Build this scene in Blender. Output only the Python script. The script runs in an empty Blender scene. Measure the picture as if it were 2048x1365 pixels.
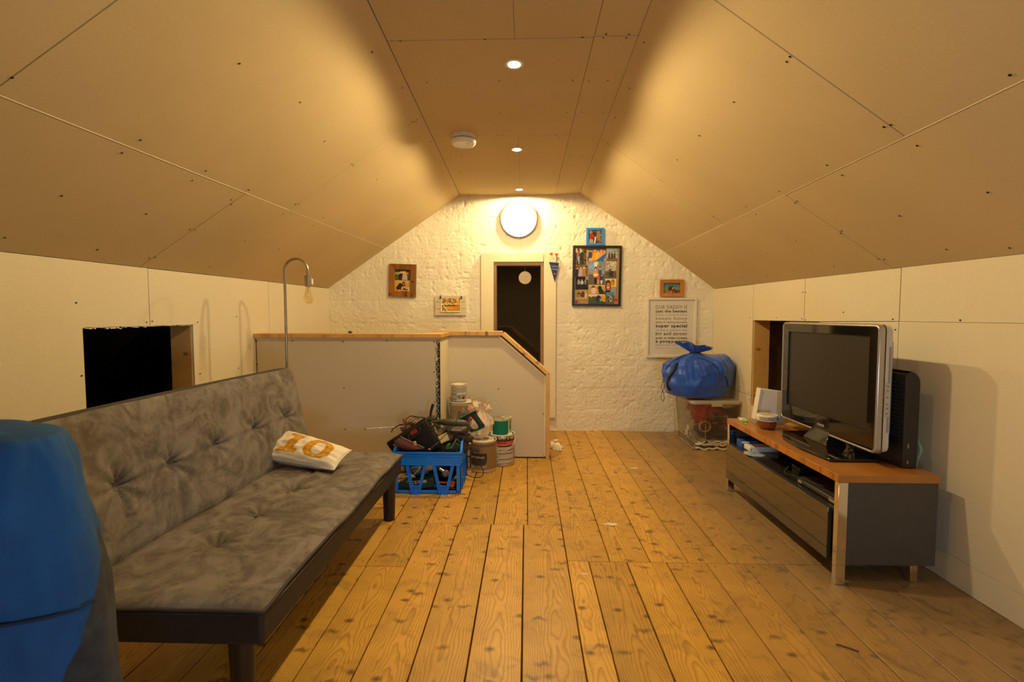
import bpy, bmesh, math, random
import numpy as np
from mathutils import Vector, Matrix, noise as mnoise

rnd = random.Random(7)
sc = bpy.context.scene
C = sc.collection

# ------------------------------------------------------------------ camera
FPX = 950.0                      # focal length in pixels of the 2048 px wide frame
CAM = Vector((0.0, 0.0, 1.15))
PITCH = math.atan(50.5 / FPX)
YAW = math.atan(29.0 * math.cos(PITCH) / FPX)
cd = bpy.data.cameras.new('camera')
cam = bpy.data.objects.new('camera', cd)
C.objects.link(cam)
cam.location = CAM
cam.rotation_euler = (math.pi / 2 - PITCH, 0, YAW)
cd.sensor_width = 36.0
cd.lens = FPX / 2048 * 36.0
cd.clip_start = 0.02
cd.dof.use_dof = True
cd.dof.focus_distance = 3.1
cd.dof.aperture_fstop = 6.3
sc.camera = cam

# ------------------------------------------------------------------ world, exposure
w = bpy.data.worlds.new('night')
sc.world = w
w.use_nodes = True
bg = w.node_tree.nodes['Background']
bg.inputs[0].default_value = (0.006, 0.008, 0.013, 1)
bg.inputs[1].default_value = 1.0
sc.view_settings.view_transform = 'Standard'
sc.view_settings.look = 'None'
sc.view_settings.exposure = 0.0
sc.view_settings.gamma = 1.0
sc.view_settings.use_curve_mapping = False
try:
    sc.cycles.max_bounces = 10
    sc.cycles.diffuse_bounces = 5
    sc.cycles.transparent_max_bounces = 16
    sc.cycles.sample_clamp_indirect = 4.0
    sc.cycles.caustics_reflective = False
    sc.cycles.caustics_refractive = False
except Exception:
    pass

# ------------------------------------------------------------------ lights
WARM = (1.0, 0.765, 0.40)
LAMP_Y = [4.50, 3.44, 2.30, 1.14]
LAMP_W = [48, 78, 84, 20]
LAMP_X = [-0.07, -0.07, -0.06, -0.06]
def spot(name, x, y, z, watts, col, size, blend, rad):
    l = bpy.data.lights.new(name, 'SPOT')
    l.energy = watts; l.color = col
    l.spot_size = math.radians(size); l.spot_blend = blend
    l.shadow_soft_size = rad
    o = bpy.data.objects.new(name, l); C.objects.link(o)
    o.location = (x, y, z)
    return o
CEIL_Z = 2.39
for lx, ly, lw in zip(LAMP_X, LAMP_Y, LAMP_W):
    spot('downlight_beam', lx, ly, CEIL_Z - 0.012, lw, WARM, 177, 0.14, 0.035)
# added cool area light, stand-in for an unseen source behind the camera
la = bpy.data.lights.new('cool_fill', 'AREA')
la.shape = 'RECTANGLE'; la.size = 0.45; la.size_y = 0.35
la.energy = 15; la.color = (0.60, 0.80, 1.0)
lo = bpy.data.objects.new('cool_fill', la); C.objects.link(lo)
lo.location = (0.66, -0.75, 0.62)
lo.rotation_euler = (math.radians(90), 0, 0)

# ------------------------------------------------------------------ pixel rays (2048 x 1365) onto real planes
_a, _p = YAW, PITCH
_R = Vector((math.cos(_a), math.sin(_a), 0))
_F = Vector((-math.sin(_a) * math.cos(_p), math.cos(_a) * math.cos(_p), -math.sin(_p)))
_U = _R.cross(_F)
def ray(px, py):
    return (_F * FPX + _R * (px - 1024.0) + _U * (682.5 - py)).normalized()
def onplane(px, py, p0, n):
    d = ray(px, py)
    t = (p0 - CAM).dot(n) / d.dot(n)
    return CAM + d * t
def onY(px, py, Y): return onplane(px, py, Vector((0, Y, 0)), Vector((0, 1, 0)))
def onX(px, py, X): return onplane(px, py, Vector((X, 0, 0)), Vector((1, 0, 0)))
def onZ(px, py, Z): return onplane(px, py, Vector((0, 0, Z)), Vector((0, 0, 1)))

# ------------------------------------------------------------------ colour helpers
def lin(c):
    return tuple((x / 12.92 if x <= 0.04045 else ((x + 0.055) / 1.055) ** 2.4) for x in c)
def rgb(r, g, b):
    return lin((r / 255.0, g / 255.0, b / 255.0))

# ------------------------------------------------------------------ node helper
class NT:
    def __init__(s, name):
        s.m = bpy.data.materials.new(name); s.m.use_nodes = True
        s.t = s.m.node_tree; s.b = s.t.nodes['Principled BSDF']; s.out = s.t.nodes['Material Output']
    def n(s, typ, **kw):
        nd = s.t.nodes.new(typ)
        for k, v in kw.items():
            if k.startswith('i_'):
                nd.inputs[k[2:].replace('_', ' ')].default_value = v
            else:
                setattr(nd, k, v)
        return nd
    def l(s, a, b): s.t.links.new(a, b)
    def math(s, op, a, b=None, c=None, clamp=False):
        nd = s.t.nodes.new('ShaderNodeMath'); nd.operation = op; nd.use_clamp = clamp
        for i, v in enumerate((a, b, c)):
            if v is None: continue
            if isinstance(v, (int, float)): nd.inputs[i].default_value = v
            else: s.l(v, nd.inputs[i])
        return nd.outputs[0]
    def vmath(s, op, a, b):
        nd = s.t.nodes.new('ShaderNodeVectorMath'); nd.operation = op
        for i, v in enumerate((a, b)):
            if isinstance(v, (tuple, list)): nd.inputs[i].default_value = v
            else: s.l(v, nd.inputs[i])
        return nd.outputs[0]
    def mix(s, f, a, b, mode='MIX'):
        nd = s.t.nodes.new('ShaderNodeMix'); nd.data_type = 'RGBA'; nd.blend_type = mode
        for idx, v in ((0, f), (6, a), (7, b)):
            if isinstance(v, (int, float)): nd.inputs[idx].default_value = v
            elif isinstance(v, tuple): nd.inputs[idx].default_value = (*v[:3], 1)
            else: s.l(v, nd.inputs[idx])
        return nd.outputs[2]
    def ramp(s, v, pts):
        nd = s.t.nodes.new('ShaderNodeValToRGB'); s.l(v, nd.inputs[0])
        el = nd.color_ramp.elements
        while len(el) < len(pts): el.new(0.5)
        for e, (p, c) in zip(el, pts):
            e.position = p; e.color = (*c[:3], 1) if isinstance(c, tuple) else (c, c, c, 1)
        return nd.outputs[0]
    def coord(s, kind='Object'): return s.n('ShaderNodeTexCoord').outputs[kind]
    def noise(s, v, scale, detail=3, rough=0.5, dist=0.0):
        nd = s.n('ShaderNodeTexNoise'); nd.inputs['Scale'].default_value = scale
        nd.inputs['Detail'].default_value = detail; nd.inputs['Roughness'].default_value = rough
        nd.inputs['Distortion'].default_value = dist
        if v is not None: s.l(v, nd.inputs['Vector'])
        return nd.outputs['Fac']
    def map(s, v, scale=(1, 1, 1), loc=(0, 0, 0)):
        nd = s.n('ShaderNodeMapping'); nd.inputs['Scale'].default_value = scale
        nd.inputs['Location'].default_value = loc; s.l(v, nd.inputs['Vector']); return nd.outputs[0]
    def bump(s, h, strength=0.3, dist=0.01):
        nd = s.n('ShaderNodeBump'); nd.inputs['Strength'].default_value = strength
        nd.inputs['Distance'].default_value = dist; s.l(h, nd.inputs['Height'])
        s.l(nd.outputs[0], s.b.inputs['Normal'])
    def base(s, c):
        if isinstance(c, tuple): s.b.inputs['Base Color'].default_value = (*c[:3], 1)
        else: s.l(c, s.b.inputs['Base Color'])

_mc = {}
def mat(name, col, rough=0.5, metal=0.0, var=0.06, scale=30.0, bump=0.0, coat=0.0, trans=0.0, sheen=0.0, spec=0.5):
    """plain procedural material: colour with a fine noise variation and optional bump"""
    if name in _mc: return _mc[name]
    s = NT(name)
    co = s.coord()
    nz = s.noise(co, scale, 3, 0.6)
    f = s.ramp(nz, [(0.3, 1 - var), (0.7, 1 + var)]) if var else None
    if var:
        s.base(s.mix(1.0, tuple(col), f, 'MULTIPLY'))
    else: s.base(tuple(col))
    s.b.inputs['Roughness'].default_value = rough
    s.b.inputs['Metallic'].default_value = metal
    s.b.inputs['Coat Weight'].default_value = coat
    s.b.inputs['Transmission Weight'].default_value = trans
    s.b.inputs['Sheen Weight'].default_value = sheen
    s.b.inputs['Specular IOR Level'].default_value = spec
    if bump: s.bump(nz, bump, 0.004)
    _mc[name] = s.m
    return s.m

def vcol_mat(name, rough=0.5, coat=0.0, bump=0.0):
    if name in _mc: return _mc[name]
    s = NT(name)
    a = s.n('ShaderNodeVertexColor'); a.layer_name = 'Col'
    s.base(a.outputs[0])
    s.b.inputs['Roughness'].default_value = rough
    s.b.inputs['Coat Weight'].default_value = coat
    if bump:
        s.bump(s.noise(s.coord(), 60, 3), bump, 0.004)
    _mc[name] = s.m
    return s.m

def wood_mat(name, light, dark, xscale=14.0, rings=5.0, rough=0.45, axis='Y', knots=True, perobj=True, dirt=False, coat=0.0):
    if name in _mc: return _mc[name]
    s = NT(name)
    co = s.coord()
    sep = s.n('ShaderNodeSeparateXYZ'); s.l(co, sep.inputs[0])
    X, Y, Z = sep.outputs
    if axis == 'X': X, Y = Y, X
    elif axis == 'Z': X, Y, Z = X, Z, Y
    elif axis == 'ZY': X, Y, Z = Y, Z, X
    info = s.n('ShaderNodeObjectInfo')
    r = info.outputs['Random'] if perobj else s.math('MULTIPLY', 0.37, 1.0)
    off = s.math('MULTIPLY', r, 37.0)
    xo = s.math('MULTIPLY', s.math('SUBTRACT', s.math('FRACT', s.math('MULTIPLY', r, 17.3)), 0.5), 0.07)
    yo = s.math('ADD', Y, off)
    cv = s.n('ShaderNodeCombineXYZ')
    s.l(s.math('MULTIPLY', X, 4.0), cv.inputs[0]); s.l(s.math('MULTIPLY', yo, 1.6), cv.inputs[1]); s.l(off, cv.inputs[2])
    n1 = s.noise(cv.outputs[0], 1.0, 3, 0.55, 0.6)
    cv2 = s.n('ShaderNodeCombineXYZ')
    s.l(s.math('MULTIPLY', X, 26.0), cv2.inputs[0]); s.l(s.math('MULTIPLY', yo, 3.5), cv2.inputs[1]); s.l(Z, cv2.inputs[2])
    n2 = s.noise(cv2.outputs[0], 1.0, 4, 0.6)
    xx = s.math('MULTIPLY', s.math('ADD', X, xo), xscale)
    v = s.math('ADD', s.math('POWER', s.math('ABSOLUTE', xx), 1.6), s.math('MULTIPLY', n1, 2.3))
    v = s.math('ADD', v, s.math('MULTIPLY', n2, 0.22))
    v = s.math('ADD', v, s.math('MULTIPLY', yo, 0.35))
    fr = s.math('FRACT', s.math('MULTIPLY', v, rings))
    ring = s.ramp(fr, [(0.0, 0.15), (0.45, 0.0), (0.80, 0.55), (0.93, 1.0), (1.0, 0.15)])
    col = s.mix(s.math('MULTIPLY', ring, 0.72), light, dark)
    # slow colour drift per board
    tone = s.ramp(s.math('FRACT', s.math('MULTIPLY', r, 7.7)), [(0.0, 0.80), (0.5, 1.0), (1.0, 1.14)])
    col = s.mix(1.0, col, tone, 'MULTIPLY')
    n3 = s.noise(co, 5.0, 4, 0.6)
    col = s.mix(1.0, col, s.ramp(n3, [(0.25, 0.80), (0.75, 1.12)]), 'MULTIPLY')
    if knots:
        ck = s.n('ShaderNodeCombineXYZ')
        s.l(s.math('MULTIPLY', s.math('ADD', X, s.math('MULTIPLY', n2, 0.02)), 9.0), ck.inputs[0])
        s.l(s.math('MULTIPLY', yo, 13.0), ck.inputs[1]); s.l(s.math('MULTIPLY', off, 3.0), ck.inputs[2])
        vo = s.n('ShaderNodeTexVoronoi'); vo.voronoi_dimensions = '2D'
        vo.inputs['Scale'].default_value = 1.0
        s.l(ck.outputs[0], vo.inputs['Vector'])
        keep = s.n('ShaderNodeSeparateColor'); s.l(vo.outputs['Color'], keep.inputs[0])
        kf = s.ramp(vo.outputs['Distance'], [(0.05, 1.0), (0.22, 0.0)])
        kf = s.math('MULTIPLY', kf, s.math('GREATER_THAN', keep.outputs[0], 0.80))
        col = s.mix(s.math('MULTIPLY', kf, 0.92), col, tuple(c * 0.35 for c in dark))
    if dirt:
        cm = s.n('ShaderNodeCombineXYZ')
        s.l(s.math('MULTIPLY', s.math('ADD', X, s.math('MULTIPLY', n1, 0.05)), 7.0), cm.inputs[0])
        s.l(s.math('ADD', s.math('MULTIPLY', yo, 17.0), s.math('MULTIPLY', n2, 1.2)), cm.inputs[1])
        v2 = s.n('ShaderNodeTexVoronoi'); v2.voronoi_dimensions = '2D'; v2.inputs['Scale'].default_value = 1.0
        s.l(cm.outputs[0], v2.inputs['Vector'])
        k2 = s.n('ShaderNodeSeparateColor'); s.l(v2.outputs['Color'], k2.inputs[0])
        mf = s.math('MULTIPLY', s.ramp(v2.outputs['Distance'], [(0.06, 1.0), (0.26, 0.0)]), s.math('GREATER_THAN', k2.outputs[1], 0.87))
        col = s.mix(s.math('MULTIPLY', mf, 0.72), col, (0.085, 0.040, 0.010))
        dk = s.noise(co, 1.7, 5, 0.7, 0.8)
        col = s.mix(s.math('MULTIPLY', s.ramp(dk, [(0.50, 0.0), (0.70, 1.0)]), 0.35), col, (0.30, 0.15, 0.03))
        geo = s.n('ShaderNodeNewGeometry')
        gs = s.n('ShaderNodeSeparateXYZ'); s.l(geo.outputs['Position'], gs.inputs[0])
        gp = geo.outputs['Position']
        d1 = s.noise(gp, 2.2, 5, 0.65)
        edge = s.math('MULTIPLY', s.math('SUBTRACT', gs.outputs[0], 0.62), 1.5, clamp=True)
        df = s.math('MULTIPLY', edge, s.math('ADD', 0.35, s.math('MULTIPLY', d1, 0.9)), clamp=True)
        col = s.mix(s.math('MULTIPLY', df, 0.85), col, (0.215, 0.155, 0.098))
        d3 = s.noise(gp, 9.0, 6, 0.7, 1.0)
        col = s.mix(s.math('MULTIPLY', s.ramp(d3, [(0.53, 0.0), (0.68, 1.0)]), s.math('ADD', 0.40, s.math('MULTIPLY', edge, 0.35))), col, (0.13, 0.085, 0.045))
        d4 = s.noise(gp, 14.0, 5, 0.7, 2.0)
        col = s.mix(s.math('MULTIPLY', s.ramp(d4, [(0.70, 0.0), (0.74, 1.0)]), 0.7), col, (0.72, 0.62, 0.46))
        # water rings near the stair wall
        dv = s.vmath('DISTANCE', gp, (0.15, 2.75, 0.0))
        nd = dv.node
        dd = nd.outputs['Value']
        d5 = s.noise(gp, 6.0, 3, 0.5, 1.5)
        wr = s.math('SUBTRACT', 1.0, s.math('MULTIPLY', s.math('ABSOLUTE', s.math('SUBTRACT', d5, 0.52)), 40.0), clamp=True)
        wr = s.math('MULTIPLY', wr, s.math('SUBTRACT', 1.0, s.math('MULTIPLY', dd, 1.4), clamp=True), clamp=True)
        col = s.mix(s.math('MULTIPLY', wr, 0.8), col, (0.16, 0.09, 0.03))
    s.base(col)
    s.b.inputs['Roughness'].default_value = rough
    s.b.inputs['Coat Weight'].default_value = coat
    s.bump(s.math('ADD', ring, s.math('MULTIPLY', n2, 0.6)), 0.10, 0.002)
    _mc[name] = s.m
    return s.m

# ------------------------------------------------------------------ mesh builder
class MB:
    def __init__(s): s.v = []; s.f = []; s.mi = []; s.cur = 0
    def add(s, vs, fs, M=None):
        o = len(s.v)
        for p in vs:
            p = Vector(p)
            if M is not None: p = M @ p
            s.v.append((p.x, p.y, p.z))
        for f in fs:
            s.f.append(tuple(i + o for i in f)); s.mi.append(s.cur)
        return s
    def box(s, x0, x1, y0, y1, z0, z1, M=None):
        return s.hexa([(x0, y0, z0), (x1, y0, z0), (x1, y1, z0), (x0, y1, z0)], [(x0, y0, z1), (x1, y0, z1), (x1, y1, z1), (x0, y1, z1)], M)
    def hexa(s, b, t, M=None):
        return s.add(list(b) + list(t), [(3, 2, 1, 0), (4, 5, 6, 7), (0, 1, 5, 4), (1, 2, 6, 5), (2, 3, 7, 6), (3, 0, 4, 7)], M)
    def prism(s, poly, d, M=None):
        """polygon of 3d points swept by the vector d"""
        n = len(poly); poly = [Vector(p) for p in poly]; d = Vector(d)
        fs = [tuple(range(n))[::-1], tuple(range(n, 2 * n))]
        for i in range(n):
            j = (i + 1) % n; fs.append((i, j, n + j, n + i))
        return s.add(poly + [p + d for p in poly], fs, M)
    def lathe(s, prof, n=24, M=None, cx=0, cy=0, closed=False, a0=0.0):
        vs = []; fs = []
        for r, z in prof:
            for k in range(n):
                a = 2 * math.pi * k / n + a0
                vs.append((cx + r * math.cos(a), cy + r * math.sin(a), z))
        m = len(prof)
        for i in range(m - 1 if not closed else m):
            i2 = (i + 1) % m
            for k in range(n):
                k2 = (k + 1) % n
                fs.append((i * n + k, i * n + k2, i2 * n + k2, i2 * n + k))
        if not closed:
            if prof[0][0] > 1e-6: fs.append(tuple(range(n))[::-1])
            if prof[-1][0] > 1e-6: fs.append(tuple((m - 1) * n + k for k in range(n)))
        return s.add(vs, fs, M)
    def cyl(s, p0, p1, r0, r1=None, n=16, M=None):
        r1 = r0 if r1 is None else r1
        p0 = Vector(p0); p1 = Vector(p1); d = (p1 - p0)
        q = d.to_track_quat('Z', 'Y').to_matrix().to_4x4()
        T = Matrix.Translation(p0) @ q
        if M is not None: T = M @ T
        return s.lathe([(r0, 0), (r1, d.length)], n, T)
    def tube(s, pts, r, n=8, M=None, closed=False, cap=True):
        pts = [Vector(p) for p in pts]; N = len(pts)
        rr = r if isinstance(r, (list, tuple)) else [r] * N
        vs = []; fs = []
        up = None
        for i, p in enumerate(pts):
            a = pts[(i - 1) % N] if (closed or i > 0) else p
            b = pts[(i + 1) % N] if (closed or i < N - 1) else p
            t = (b - a)
            t = t.normalized() if t.length > 1e-9 else Vector((0, 0, 1))
            if up is None:
                up = Vector((0, 0, 1)) if abs(t.z) < 0.9 else Vector((1, 0, 0))
            up = (up - t * up.dot(t))
            up = up.normalized() if up.length > 1e-6 else t.orthogonal().normalized()
            sd = t.cross(up)
            for k in range(n):
                an = 2 * math.pi * k / n
                vs.append(p + (up * math.cos(an) + sd * math.sin(an)) * rr[i])
        for i in range(N if closed else N - 1):
            i2 = (i + 1) % N
            for k in range(n):
                k2 = (k + 1) % n
                fs.append((i * n + k, i2 * n + k, i2 * n + k2, i * n + k2))
        if not closed and cap:
            fs.append(tuple(range(n))); fs.append(tuple((N - 1) * n + k for k in range(n))[::-1])
        return s.add(vs, fs, M)
    def grid(s, fn, nu, nv, M=None, wrapu=False, flip=False):
        vs = [fn(i / (nu if wrapu else nu - 1), j / (nv - 1)) for j in range(nv) for i in range(nu)]
        fs = []
        for j in range(nv - 1):
            for i in range(nu if wrapu else nu - 1):
                i2 = (i + 1) % nu
                q = (j * nu + i, j * nu + i2, (j + 1) * nu + i2, (j + 1) * nu + i)
                fs.append(q[::-1] if flip else q)
        return s.add(vs, fs, M)
    def blob(s, c, rad, amp=0.15, seed=0, freq=1.6, sub=3, M=None, floor=None):
        bm = bmesh.new(); bmesh.ops.create_icosphere(bm, subdivisions=sub, radius=1.0)
        vs = []
        for v in bm.verts:
            p = v.co.normalized()
            d = 1 + amp * (mnoise.noise(p * freq + Vector((seed * 3.1, seed, 0))) + 0.5 * mnoise.noise(p * freq * 2.7 + Vector((seed, 5, 1))) + 0.35 * abs(mnoise.noise(p * freq * 4.5 + Vector((seed, 9, 1)))))
            q = Vector((c[0] + p.x * rad[0] * d, c[1] + p.y * rad[1] * d, c[2] + p.z * rad[2] * d))
            if floor is not None: q.z = max(q.z, floor)
            vs.append(q)
        bm.verts.index_update()
        fs = [tuple(v.index for v in f.verts) for f in bm.faces]
        bm.free()
        return s.add(vs, fs, M)
    def build(s, name, m, parent=None, smooth=None, bevel=0.0, bseg=2, loc=None, recalc=True, sub=0, keep=None):
        me = bpy.data.meshes.new(name)
        me.from_pydata(s.v, [], s.f)
        ms = m if isinstance(m, (list, tuple)) else [m]
        for x in ms: me.materials.append(x)
        if len(ms) > 1: me.polygons.foreach_set('material_index', s.mi)
        me.update()
        if recalc:
            bm = bmesh.new(); bm.from_mesh(me)
            bmesh.ops.recalc_face_normals(bm, faces=bm.faces); bm.to_mesh(me); bm.free()
        if smooth is not None:
            me.shade_smooth()
            if smooth < 179: me.set_sharp_from_angle(angle=math.radians(smooth))
        o = bpy.data.objects.new(name, me); C.objects.link(o)
        if loc is not None: o.location = loc
        if parent is not None: o.parent = parent
        if bevel:
            b = o.modifiers.new('bevel', 'BEVEL'); b.width = bevel; b.segments = bseg; b.limit_method = 'ANGLE'
            b.angle_limit = math.radians(35); b.harden_normals = False
            if smooth is None:
                me.shade_smooth(); me.set_sharp_from_angle(angle=math.radians(50))
        if sub:
            b = o.modifiers.new('sub', 'SUBSURF'); b.levels = sub; b.render_levels = sub
        return o

def tag(o, label, cat, group=None, kind=None):
    if label: o['label'] = label
    if cat: o['category'] = cat
    if group: o['group'] = group
    if kind: o['kind'] = kind
    return o
def thing(name, label, cat, loc=(0, 0, 0), rotz=0.0, group=None):
    o = bpy.data.objects.new(name, None); C.objects.link(o)
    o.empty_display_size = 0.05
    o.location = loc; o.rotation_euler = (0, 0, rotz)
    return tag(o, label, cat, group)
def structure(o): o['kind'] = 'structure'; return o

# ---- painted flat prints: a fine grid whose cells carry the picture's colours
class Canvas:
    def __init__(s, nu, nv, bgc):
        s.nu, s.nv = nu, nv; s.a = np.zeros((nv, nu, 3)); s.a[:] = bgc
        s.U, s.V = np.meshgrid((np.arange(nu) + 0.5) / nu, (np.arange(nv) + 0.5) / nv)
    def _c(s, c): return tuple(x / 255.0 for x in c)
    def rect(s, u0, v0, u1, v1, c):
        m = (s.U >= u0) & (s.U <= u1) & (s.V >= v0) & (s.V <= v1); s.a[m] = s._c(c); return s
    def ell(s, u, v, ru, rv, c, rot=0.0):
        x = s.U - u; y = s.V - v; cr, sr = math.cos(rot), math.sin(rot)
        xr = x * cr + y * sr; yr = -x * sr + y * cr
        m = (xr / ru) ** 2 + (yr / rv) ** 2 <= 1; s.a[m] = s._c(c); return s
    def poly(s, pts, c):
        m = np.zeros_like(s.U, bool); n = len(pts)
        for i in range(n):
            x0, y0 = pts[i]; x1, y1 = pts[(i + 1) % n]
            if y0 == y1: continue
            cnd = ((s.V < y0) != (s.V < y1)) & (s.U < (x1 - x0) * (s.V - y0) / (y1 - y0) + x0)
            m ^= cnd
        s.a[m] = s._c(c); return s
    def grad(s, u0, v0, u1, v1, ct, cb):
        m = (s.U >= u0) & (s.U <= u1) & (s.V >= v0) & (s.V <= v1)
        t = ((s.V - v0) / (v1 - v0))[..., None]
        col = np.array(s._c(ct)) * t + np.array(s._c(cb)) * (1 - t)
        s.a[m] = col[m]; return s
    def speck(s, amp, seed, cell=1, region=(0, 0, 1, 1)):
        r = np.random.RandomState(seed)
        n = r.rand(s.nv // cell + 2, s.nu // cell + 2)
        n = np.kron(n, np.ones((cell, cell)))[:s.nv, :s.nu]
        m = (s.U >= region[0]) & (s.U <= region[2]) & (s.V >= region[1]) & (s.V <= region[3])
        k = 1 + amp * (n[..., None] - 0.5) * 2
        s.a = np.where(m[..., None], np.clip(s.a * k, 0, 1), s.a); return s
    def build(s, name, fn, m, parent=None, smooth=None, flip=False, loc=None):
        """fn(u, v) -> point, u right, v up"""
        nu, nv = s.nu, s.nv
        vs = [tuple(fn(i / nu, j / nv)) for j in range(nv + 1) for i in range(nu + 1)]
        W = nu + 1
        fs = []
        for j in range(nv):
            for i in range(nu):
                q = (j * W + i, j * W + i + 1, (j + 1) * W + i + 1, (j + 1) * W + i)
                fs.append(q[::-1] if flip else q)
        me = bpy.data.meshes.new(name); me.from_pydata(vs, [], fs); me.materials.append(m)
        at = me.color_attributes.new('Col', 'FLOAT_COLOR', 'CORNER')
        c = s.a.reshape(-1, 3)
        l = np.where(c <= 0.04045, c / 12.92, ((c + 0.055) / 1.055) ** 2.4)
        l = np.concatenate([l, np.ones((len(l), 1))], 1)
        at.data.foreach_set('color', np.repeat(l, 4, axis=0).astype(np.float32).ravel())
        me.update()
        if smooth is not None: me.shade_smooth()
        o = bpy.data.objects.new(name, me); C.objects.link(o)
        if parent is not None: o.parent = parent
        if loc is not None: o.location = loc
        return o

def text_geo(txt, bold=0.0, spacing=1.0):
    """flat glyph geometry scaled into the unit box"""
    cu = bpy.data.curves.new('lettering', 'FONT'); cu.body = txt; cu.offset = bold; cu.resolution_u = 4
    cu.space_character = spacing
    ob = bpy.data.objects.new('lettering', cu); C.objects.link(ob)
    bpy.context.view_layer.update()
    dg = bpy.context.evaluated_depsgraph_get()
    me = ob.evaluated_get(dg).to_mesh()
    vs = [v.co.copy() for v in me.vertices]; fs = [tuple(p.vertices) for p in me.polygons]
    ob.evaluated_get(dg).to_mesh_clear()
    bpy.data.objects.remove(ob); bpy.data.curves.remove(cu)
    x0 = min(v.x for v in vs); x1 = max(v.x for v in vs)
    y0 = min(v.y for v in vs); y1 = max(v.y for v in vs)
    return [((v.x - x0) / (x1 - x0), (v.y - y0) / (y1 - y0)) for v in vs], fs, (x1 - x0) / (y1 - y0)
def lettering(mb, txt, fn, bold=0.0, spacing=1.0):
    """fn(u, v) -> 3d point for u, v in the text's unit box"""
    vs, fs, _ = text_geo(txt, bold, spacing)
    mb.add([fn(u, v) for u, v in vs], fs)

# ================================================================== THE ROOM
PLASTER = None
def plaster_mat(name, col, var=0.05, mark=0.25):
    s = NT(name)
    co = s.coord()
    geo = s.n('ShaderNodeNewGeometry'); gp = geo.outputs['Position']
    n1 = s.noise(gp, 1.3, 4, 0.6)
    n2 = s.noise(gp, 160.0, 2, 0.5)
    c = s.mix(1.0, col, s.ramp(n1, [(0.3, 1 - var), (0.7, 1 + var)]), 'MULTIPLY')
    c = s.mix(1.0, c, s.ramp(n2, [(0.3, 0.965), (0.7, 1.035)]), 'MULTIPLY')
    sm = s.noise(s.map(gp, (3.0, 1.2, 7.0)), 2.0, 6, 0.75, 2.5)
    c = s.mix(s.math('MULTIPLY', s.ramp(sm, [(0.66, 0.0), (0.74, 1.0)]), mark), c, tuple(x * 0.6 for x in col))
    s.base(c); s.b.inputs['Roughness'].default_value = 0.85
    s.b.inputs['Specular IOR Level'].default_value = 0.2
    s.bump(n2, 0.05, 0.001)
    return s.m
BOARD = plaster_mat('plasterboard_paper', (0.61, 0.47, 0.245))
WALLB = plaster_mat('plasterboard_white', (0.74, 0.65, 0.455), 0.03, 0.12)
STAIRB = plaster_mat('plasterboard_stair', (0.62, 0.535, 0.40), 0.03, 0.2)
BACKM = mat('dark_cavity', (0.03, 0.022, 0.014), 0.9, var=0.3)
GAPM = mat('board_gap', (0.10, 0.075, 0.05), 0.9, var=0.2)
EDGEM = mat('gypsum_core', (0.78, 0.68, 0.48), 0.9)
SCREWM = mat('screw_black', (0.012, 0.010, 0.009), 0.5, 0.3, var=0)
PINE = wood_mat('pine_timber', (0.62, 0.36, 0.12), (0.40, 0.19, 0.05), 16, 5, 0.5, 'Y')
PINEX = wood_mat('pine_timber_x', (0.62, 0.36, 0.12), (0.40, 0.19, 0.05), 16, 5, 0.5, 'X')
PINEZ = wood_mat('pine_timber_z', (0.80, 0.50, 0.17), (0.55, 0.29, 0.08), 12, 3, 0.5, 'Z')

YF = onZ(1230, 863, 0).y
YN = -1.8
XL = onY(657, 577, YF).x
XR = onY(1428, 578, YF).x

class Line:
    def __init__(s, far, near):
        s.p = far; s.d = (near - far)
        s.d = s.d / s.d.y
    def at(s, y): return s.p + s.d * (y - s.p.y)
def planeof(a, b, c):
    n = (b - a).cross(c - a).normalized(); return a, n
# left
eaveL = Line(onY(657, 577, YF), onX(0, 503, XL))
mL = onY(770, 497, YF)
pLL = planeof(eaveL.at(YF), eaveL.at(0.5), mL)
midL = Line(mL, onplane(0, 191, *pLL))
tL = onY(920, 391, YF)
pUL = planeof(midL.at(YF), midL.at(0.5), tL)
topL = Line(tL, onplane(735, 0, *pUL))
# right
eaveR = Line(onY(1428, 578, YF), onX(2048, 508, XR))
mR = onY(1330, 505, YF)
pLR = planeof(eaveR.at(YF), eaveR.at(0.5), mR)
midR = Line(mR, onplane(2048, 160, *pLR))
tR = onY(1159, 388, YF)
pUR = planeof(midR.at(YF), midR.at(0.5), tR)
topR = Line(tR, onplane(1303, 0, *pUR))
pC = planeof(topL.at(YF), topL.at(0.5), topR.at(2.0))
INSIDE = Vector((0, 2.0, 1.0))
def facing(pl):
    p, n = pl
    return n if (INSIDE - p).dot(n) > 0 else -n
NLL, NUL, NLR, NUR, NC = [facing(p) for p in (pLL, pUL, pLR, pUR, pC)]
CEIL_Z = pC[0].z
print('room', XL, XR, YF, 'tops', topL.at(YF), topL.at(0), topR.at(0), 'mid', midL.at(0), midR.at(0), 'eave', eaveL.at(0).z, eaveR.at(0).z)

# ---- ceiling
mb = MB()
for A, B, n in ((eaveL, midL, NLL), (midL, topL, NUL), (topL, topR, NC), (topR, midR, NUR), (midR, eaveR, NLR)):
    q = [A.at(YN) - n * 0.014, A.at(YF + .1) - n * 0.014, B.at(YF + .1) - n * 0.014, B.at(YN) - n * 0.014]
    mb.prism(q, -n * 0.03)
ceiling = structure(mb.build('ceiling', GAPM))
def shrink(poly, g):
    c = sum((Vector(p) for p in poly), Vector()) / len(poly)
    out = []
    for p in poly:
        d = Vector(p) - c; out.append(c + d * (1 - g / d.length))
    return out
def panel(poly, n, m, parent, thick=0.0125, g=0.0028, name='plasterboard_panel', wob=0.0):
    poly = shrink([Vector(p) + n * wob for p in poly], g)
    b = MB(); b.prism(poly, -n * thick)
    o = b.build(name, m, parent)
    return o
def ysolve(pl, px, py): return onplane(px, py, *pl).y
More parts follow.
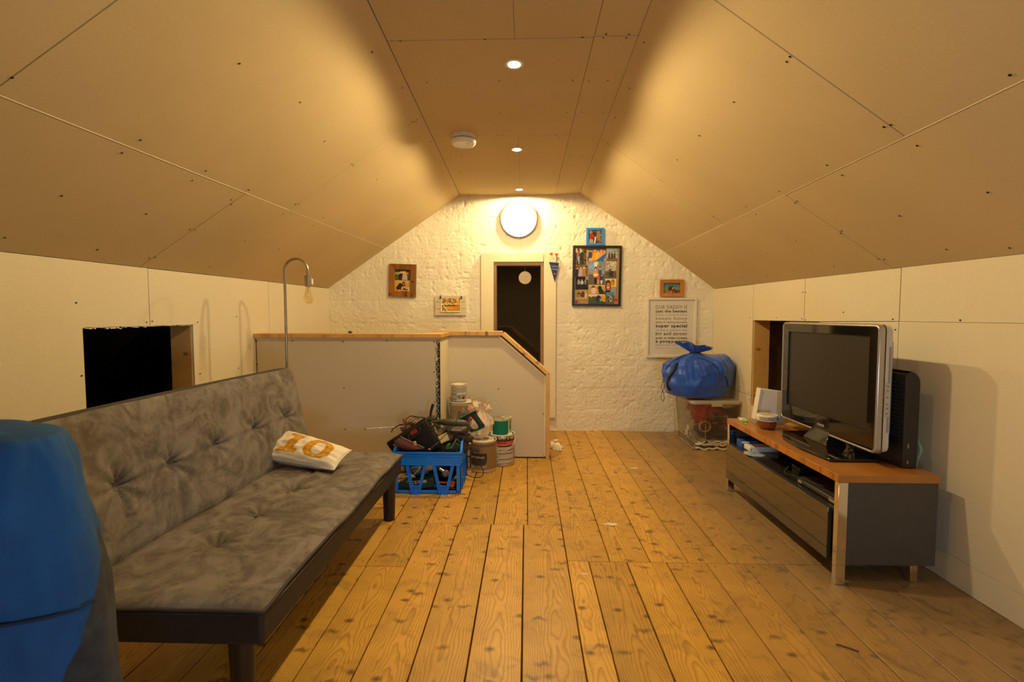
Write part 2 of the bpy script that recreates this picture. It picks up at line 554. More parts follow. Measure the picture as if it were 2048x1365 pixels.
def run_panels(A, B, n, seams, parent, m=BOARD):
    """seams: list of (ylower, yupper) from far to near"""
    s = [(YF + .02, YF + .02)] + seams + [(YN, YN)]
    for k in range(len(s) - 1):
        a0, b0 = s[k]; a1, b1 = s[k + 1]
        panel([A.at(a0), B.at(b0), B.at(b1), A.at(a1)], n, m, parent, wob=0.0006 * (k % 2))
e1 = ysolve(pLL, 285, 530); c1 = ysolve(pLL, 490, 388)
e0 = ysolve(pLL, 580, 567); c0 = e0 + (c1 - e1)
run_panels(eaveL, midL, NLL, [(e0, c0), (e1, c1), (e1 - (e0 - e1) * 1.2, c1 - (e0 - e1) * 1.2)], ceiling)
e1 = ysolve(pUL, 578, 420); c1 = ysolve(pUL, 850, 228)
e2 = ysolve(pUL, -15, 183); c2 = ysolve(pUL, 225, 0)
e0 = ysolve(pUL, 730, 481); c0 = ysolve(pUL, 911, 367)
k = (midL.at(e2) - topL.at(c2)).length
run_panels(midL, topL, NUL, [(e0, c0), (e1, c1), (e2, e2 + (c1 - e1))], ceiling)
e1 = ysolve(pUR, 1808, 272); c1 = ysolve(pUR, 1402, 0)
e0 = ysolve(pUR, 1445, 447); c0 = ysolve(pUR, 1198, 274)
run_panels(midR, topR, NUR, [(e0, c0), (e1, e1 + (c0 - e0))], ceiling)
e1 = ysolve(pLR, 1790, 540); c1 = ysolve(pLR, 1575, 393)
e0 = ysolve(pLR, 1500, 572); c0 = ysolve(pLR, 1375, 487)
run_panels(eaveR, midR, NLR, [(e0, c0), (e1, c1), (e1 - 1.2, c1 - 1.2)], ceiling)
# flat ceiling: wide boards and the narrow strip along the right crease
splitF = onplane(1110, 388, *pC); splitN = onplane(1207, 0, *pC)
split = Line(splitF, splitN)
s1 = ysolve(pC, 1000, 272); s2 = ysolve(pC, 1000, 78)
run_panels(topL, split, NC, [(s1, s1), (s2, s2), (s2 - 1.2, s2 - 1.2)], ceiling)
s1 = ysolve(pC, 1155, 313); s2 = ysolve(pC, 1230, 72)
run_panels(split, topR, NC, [(s1, s1), (s2, s2), (s2 - 1.2, s2 - 1.2)], ceiling)
# light bead of filler along the two middle creases
for nm, ln, n in (('joint_bead', midL, NUL), ('joint_bead', midR, NUR)):
    mb = MB(); a = ln.at(YF); b_ = ln.at(YN); off = Vector((0, 0, .0045))
    mb.prism([a + n * .0005, b_ + n * .0005, b_ + n * .0005 + off, a + n * .0005 + off], n * .001)
    mb.build(nm, EDGEM, ceiling)
# pencil centre line of the board
a = onplane(1026, 0, *pC); b_ = onplane(1040, 372, *pC)
mb = MB(); mb.prism([a + NC * .0004, a + Vector((.0012, 0, 0)) + NC * .0004, b_ + Vector((.0012, 0, 0)) + NC * .0004, b_ + NC * .0004], NC * .0002)
mb.build('centre_line', GAPM, ceiling)

# ---- left wall with its hatch opening
OPL = dict(y0=onX(170, 740, XL).y, y1=onX(389, 740, XL).y, z0=0.42, z1=onX(385, 650, XL).z)
def wall_backing(name, X, sgn, ev, op, thick=0.03):
    """backing sheet behind the boards; sgn -1 for the left wall"""
    x0 = X + sgn * 0.0135; x1 = X + sgn * (0.0135 + thick)
    if x0 > x1: x0, x1 = x1, x0
    b = MB()
    top = ev.at(YF).z + .05
    for (ya, yb, za, zb) in ((YN, op['y0'], 0, top), (op['y1'], YF + .1, 0, top), (op['y0'], op['y1'], 0, op['z0']), (op['y0'], op['y1'], op['z1'], top)):
        b.box(x0, x1, ya, yb, za, zb)
    return structure(b.build(name, GAPM))
wall_left = wall_backing('wall_left', XL, -1, eaveL, OPL)
NWL = Vector((1, 0, 0))
def WL(y, z): return Vector((XL, y, z))
def EL(y): return Vector((XL, y, eaveL.at(y).z))
ys = onX(298, 600, XL).y
o = OPL
panel([WL(0.5, 0), WL(o['y0'], 0), WL(o['y0'], o['z1']), WL(ys, o['z1']), EL(ys), EL(0.5)], NWL, WALLB, wall_left)
panel([WL(o['y0'] + .01, 0), WL(ys, 0), WL(ys, o['z0']), WL(o['y0'] + .01, o['z0'])], NWL, WALLB, wall_left)
panel([WL(ys, 0), WL(3.6, 0), EL(3.6), EL(ys), WL(ys, o['z1']), WL(o['y1'], o['z1']), WL(o['y1'], o['z0']), WL(ys, o['z0'])], NWL, WALLB, wall_left)
panel([WL(3.6, 0), WL(YF + .02, 0), EL(YF + .02), EL(3.6)], NWL, WALLB, wall_left)
panel([WL(YN, 0), WL(0.5, 0), EL(0.5), EL(YN)], NWL, WALLB, wall_left)
# torn plaster nibs along the rough top edge of the opening
mb = MB()
for k in range(26):
    y = OPL['y0'] + (OPL['y1'] - OPL['y0']) * (k + rnd.random()) / 26
    l = rnd.uniform(.004, .014)
    mb.box(XL - .011, XL, y, y + rnd.uniform(.008, .03), OPL['z1'] - l * (.35 if k > 12 else .8), OPL['z1'] + .001)
tag(mb.build('torn_edge', EDGEM, wall_left), None, None, kind='stuff')
b = MB(); b.box(XL - .135, XL - .0128, OPL['y1'] - .004, OPL['y1'] + .045, .2, OPL['z1'] + .2)
b.build('stud', PINEZ, wall_left)
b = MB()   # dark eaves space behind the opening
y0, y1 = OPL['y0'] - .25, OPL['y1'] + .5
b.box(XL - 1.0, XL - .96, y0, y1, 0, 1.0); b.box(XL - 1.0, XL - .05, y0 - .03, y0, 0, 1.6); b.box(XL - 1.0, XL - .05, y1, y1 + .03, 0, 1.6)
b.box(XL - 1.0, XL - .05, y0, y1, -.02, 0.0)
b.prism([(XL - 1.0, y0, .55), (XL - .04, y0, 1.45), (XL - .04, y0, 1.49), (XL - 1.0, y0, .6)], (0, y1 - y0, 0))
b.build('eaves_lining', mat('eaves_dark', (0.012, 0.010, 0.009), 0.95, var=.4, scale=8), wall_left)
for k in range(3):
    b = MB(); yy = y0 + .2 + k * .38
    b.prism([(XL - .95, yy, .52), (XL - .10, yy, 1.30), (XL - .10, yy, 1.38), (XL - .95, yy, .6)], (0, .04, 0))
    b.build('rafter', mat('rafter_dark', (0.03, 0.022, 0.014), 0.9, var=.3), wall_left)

# ---- right wall
OPR = dict(y0=3.02, y1=onX(1503, 740, XR).y, z0=0.42, z1=onX(1503, 641, XR).z)
wall_right = wall_backing('wall_right', XR, 1, eaveR, OPR)
NWR = Vector((-1, 0, 0))
def WR(y, z): return Vector((XR, y, z))
def ER(y): return Vector((XR, y, eaveR.at(y).z))
o = OPR
zb = onX(2000, 1166, XR).z
zj = onX(1500, 791, XR).z
yh = onX(1787, 900, XR).y
zh = onX(1787, 643, XR).z
ysr = onX(1609, 610, XR).y
panel([WR(o['y1'], zj), WR(YF + .02, zj), ER(YF + .02), ER(o['y1'] - .0), WR(o['y1'], o['z1'])], NWR, WALLB, wall_right)
panel([WR(o['y1'], zb), WR(YF + .02, zb), WR(YF + .02, zj), WR(o['y1'], zj)], NWR, WALLB, wall_right)
panel([WR(ysr, o['z1']), WR(o['y1'], o['z1']), ER(o['y1']), ER(ysr)], NWR, WALLB, wall_right)
panel([WR(yh, zh), WR(o['y0'], o['z1']), WR(ysr, o['z1']), ER(ysr), ER(yh)], NWR, WALLB, wall_right)
panel([WR(yh, zb), WR(o['y1'], zb), WR(o['y1'], o['z0']), WR(o['y0'], o['z0']), WR(o['y0'], o['z1']), WR(yh, zh)], NWR, WALLB, wall_right)
panel([WR(0.35, zh), WR(yh, zh), ER(yh), ER(0.35)], NWR, WALLB, wall_right)
panel([WR(0.35, zb), WR(yh, zb), WR(yh, zh), WR(0.35, zh)], NWR, WALLB, wall_right, wob=.0012)
panel([WR(YN, 0), WR(0.35, 0), ER(0.35), ER(YN)], NWR, WALLB, wall_right)
panel([WR(0.35, 0), WR(3.1, 0), WR(3.1, zb), WR(0.35, zb)], NWR, WALLB, wall_right, wob=.002, name='skirting_strip')
panel([WR(3.1, 0), WR(YF + .02, 0), WR(YF + .02, zb), WR(3.1, zb)], NWR, WALLB, wall_right, wob=.002, name='skirting_strip')
b = MB(); b.box(XR + .0128, XR + .135, OPR['y1'] - .004, OPR['y1'] + .045, .2, OPR['z1'] + .2)
b.build('stud', PINEZ, wall_right)
b = MB(); b.box(XR + .0145, XR + .10, OPR['y0'] - .045, OPR['y0'], .2, OPR['z1'] + .2)
b.build('stud', PINEZ, wall_right)
b = MB()
y0, y1 = OPR['y0'] - .3, OPR['y1'] + .3
b.box(XR + .55, XR + .59, y0, y1, 0, 1.5); b.box(XR + .05, XR + .59, y0 - .03, y0, 0, 1.6); b.box(XR + .05, XR + .59, y1, y1 + .03, 0, 1.6)
b.box(XR + .05, XR + .59, y0, y1, -.02, 0); b.box(XR + .05, XR + .59, y0, y1, 1.5, 1.54)
b.build('eaves_lining', mat('eaves_brown', (0.30, 0.21, 0.12), 0.9, var=.25, scale=6), wall_right)

# ---- far wall: rough painted stonework with the door opening
DX0 = onY(984, 600, YF).x; DX1 = onY(1090, 600, YF).x; DZ1 = onY(1040, 522, YF).z; DZ0 = 0.10
def wall_relief(x, z):
    p = Vector((x * 1.0, z * 1.0, 0))
    # staggered courses of blocks under thick paint
    row = z / 0.215 + 0.12 * mnoise.noise(Vector((x * 1.3, z * .5, 3)))
    ri = math.floor(row); fr = row - ri
    cx = x / 0.43 + (0.5 if ri % 2 else 0) + 0.3 * mnoise.noise(Vector((ri * 3.7, 1, 1)))
    ci = math.floor(cx); fc = cx - ci
    jh = min(fr, 1 - fr) * 0.215; jv = min(fc, 1 - fc) * 0.43
    d = -0.0022 * math.exp(-(jh / 0.010) ** 2) * (0.6 + 0.6 * mnoise.noise(Vector((x * 2, z * 2, 9)))) - 0.0012 * math.exp(-(jv / 0.010) ** 2)
    d += 0.0025 * mnoise.noise(Vector((ci * 5.3, ri * 7.1, 2)))
    d += 0.0022 * mnoise.noise(p * 5) + 0.0022 * mnoise.noise(p * 14 + Vector((3, 1, 0)))
    w_ = Vector((mnoise.noise(p * 6), mnoise.noise(p * 6 + Vector((9, 2, 0))), 0)) * 0.05
    r1_ = mnoise.noise((p + w_) * 27 + Vector((0, 0, 4))); r2_ = mnoise.noise(p * 55 + Vector((0, 5, 4)))
    d += 0.0034 * (abs(r1_) ** .7) + 0.0020 * r2_
    q = mnoise.noise(p * 22 + Vector((7, 7, 1)))
    if q > 0.34: d -= (q - 0.34) * 0.020
    return d
nx, nz = 560, 350
xs = np.linspace(XL - .03, XR + .03, nx + 1); zs = np.linspace(0, 2.45, nz + 1)
vs = []
for z in zs:
    for x in xs:
        vs.append((x, YF - wall_relief(x, z), z))
def roofline(x):
    pts = [(XL, eaveL.at(YF).z), (midL.at(YF).x, midL.at(YF).z), (topL.at(YF).x, topL.at(YF).z), (topR.at(YF).x, topR.at(YF).z), (midR.at(YF).x, midR.at(YF).z), (XR, eaveR.at(YF).z)]
    for (x0, z0), (x1, z1) in zip(pts, pts[1:]):
        if x <= x1: return z0 + (z1 - z0) * (max(x, x0) - x0) / (x1 - x0)
    return pts[-1][1]
fs = []
W = nx + 1
for j in range(nz):
    for i in range(nx):
        xc = (xs[i] + xs[i + 1]) / 2; zc = (zs[j] + zs[j + 1]) / 2
        if zc > roofline(xc) + 0.035: continue
        if DX0 < xc < DX1 and DZ0 < zc < DZ1: continue
        fs.append((j * W + i, j * W + i + 1, (j + 1) * W + i + 1, (j + 1) * W + i))
me = bpy.data.meshes.new('wall_far'); me.from_pydata([tuple(v) for v in vs], [], fs)
s = NT('painted_stone')
gp = s.coord()
n1 = s.noise(gp, 3.0, 5, 0.6); n2 = s.noise(gp, 60, 4, 0.6)
c = s.mix(1.0, (0.84, 0.78, 0.61), s.ramp(n1, [(0.3, 0.94), (0.7, 1.04)]), 'MULTIPLY')
sp = s.noise(gp, 11.0, 6, 0.8, 1.0)
c = s.mix(s.math('MULTIPLY', s.ramp(sp, [(0.70, 0.0), (0.76, 1.0)]), 0.6), c, (0.40, 0.32, 0.22))
s.base(c); s.b.inputs['Roughness'].default_value = 0.6
s.bump(n2, 0.35, 0.004)
me.materials.append(s.m); me.shade_smooth()
wall_far = bpy.data.objects.new('wall_far', me); C.objects.link(wall_far); structure(wall_far)

# ---- back wall behind the photographer
b = MB(); b.box(XL - .1, XR + .1, YN - .06, YN, 0, 2.6)
structure(b.build('wall_back', WALLB))

# ---- door in the far wall
door = bpy.data.objects.new('door_1', None); C.objects.link(door); structure(door)
CASE = mat('casing_board', (0.80, 0.70, 0.49), 0.7, var=.03)
yc = YF - .055
cx0 = onY(962, 600, yc).x; cx1 = onY(987, 600, yc).x; cx2 = onY(1087, 600, yc).x; cx3 = onY(1112, 600, yc).x
czt = onY(1040, 506, yc).z; czi = onY(1040, 524, yc).z
czb = onY(1110, 836, yc).z
b = MB(); b.box(cx0, cx1, yc, YF + .0, .05, czt); b.build('casing_board', CASE, door, bevel=.0015)
b = MB(); b.box(cx2 + .004, cx3, yc, YF + .0, czb, czt + .003); b.build('casing_board', CASE, door, bevel=.0015)
b = MB(); b.box(cx1, cx2, yc, YF + .0, czi, czt); b.build('casing_board', CASE, door, bevel=.0015)
DW = wood_mat('dark_pine', (0.30, 0.16, 0.05), (0.16, 0.07, 0.02), 14, 4, .5, 'Z')
b = MB(); b.box(cx1, cx1 + .03, yc + .01, YF + .16, .05, czi); b.build('jamb', DW, door)
b = MB(); b.box(cx2 - .028, cx2 + .004, yc + .01, YF + .16, .05, czi); b.build('jamb', DW, door)
b = MB(); b.box(cx1 + .03, cx2 - .028, yc + .01, YF + .16, czi - .035, czi); b.build('head_jamb', DW, door)
s = NT('door_glass'); s.base((0.9, 0.9, 0.9)); s.b.inputs['Roughness'].default_value = 0.03
s.b.inputs['Transmission Weight'].default_value = 1.0; s.b.inputs['IOR'].default_value = 1.5
b = MB(); b.box(cx1 + .02, cx2 - .02, YF + .07, YF + .076, .05, czi - .02)
b.build('pane', s.m, door)
# night yard behind the glass: dim outbuilding wall, shelf and posts
b = MB(); b.box(-1.4, 1.6, YF + 1.6, YF + 1.65, -.5, 3.2)
structure(b.build('wall_outside', mat('night_wall', (0.010, 0.010, 0.009), .9, var=.4, scale=4)))

# ---- stair wall
YB = onZ(1040, 917, 0).y
XI = onY(899, 800, YB).x             # inner corner
YA = 3.40
capz = onY(950, 663, YB).z
stair = bpy.data.objects.new('wall_stair', None); C.objects.link(stair); structure(stair)
xr1 = onY(1091, 800, YB).x
xd0 = onY(1000, 670, YB).x; zd0 = onY(1000, 672, YB).z; zd1 = onY(1091, 752, YB).z
zt = capz - .036
b = MB(); b.prism([(XI, YB, 0.012), (xr1, YB, 0.012), (xr1, YB, zd1), (xd0, YB, zt), (XI, YB, zt)], (0, .10, 0))
b.build('plasterboard_panel', STAIRB, stair)
xal = XL + .002; xar = XI - .004
b = MB(); b.box(xal + .01, xar, YA, YA + .10, .012, zt - .012); b.build('plasterboard_panel', STAIRB, stair)
b = MB(); b.box(XI - .10, XI - .0005, YA + .003, YB + .08, .012, zt - .004); b.build('plasterboard_panel', WALLB, stair)
# gypsum strip below the cap
b = MB(); b.box(xal, xar - .002, YA - .004, YA + .1, zt - .012, zt); b.build('gypsum_strip', EDGEM, stair)
# timber caps
CAP = PINEX
xc0 = onY(506, 670, YA).x
b = MB(); b.box(max(xc0, XL + .002), XI + .012, YA - .022, YA + .13, zt + .0005, zt + .030); b.build('cap_board', CAP, stair, bevel=.002)
b = MB(); b.box(XI - .13, XI + .012, YA + .1305, YB - .025, zt + .0005, zt + .030); b.build('cap_board', PINE, stair, bevel=.002)
b = MB(); b.box(XI - .13, xd0 + .02, YB - .0245, YB + .13, zt + .002, capz); b.build('cap_board', CAP, stair, bevel=.002)
def capstrip(p0, p1, w, th, m, nm='cap_board'):
    p0 = Vector(p0); p1 = Vector(p1); d = (p1 - p0).normalized(); n = Vector((-d.z, 0, d.x))
    if n.x + n.z < 0: n = -n
    b = MB(); b.prism([p0, p1, p1 + n * th, p0 + n * th], (0, w, 0)); return b.build(nm, m, stair, bevel=.002)
capstrip((xd0 + .012, YB - .0245, zt + .006), (xr1 + .012, YB - .0245, zd1 + .004), .155, .030, PINEZ)
b = MB(); b.box(xr1 + .001, xr1 + .034, YB - .0245, YB + .13, 0.0, zd1 + .012); b.build('end_board', PINEZ, stair, bevel=.002)
b = MB(); b.box(xr1 - .010, xr1 + .001, YB - .006, YB, 0.02, zd1 - .01); b.build('gypsum_strip', EDGEM, stair)
b = MB(); b.prism([(xd0 - .02, YB - .004, zt - .006), (xr1 - .006, YB - .004, zd1 - .012), (xr1 - .006, YB - .004, zd1), (xd0, YB - .004, zt)], (0, .004, 0)); b.build('gypsum_strip', EDGEM, stair)
# perforated corner bead
METAL = mat('galvanised', (0.30, 0.28, 0.24), .6, .3, var=.2, scale=60)
b = MB(); b.box(XI - .036, XI - .003, YA - .0025, YA, .012, zt - .012); b.build('corner_bead', METAL, stair)
b = MB()
k = 0; z = .3
while z < zt - .03:
    xa = XI - .030 + (.008 if k % 2 else 0)
    b.box(xa, xa + .007, YA - .0035, YA - .0025, z, z + .016); z += .019; k += 1
    if k % 3 == 0: b.box(XI - .014, XI - .004, YA - .0035, YA - .0025, z - .02, z + .03)
tag(b.build('bead_perforation', SCREWM, stair), None, None, kind='stuff')
mb = MB()
for k in range(40):
    z = rnd.uniform(.2, zt - .02); x = XI - .036 + rnd.uniform(-.008, .004)
    mb.box(x, x + rnd.uniform(.003, .01), YA - .004, YA, z, z + rnd.uniform(.005, .03))
tag(mb.build('plaster_crumbs', EDGEM, stair), None, None, kind='stuff')

# ---- screws from their places in the boards
SCR = {}
def crop_pts(ox, oy, sc_, pts): return [(ox + x * sc_, oy + y * sc_) for x, y in pts]
pts = crop_pts(0, 0, .4103, [(57,377),(683,682),(593,745),(1002,832),(936,880),(1212,925),(1126,974),(1126,996),(299,954),(711,1043),(22,1158),(473,1217),(726,1258),(756,1254),(925,1118),(947,1121),(1166,309),(1463,498),(1582,688),(1440,996),(1455,997),(1380,1043),(1528,1100),(1576,1061),(1194,1172),(1020,1302),(1180,1332),(1357,1214),(1465,1243),(1329,1341),(1655,1108),(1610,1140)])
pts += crop_pts(1300, 0, .4395, [(638,257),(623,280),(1640,340),(1097,568),(1066,577),(1217,662),(806,751),(875,797),(1538,875),(1137,982),(1350,1135),(1638,1128),(670,915),(662,923),(872,1051),(869,1061),(1067,1181),(1040,1178),(382,464),(225,617),(123,727),(588,870),(437,940),(483,975),(665,1096),(532,1151),(395,1160),(838,1213),(655,1235),(535,1255),(365,1034),(235,1053),(205,1124),(308,1191),(415,1262),(128,1135),(254,1221),(290,985)])
pts += crop_pts(700, 0, .3224, [(312,253),(837,243),(1442,230),(1589,210),(1571,234),(1730,210),(1715,234),(1824,262),(477,510),(925,502),(1382,497),(1482,502),(1600,498),(1735,546),(520,705),(934,700),(1347,696),(1437,696),(1572,697),(1645,729),(325,544),(135,322),(947,838),(915,836),(965,842),(1275,836),(1297,850),(1393,855),(1512,855),(500,881),(680,1066),(672,1068),(952,1072),(1265,1068),(1271,1070),(1331,1069),(1437,1069),(1370,967),(1367,975),(1441,967),(1442,975),(970,972),(1303,972),(625,972),(655,968),(690,966),(697,974),(390,755),(410,755),(12,1017),(22,1027),(165,1113),(1600,890),(1610,905),(1529,988),(1928,1118),(1851,1208),(527,983),(562,997),(700,1140),(960,1143),(1260,1140),(1302,1140),(1400,1140),(1495,1103),(323,1257),(368,1330)])
wl = [(152,606),(163,752),(293,645),(304,643),(395,645),(400,748),(473,634),(477,737),(473,480+320*.234)]
wr = [(1921,641),(1786,639),(1791,660),(1604,638),(1611,640),(1553,636),(1500,636),(1687,625),(1902,1119),(1902,1151),(1463,695),(1500,712),(1498,785),(1500,800),(1606,585),(1612,585)]
sw = [(513,683),(585,682),(686,684),(773,682),(868,684),(515,729),(688,776),(690,859),(868,745),(869.5,805)]
sb = [(1086.6,752),(1086.6,828),(1088,911),(997,778),(998,675)]
def disc(mb, p, n, r):
    q = n.to_track_quat('Z', 'Y').to_matrix().to_4x4()
    mb.lathe([(r, 0), (r, .0006), (r * .4, -.0002)], 8, Matrix.Translation(p + n * .0014) @ q)
allp = [(pLL, NLL), (pUL, NUL), (pC, NC), (pUR, NUR), (pLR, NLR)]
mb = MB()
for px, py in pts:
    best = None
    for pl, n in allp:
        d = ray(px, py); t = (pl[0] - CAM).dot(pl[1]) / d.dot(pl[1])
        if t > 0 and (best is None or t < best[0]): best = (t, CAM + d * t, n)
    disc(mb, best[1], best[2], rnd.uniform(.0036, .005))
tag(mb.build('screw_heads', SCREWM, ceiling), None, None, kind='stuff')
for lst, par, fn, n in ((wl, wall_left, lambda a, b_: onX(a, b_, XL), NWL), (wr, wall_right, lambda a, b_: onX(a, b_, XR), NWR),
                        (sw, stair, lambda a, b_: onY(a, b_, YA), Vector((0, -1, 0))), (sb, stair, lambda a, b_: onY(a, b_, YB), Vector((0, -1, 0)))):
    mb = MB()
    for px, py in lst: disc(mb, fn(px, py), n, .0042 if par in (wall_left, wall_right) else .0045)
    tag(mb.build('screw_heads', SCREWM, par), None, None, kind='stuff')

# ---- floor boards
FLOORM = wood_mat('old_pine_boards', (0.66, 0.355, 0.050), (0.29, 0.12, 0.014), 15.0, 4.5, 0.42, 'Y', True, True, True)
b = MB(); b.box(XL - .1, XR + .1, YN - .1, YF + .1, -.08, -.022)
floor = structure(b.build('floor', mat('joist_gap', (.02, .012, .006), .9, var=.2)))
def board(x0, x1, y0, y1):
    if x1 < XL or x0 > XR: return
    x0 = max(x0, XL); x1 = min(x1, XR)
    if x1 - x0 < .02: return
    g = rnd.uniform(.0013, .0030)
    xc = (x0 + x1) / 2; hw = (x1 - x0) / 2 - g; L = y1 - y0 - .002
    dz = -rnd.uniform(0, .0015)
    e = .0018
    b = MB()
    b.add([(-hw, 0, -.02), (hw, 0, -.02), (hw, L, -.02), (-hw, L, -.02),
           (-hw, 0, -e), (hw, 0, -e), (hw, L, -e), (-hw, L, -e),
           (-hw + e, e, 0), (hw - e, e, 0), (hw - e, L - e, 0), (-hw + e, L - e, 0)],
          [(0, 1, 5, 4), (1, 2, 6, 5), (2, 3, 7, 6), (3, 0, 4, 7), (4, 5, 9, 8), (5, 6, 10, 9), (6, 7, 11, 10), (7, 4, 8, 11), (8, 9, 10, 11)])
    b.build('floor_board', FLOORM, floor, loc=(xc, y0, dz), recalc=False)
YJ = onZ(940, 1048, 0).y            # end joint of the left run
YJ2 = onZ(1300, 1125, 0).y          # end joint of the right run
YJ3 = onZ(640, 1131, 0).y
colsB = [onZ(x, 920, 0).x for x in (1054.6, 1101, 1150.6, 1198, 1242)]
st = (colsB[-1] - colsB[0]) / 4
while colsB[0] > XL: colsB.insert(0, colsB[0] - st)
while colsB[-1] < XR: colsB.append(colsB[-1] + st)
XC = min(colsB, key=lambda q: abs(q - onZ(1130, 1127, 0).x))
colsA = [onZ(x, 1363, 0).x for x in (585, 700, 814, 929, 1043)] + [XC]
while colsA[0] > XL: colsA.insert(0, colsA[0] - .18)
colsC = [XC] + [onZ(x, 1364, 0).x for x in (1238, 1351, 1468, 1585, 1694)]
while colsC[-1] < XR: colsC.append(colsC[-1] + .18)
Xs = onZ(700, 1363, 0).x
for a, c in zip(colsB, colsB[1:]):
    m = (a + c) / 2
    y0 = YJ3 if m < Xs else (YJ if m < XC - .03 else YJ2)
    board(a, c, y0, YF + .04)
for a, c in zip(colsA, colsA[1:]):
    m = (a + c) / 2
    yt = YJ3 if m < Xs else YJ
    board(a, c, -.3, yt); board(a, c, YN, -.3)
for a, c in zip(colsC, colsC[1:]):
    board(a, c, -.5, YJ2); board(a, c, YN, -.5)
# board nails
mb = MB()
for x in colsC + colsA:
    for yy in (YJ2 - .03, YJ - .03, YJ + .03, 1.3):
        for dx in (.03, .15):
            mb.lathe([(.0025, 0.0003), (.0025, 0.0008)], 6, cx=x + dx, cy=yy)
tag(mb.build('nail_heads', SCREWM, floor), None, None, kind='stuff')

# ---- downlights and smoke alarm
LAMPE = NT('lamp_glow'); LAMPE.b.inputs['Emission Color'].default_value = (1, .80, .50, 1); LAMPE.b.inputs['Emission Strength'].default_value = 30
LAMPE.base((1, 1, 1))
WHITEP = mat('white_plastic', (0.80, 0.77, 0.70), .35, var=.02)
labs = {0: 'recessed ceiling downlight nearest the clock wall', 1: 'recessed ceiling downlight level with the smoke alarm', 2: 'large glowing recessed downlight nearest the camera'}
for i, (lx, ly) in enumerate(zip(LAMP_X, LAMP_Y)):
    z = onplane(0, 0, *pC).z * 0 + (pC[0].z - ((lx - pC[0].x) * pC[1].x + (ly - pC[0].y) * pC[1].y) / pC[1].z)
    t = thing('downlight', labs.get(i, 'recessed ceiling downlight above the photographer'), 'downlight', (lx, ly, z), 0, 'recessed ceiling downlights')
    b = MB(); b.lathe([(.030, -.0002), (.044, -.0002), (.044, -.003), (.040, -.006), (.031, -.005), (.030, -.0002)], 28); b.build('bezel', WHITEP, t, smooth=40)
    b = MB(); b.lathe([(.0295, -.001), (.0295, -.0035), (.015, -.0055), (.0005, -.006)], 24); b.build('lens', LAMPE.m, t, smooth=60)
for o_ in C.objects:
    if o_.type == 'LIGHT' and o_.data.type == 'SPOT':
        x, y = o_.location.x, o_.location.y
        o_.location.z = (pC[0].z - ((x - pC[0].x) * pC[1].x + (y - pC[0].y) * pC[1].y) / pC[1].z) - .012
pa = onplane(927, 272, *pC)
t = thing('smoke_alarm', 'round white smoke alarm on the flat ceiling beside the lamps', 'smoke alarm', pa)
ra = .083
b = MB(); b.lathe([(ra * .96, 0), (ra * .96, -.014), (ra * .985, -.018), (ra, -.026)], 40); b.build('mounting_base', WHITEP, t, smooth=50)
b = MB(); b.lathe([(ra * .97, -.026), (ra * .97, -.034)], 40); b.build('vent_slot', SCREWM, t, smooth=50)
mb = MB()
for k in range(28):
    a = 2 * math.pi * k / 28
    mb.box(-.0012, .0012, ra * .955, ra * 1.0, -.034, -.026, Matrix.Rotation(a, 4, 'Z'))
mb.lathe([(ra * .975, -.0293), (ra * 1.003, -.0293), (ra * 1.003, -.0307), (ra * .975, -.0307)], 40, closed=True)
mb.build('vent_rib', WHITEP, t)
b = MB(); b.lathe([(ra * 1.0, -.034), (ra * .985, -.046), (ra * .90, -.056), (ra * .78, -.059), (ra * .75, -.0585), (.0005, -.0585)], 40); b.build('cover', WHITEP, t, smooth=50)
b = MB(); b.lathe([(.008, -.0585), (.008, -.0605), (.0005, -.0605)], 14, cx=.03, cy=-.02); b.build('test_button', mat('pale_grey_plastic', (.5, .47, .42), .4), t)

# ================================================================== FURNITURE
def wb(mb, name, m, parent, **k):
    """build from world coordinates under a thing that stands elsewhere"""
    o = mb.build(name, m, parent, **k)
    o.location = -Vector(parent.location)
    return o
def spline(pts, n=8, closed=False):
    P = [Vector(p) for p in pts]; out = []
    N = len(P)
    for i in range(N if closed else N - 1):
        p0 = P[(i - 1) % N] if (closed or i > 0) else P[0]
        p1 = P[i]; p2 = P[(i + 1) % N]
        p3 = P[(i + 2) % N] if (closed or i < N - 2) else P[-1]
        for k in range(n):
            t = k / n
            out.append(0.5 * ((2 * p1) + (-p0 + p2) * t + (2 * p0 - 5 * p1 + 4 * p2 - p3) * t * t + (-p0 + 3 * p1 - 3 * p2 + p3) * t ** 3))
    if not closed: out.append(P[-1])
    return out
def rr2(w, h, r, n=5, cx=0, cy=0):
    out = []
    for sx, sy, a0 in ((1, 1, 0), (-1, 1, 90), (-1, -1, 180), (1, -1, 270)):
        for k in range(n + 1):
            a = math.radians(a0 + 90 * k / n)
            out.append((cx + sx * (w / 2 - r) + r * math.cos(a), cy + sy * (h / 2 - r) + r * math.sin(a)))
    return out
def frame3(o, x, y, z):
    """matrix with the given axes and origin"""
    x = Vector(x).normalized(); y = Vector(y).normalized(); z = Vector(z).normalized()
    return Matrix.Translation(Vector(o)) @ Matrix((x, y, z)).transposed().to_4x4()
def smooth01(t): t = max(0.0, min(1.0, t)); return t * t * (3 - 2 * t)

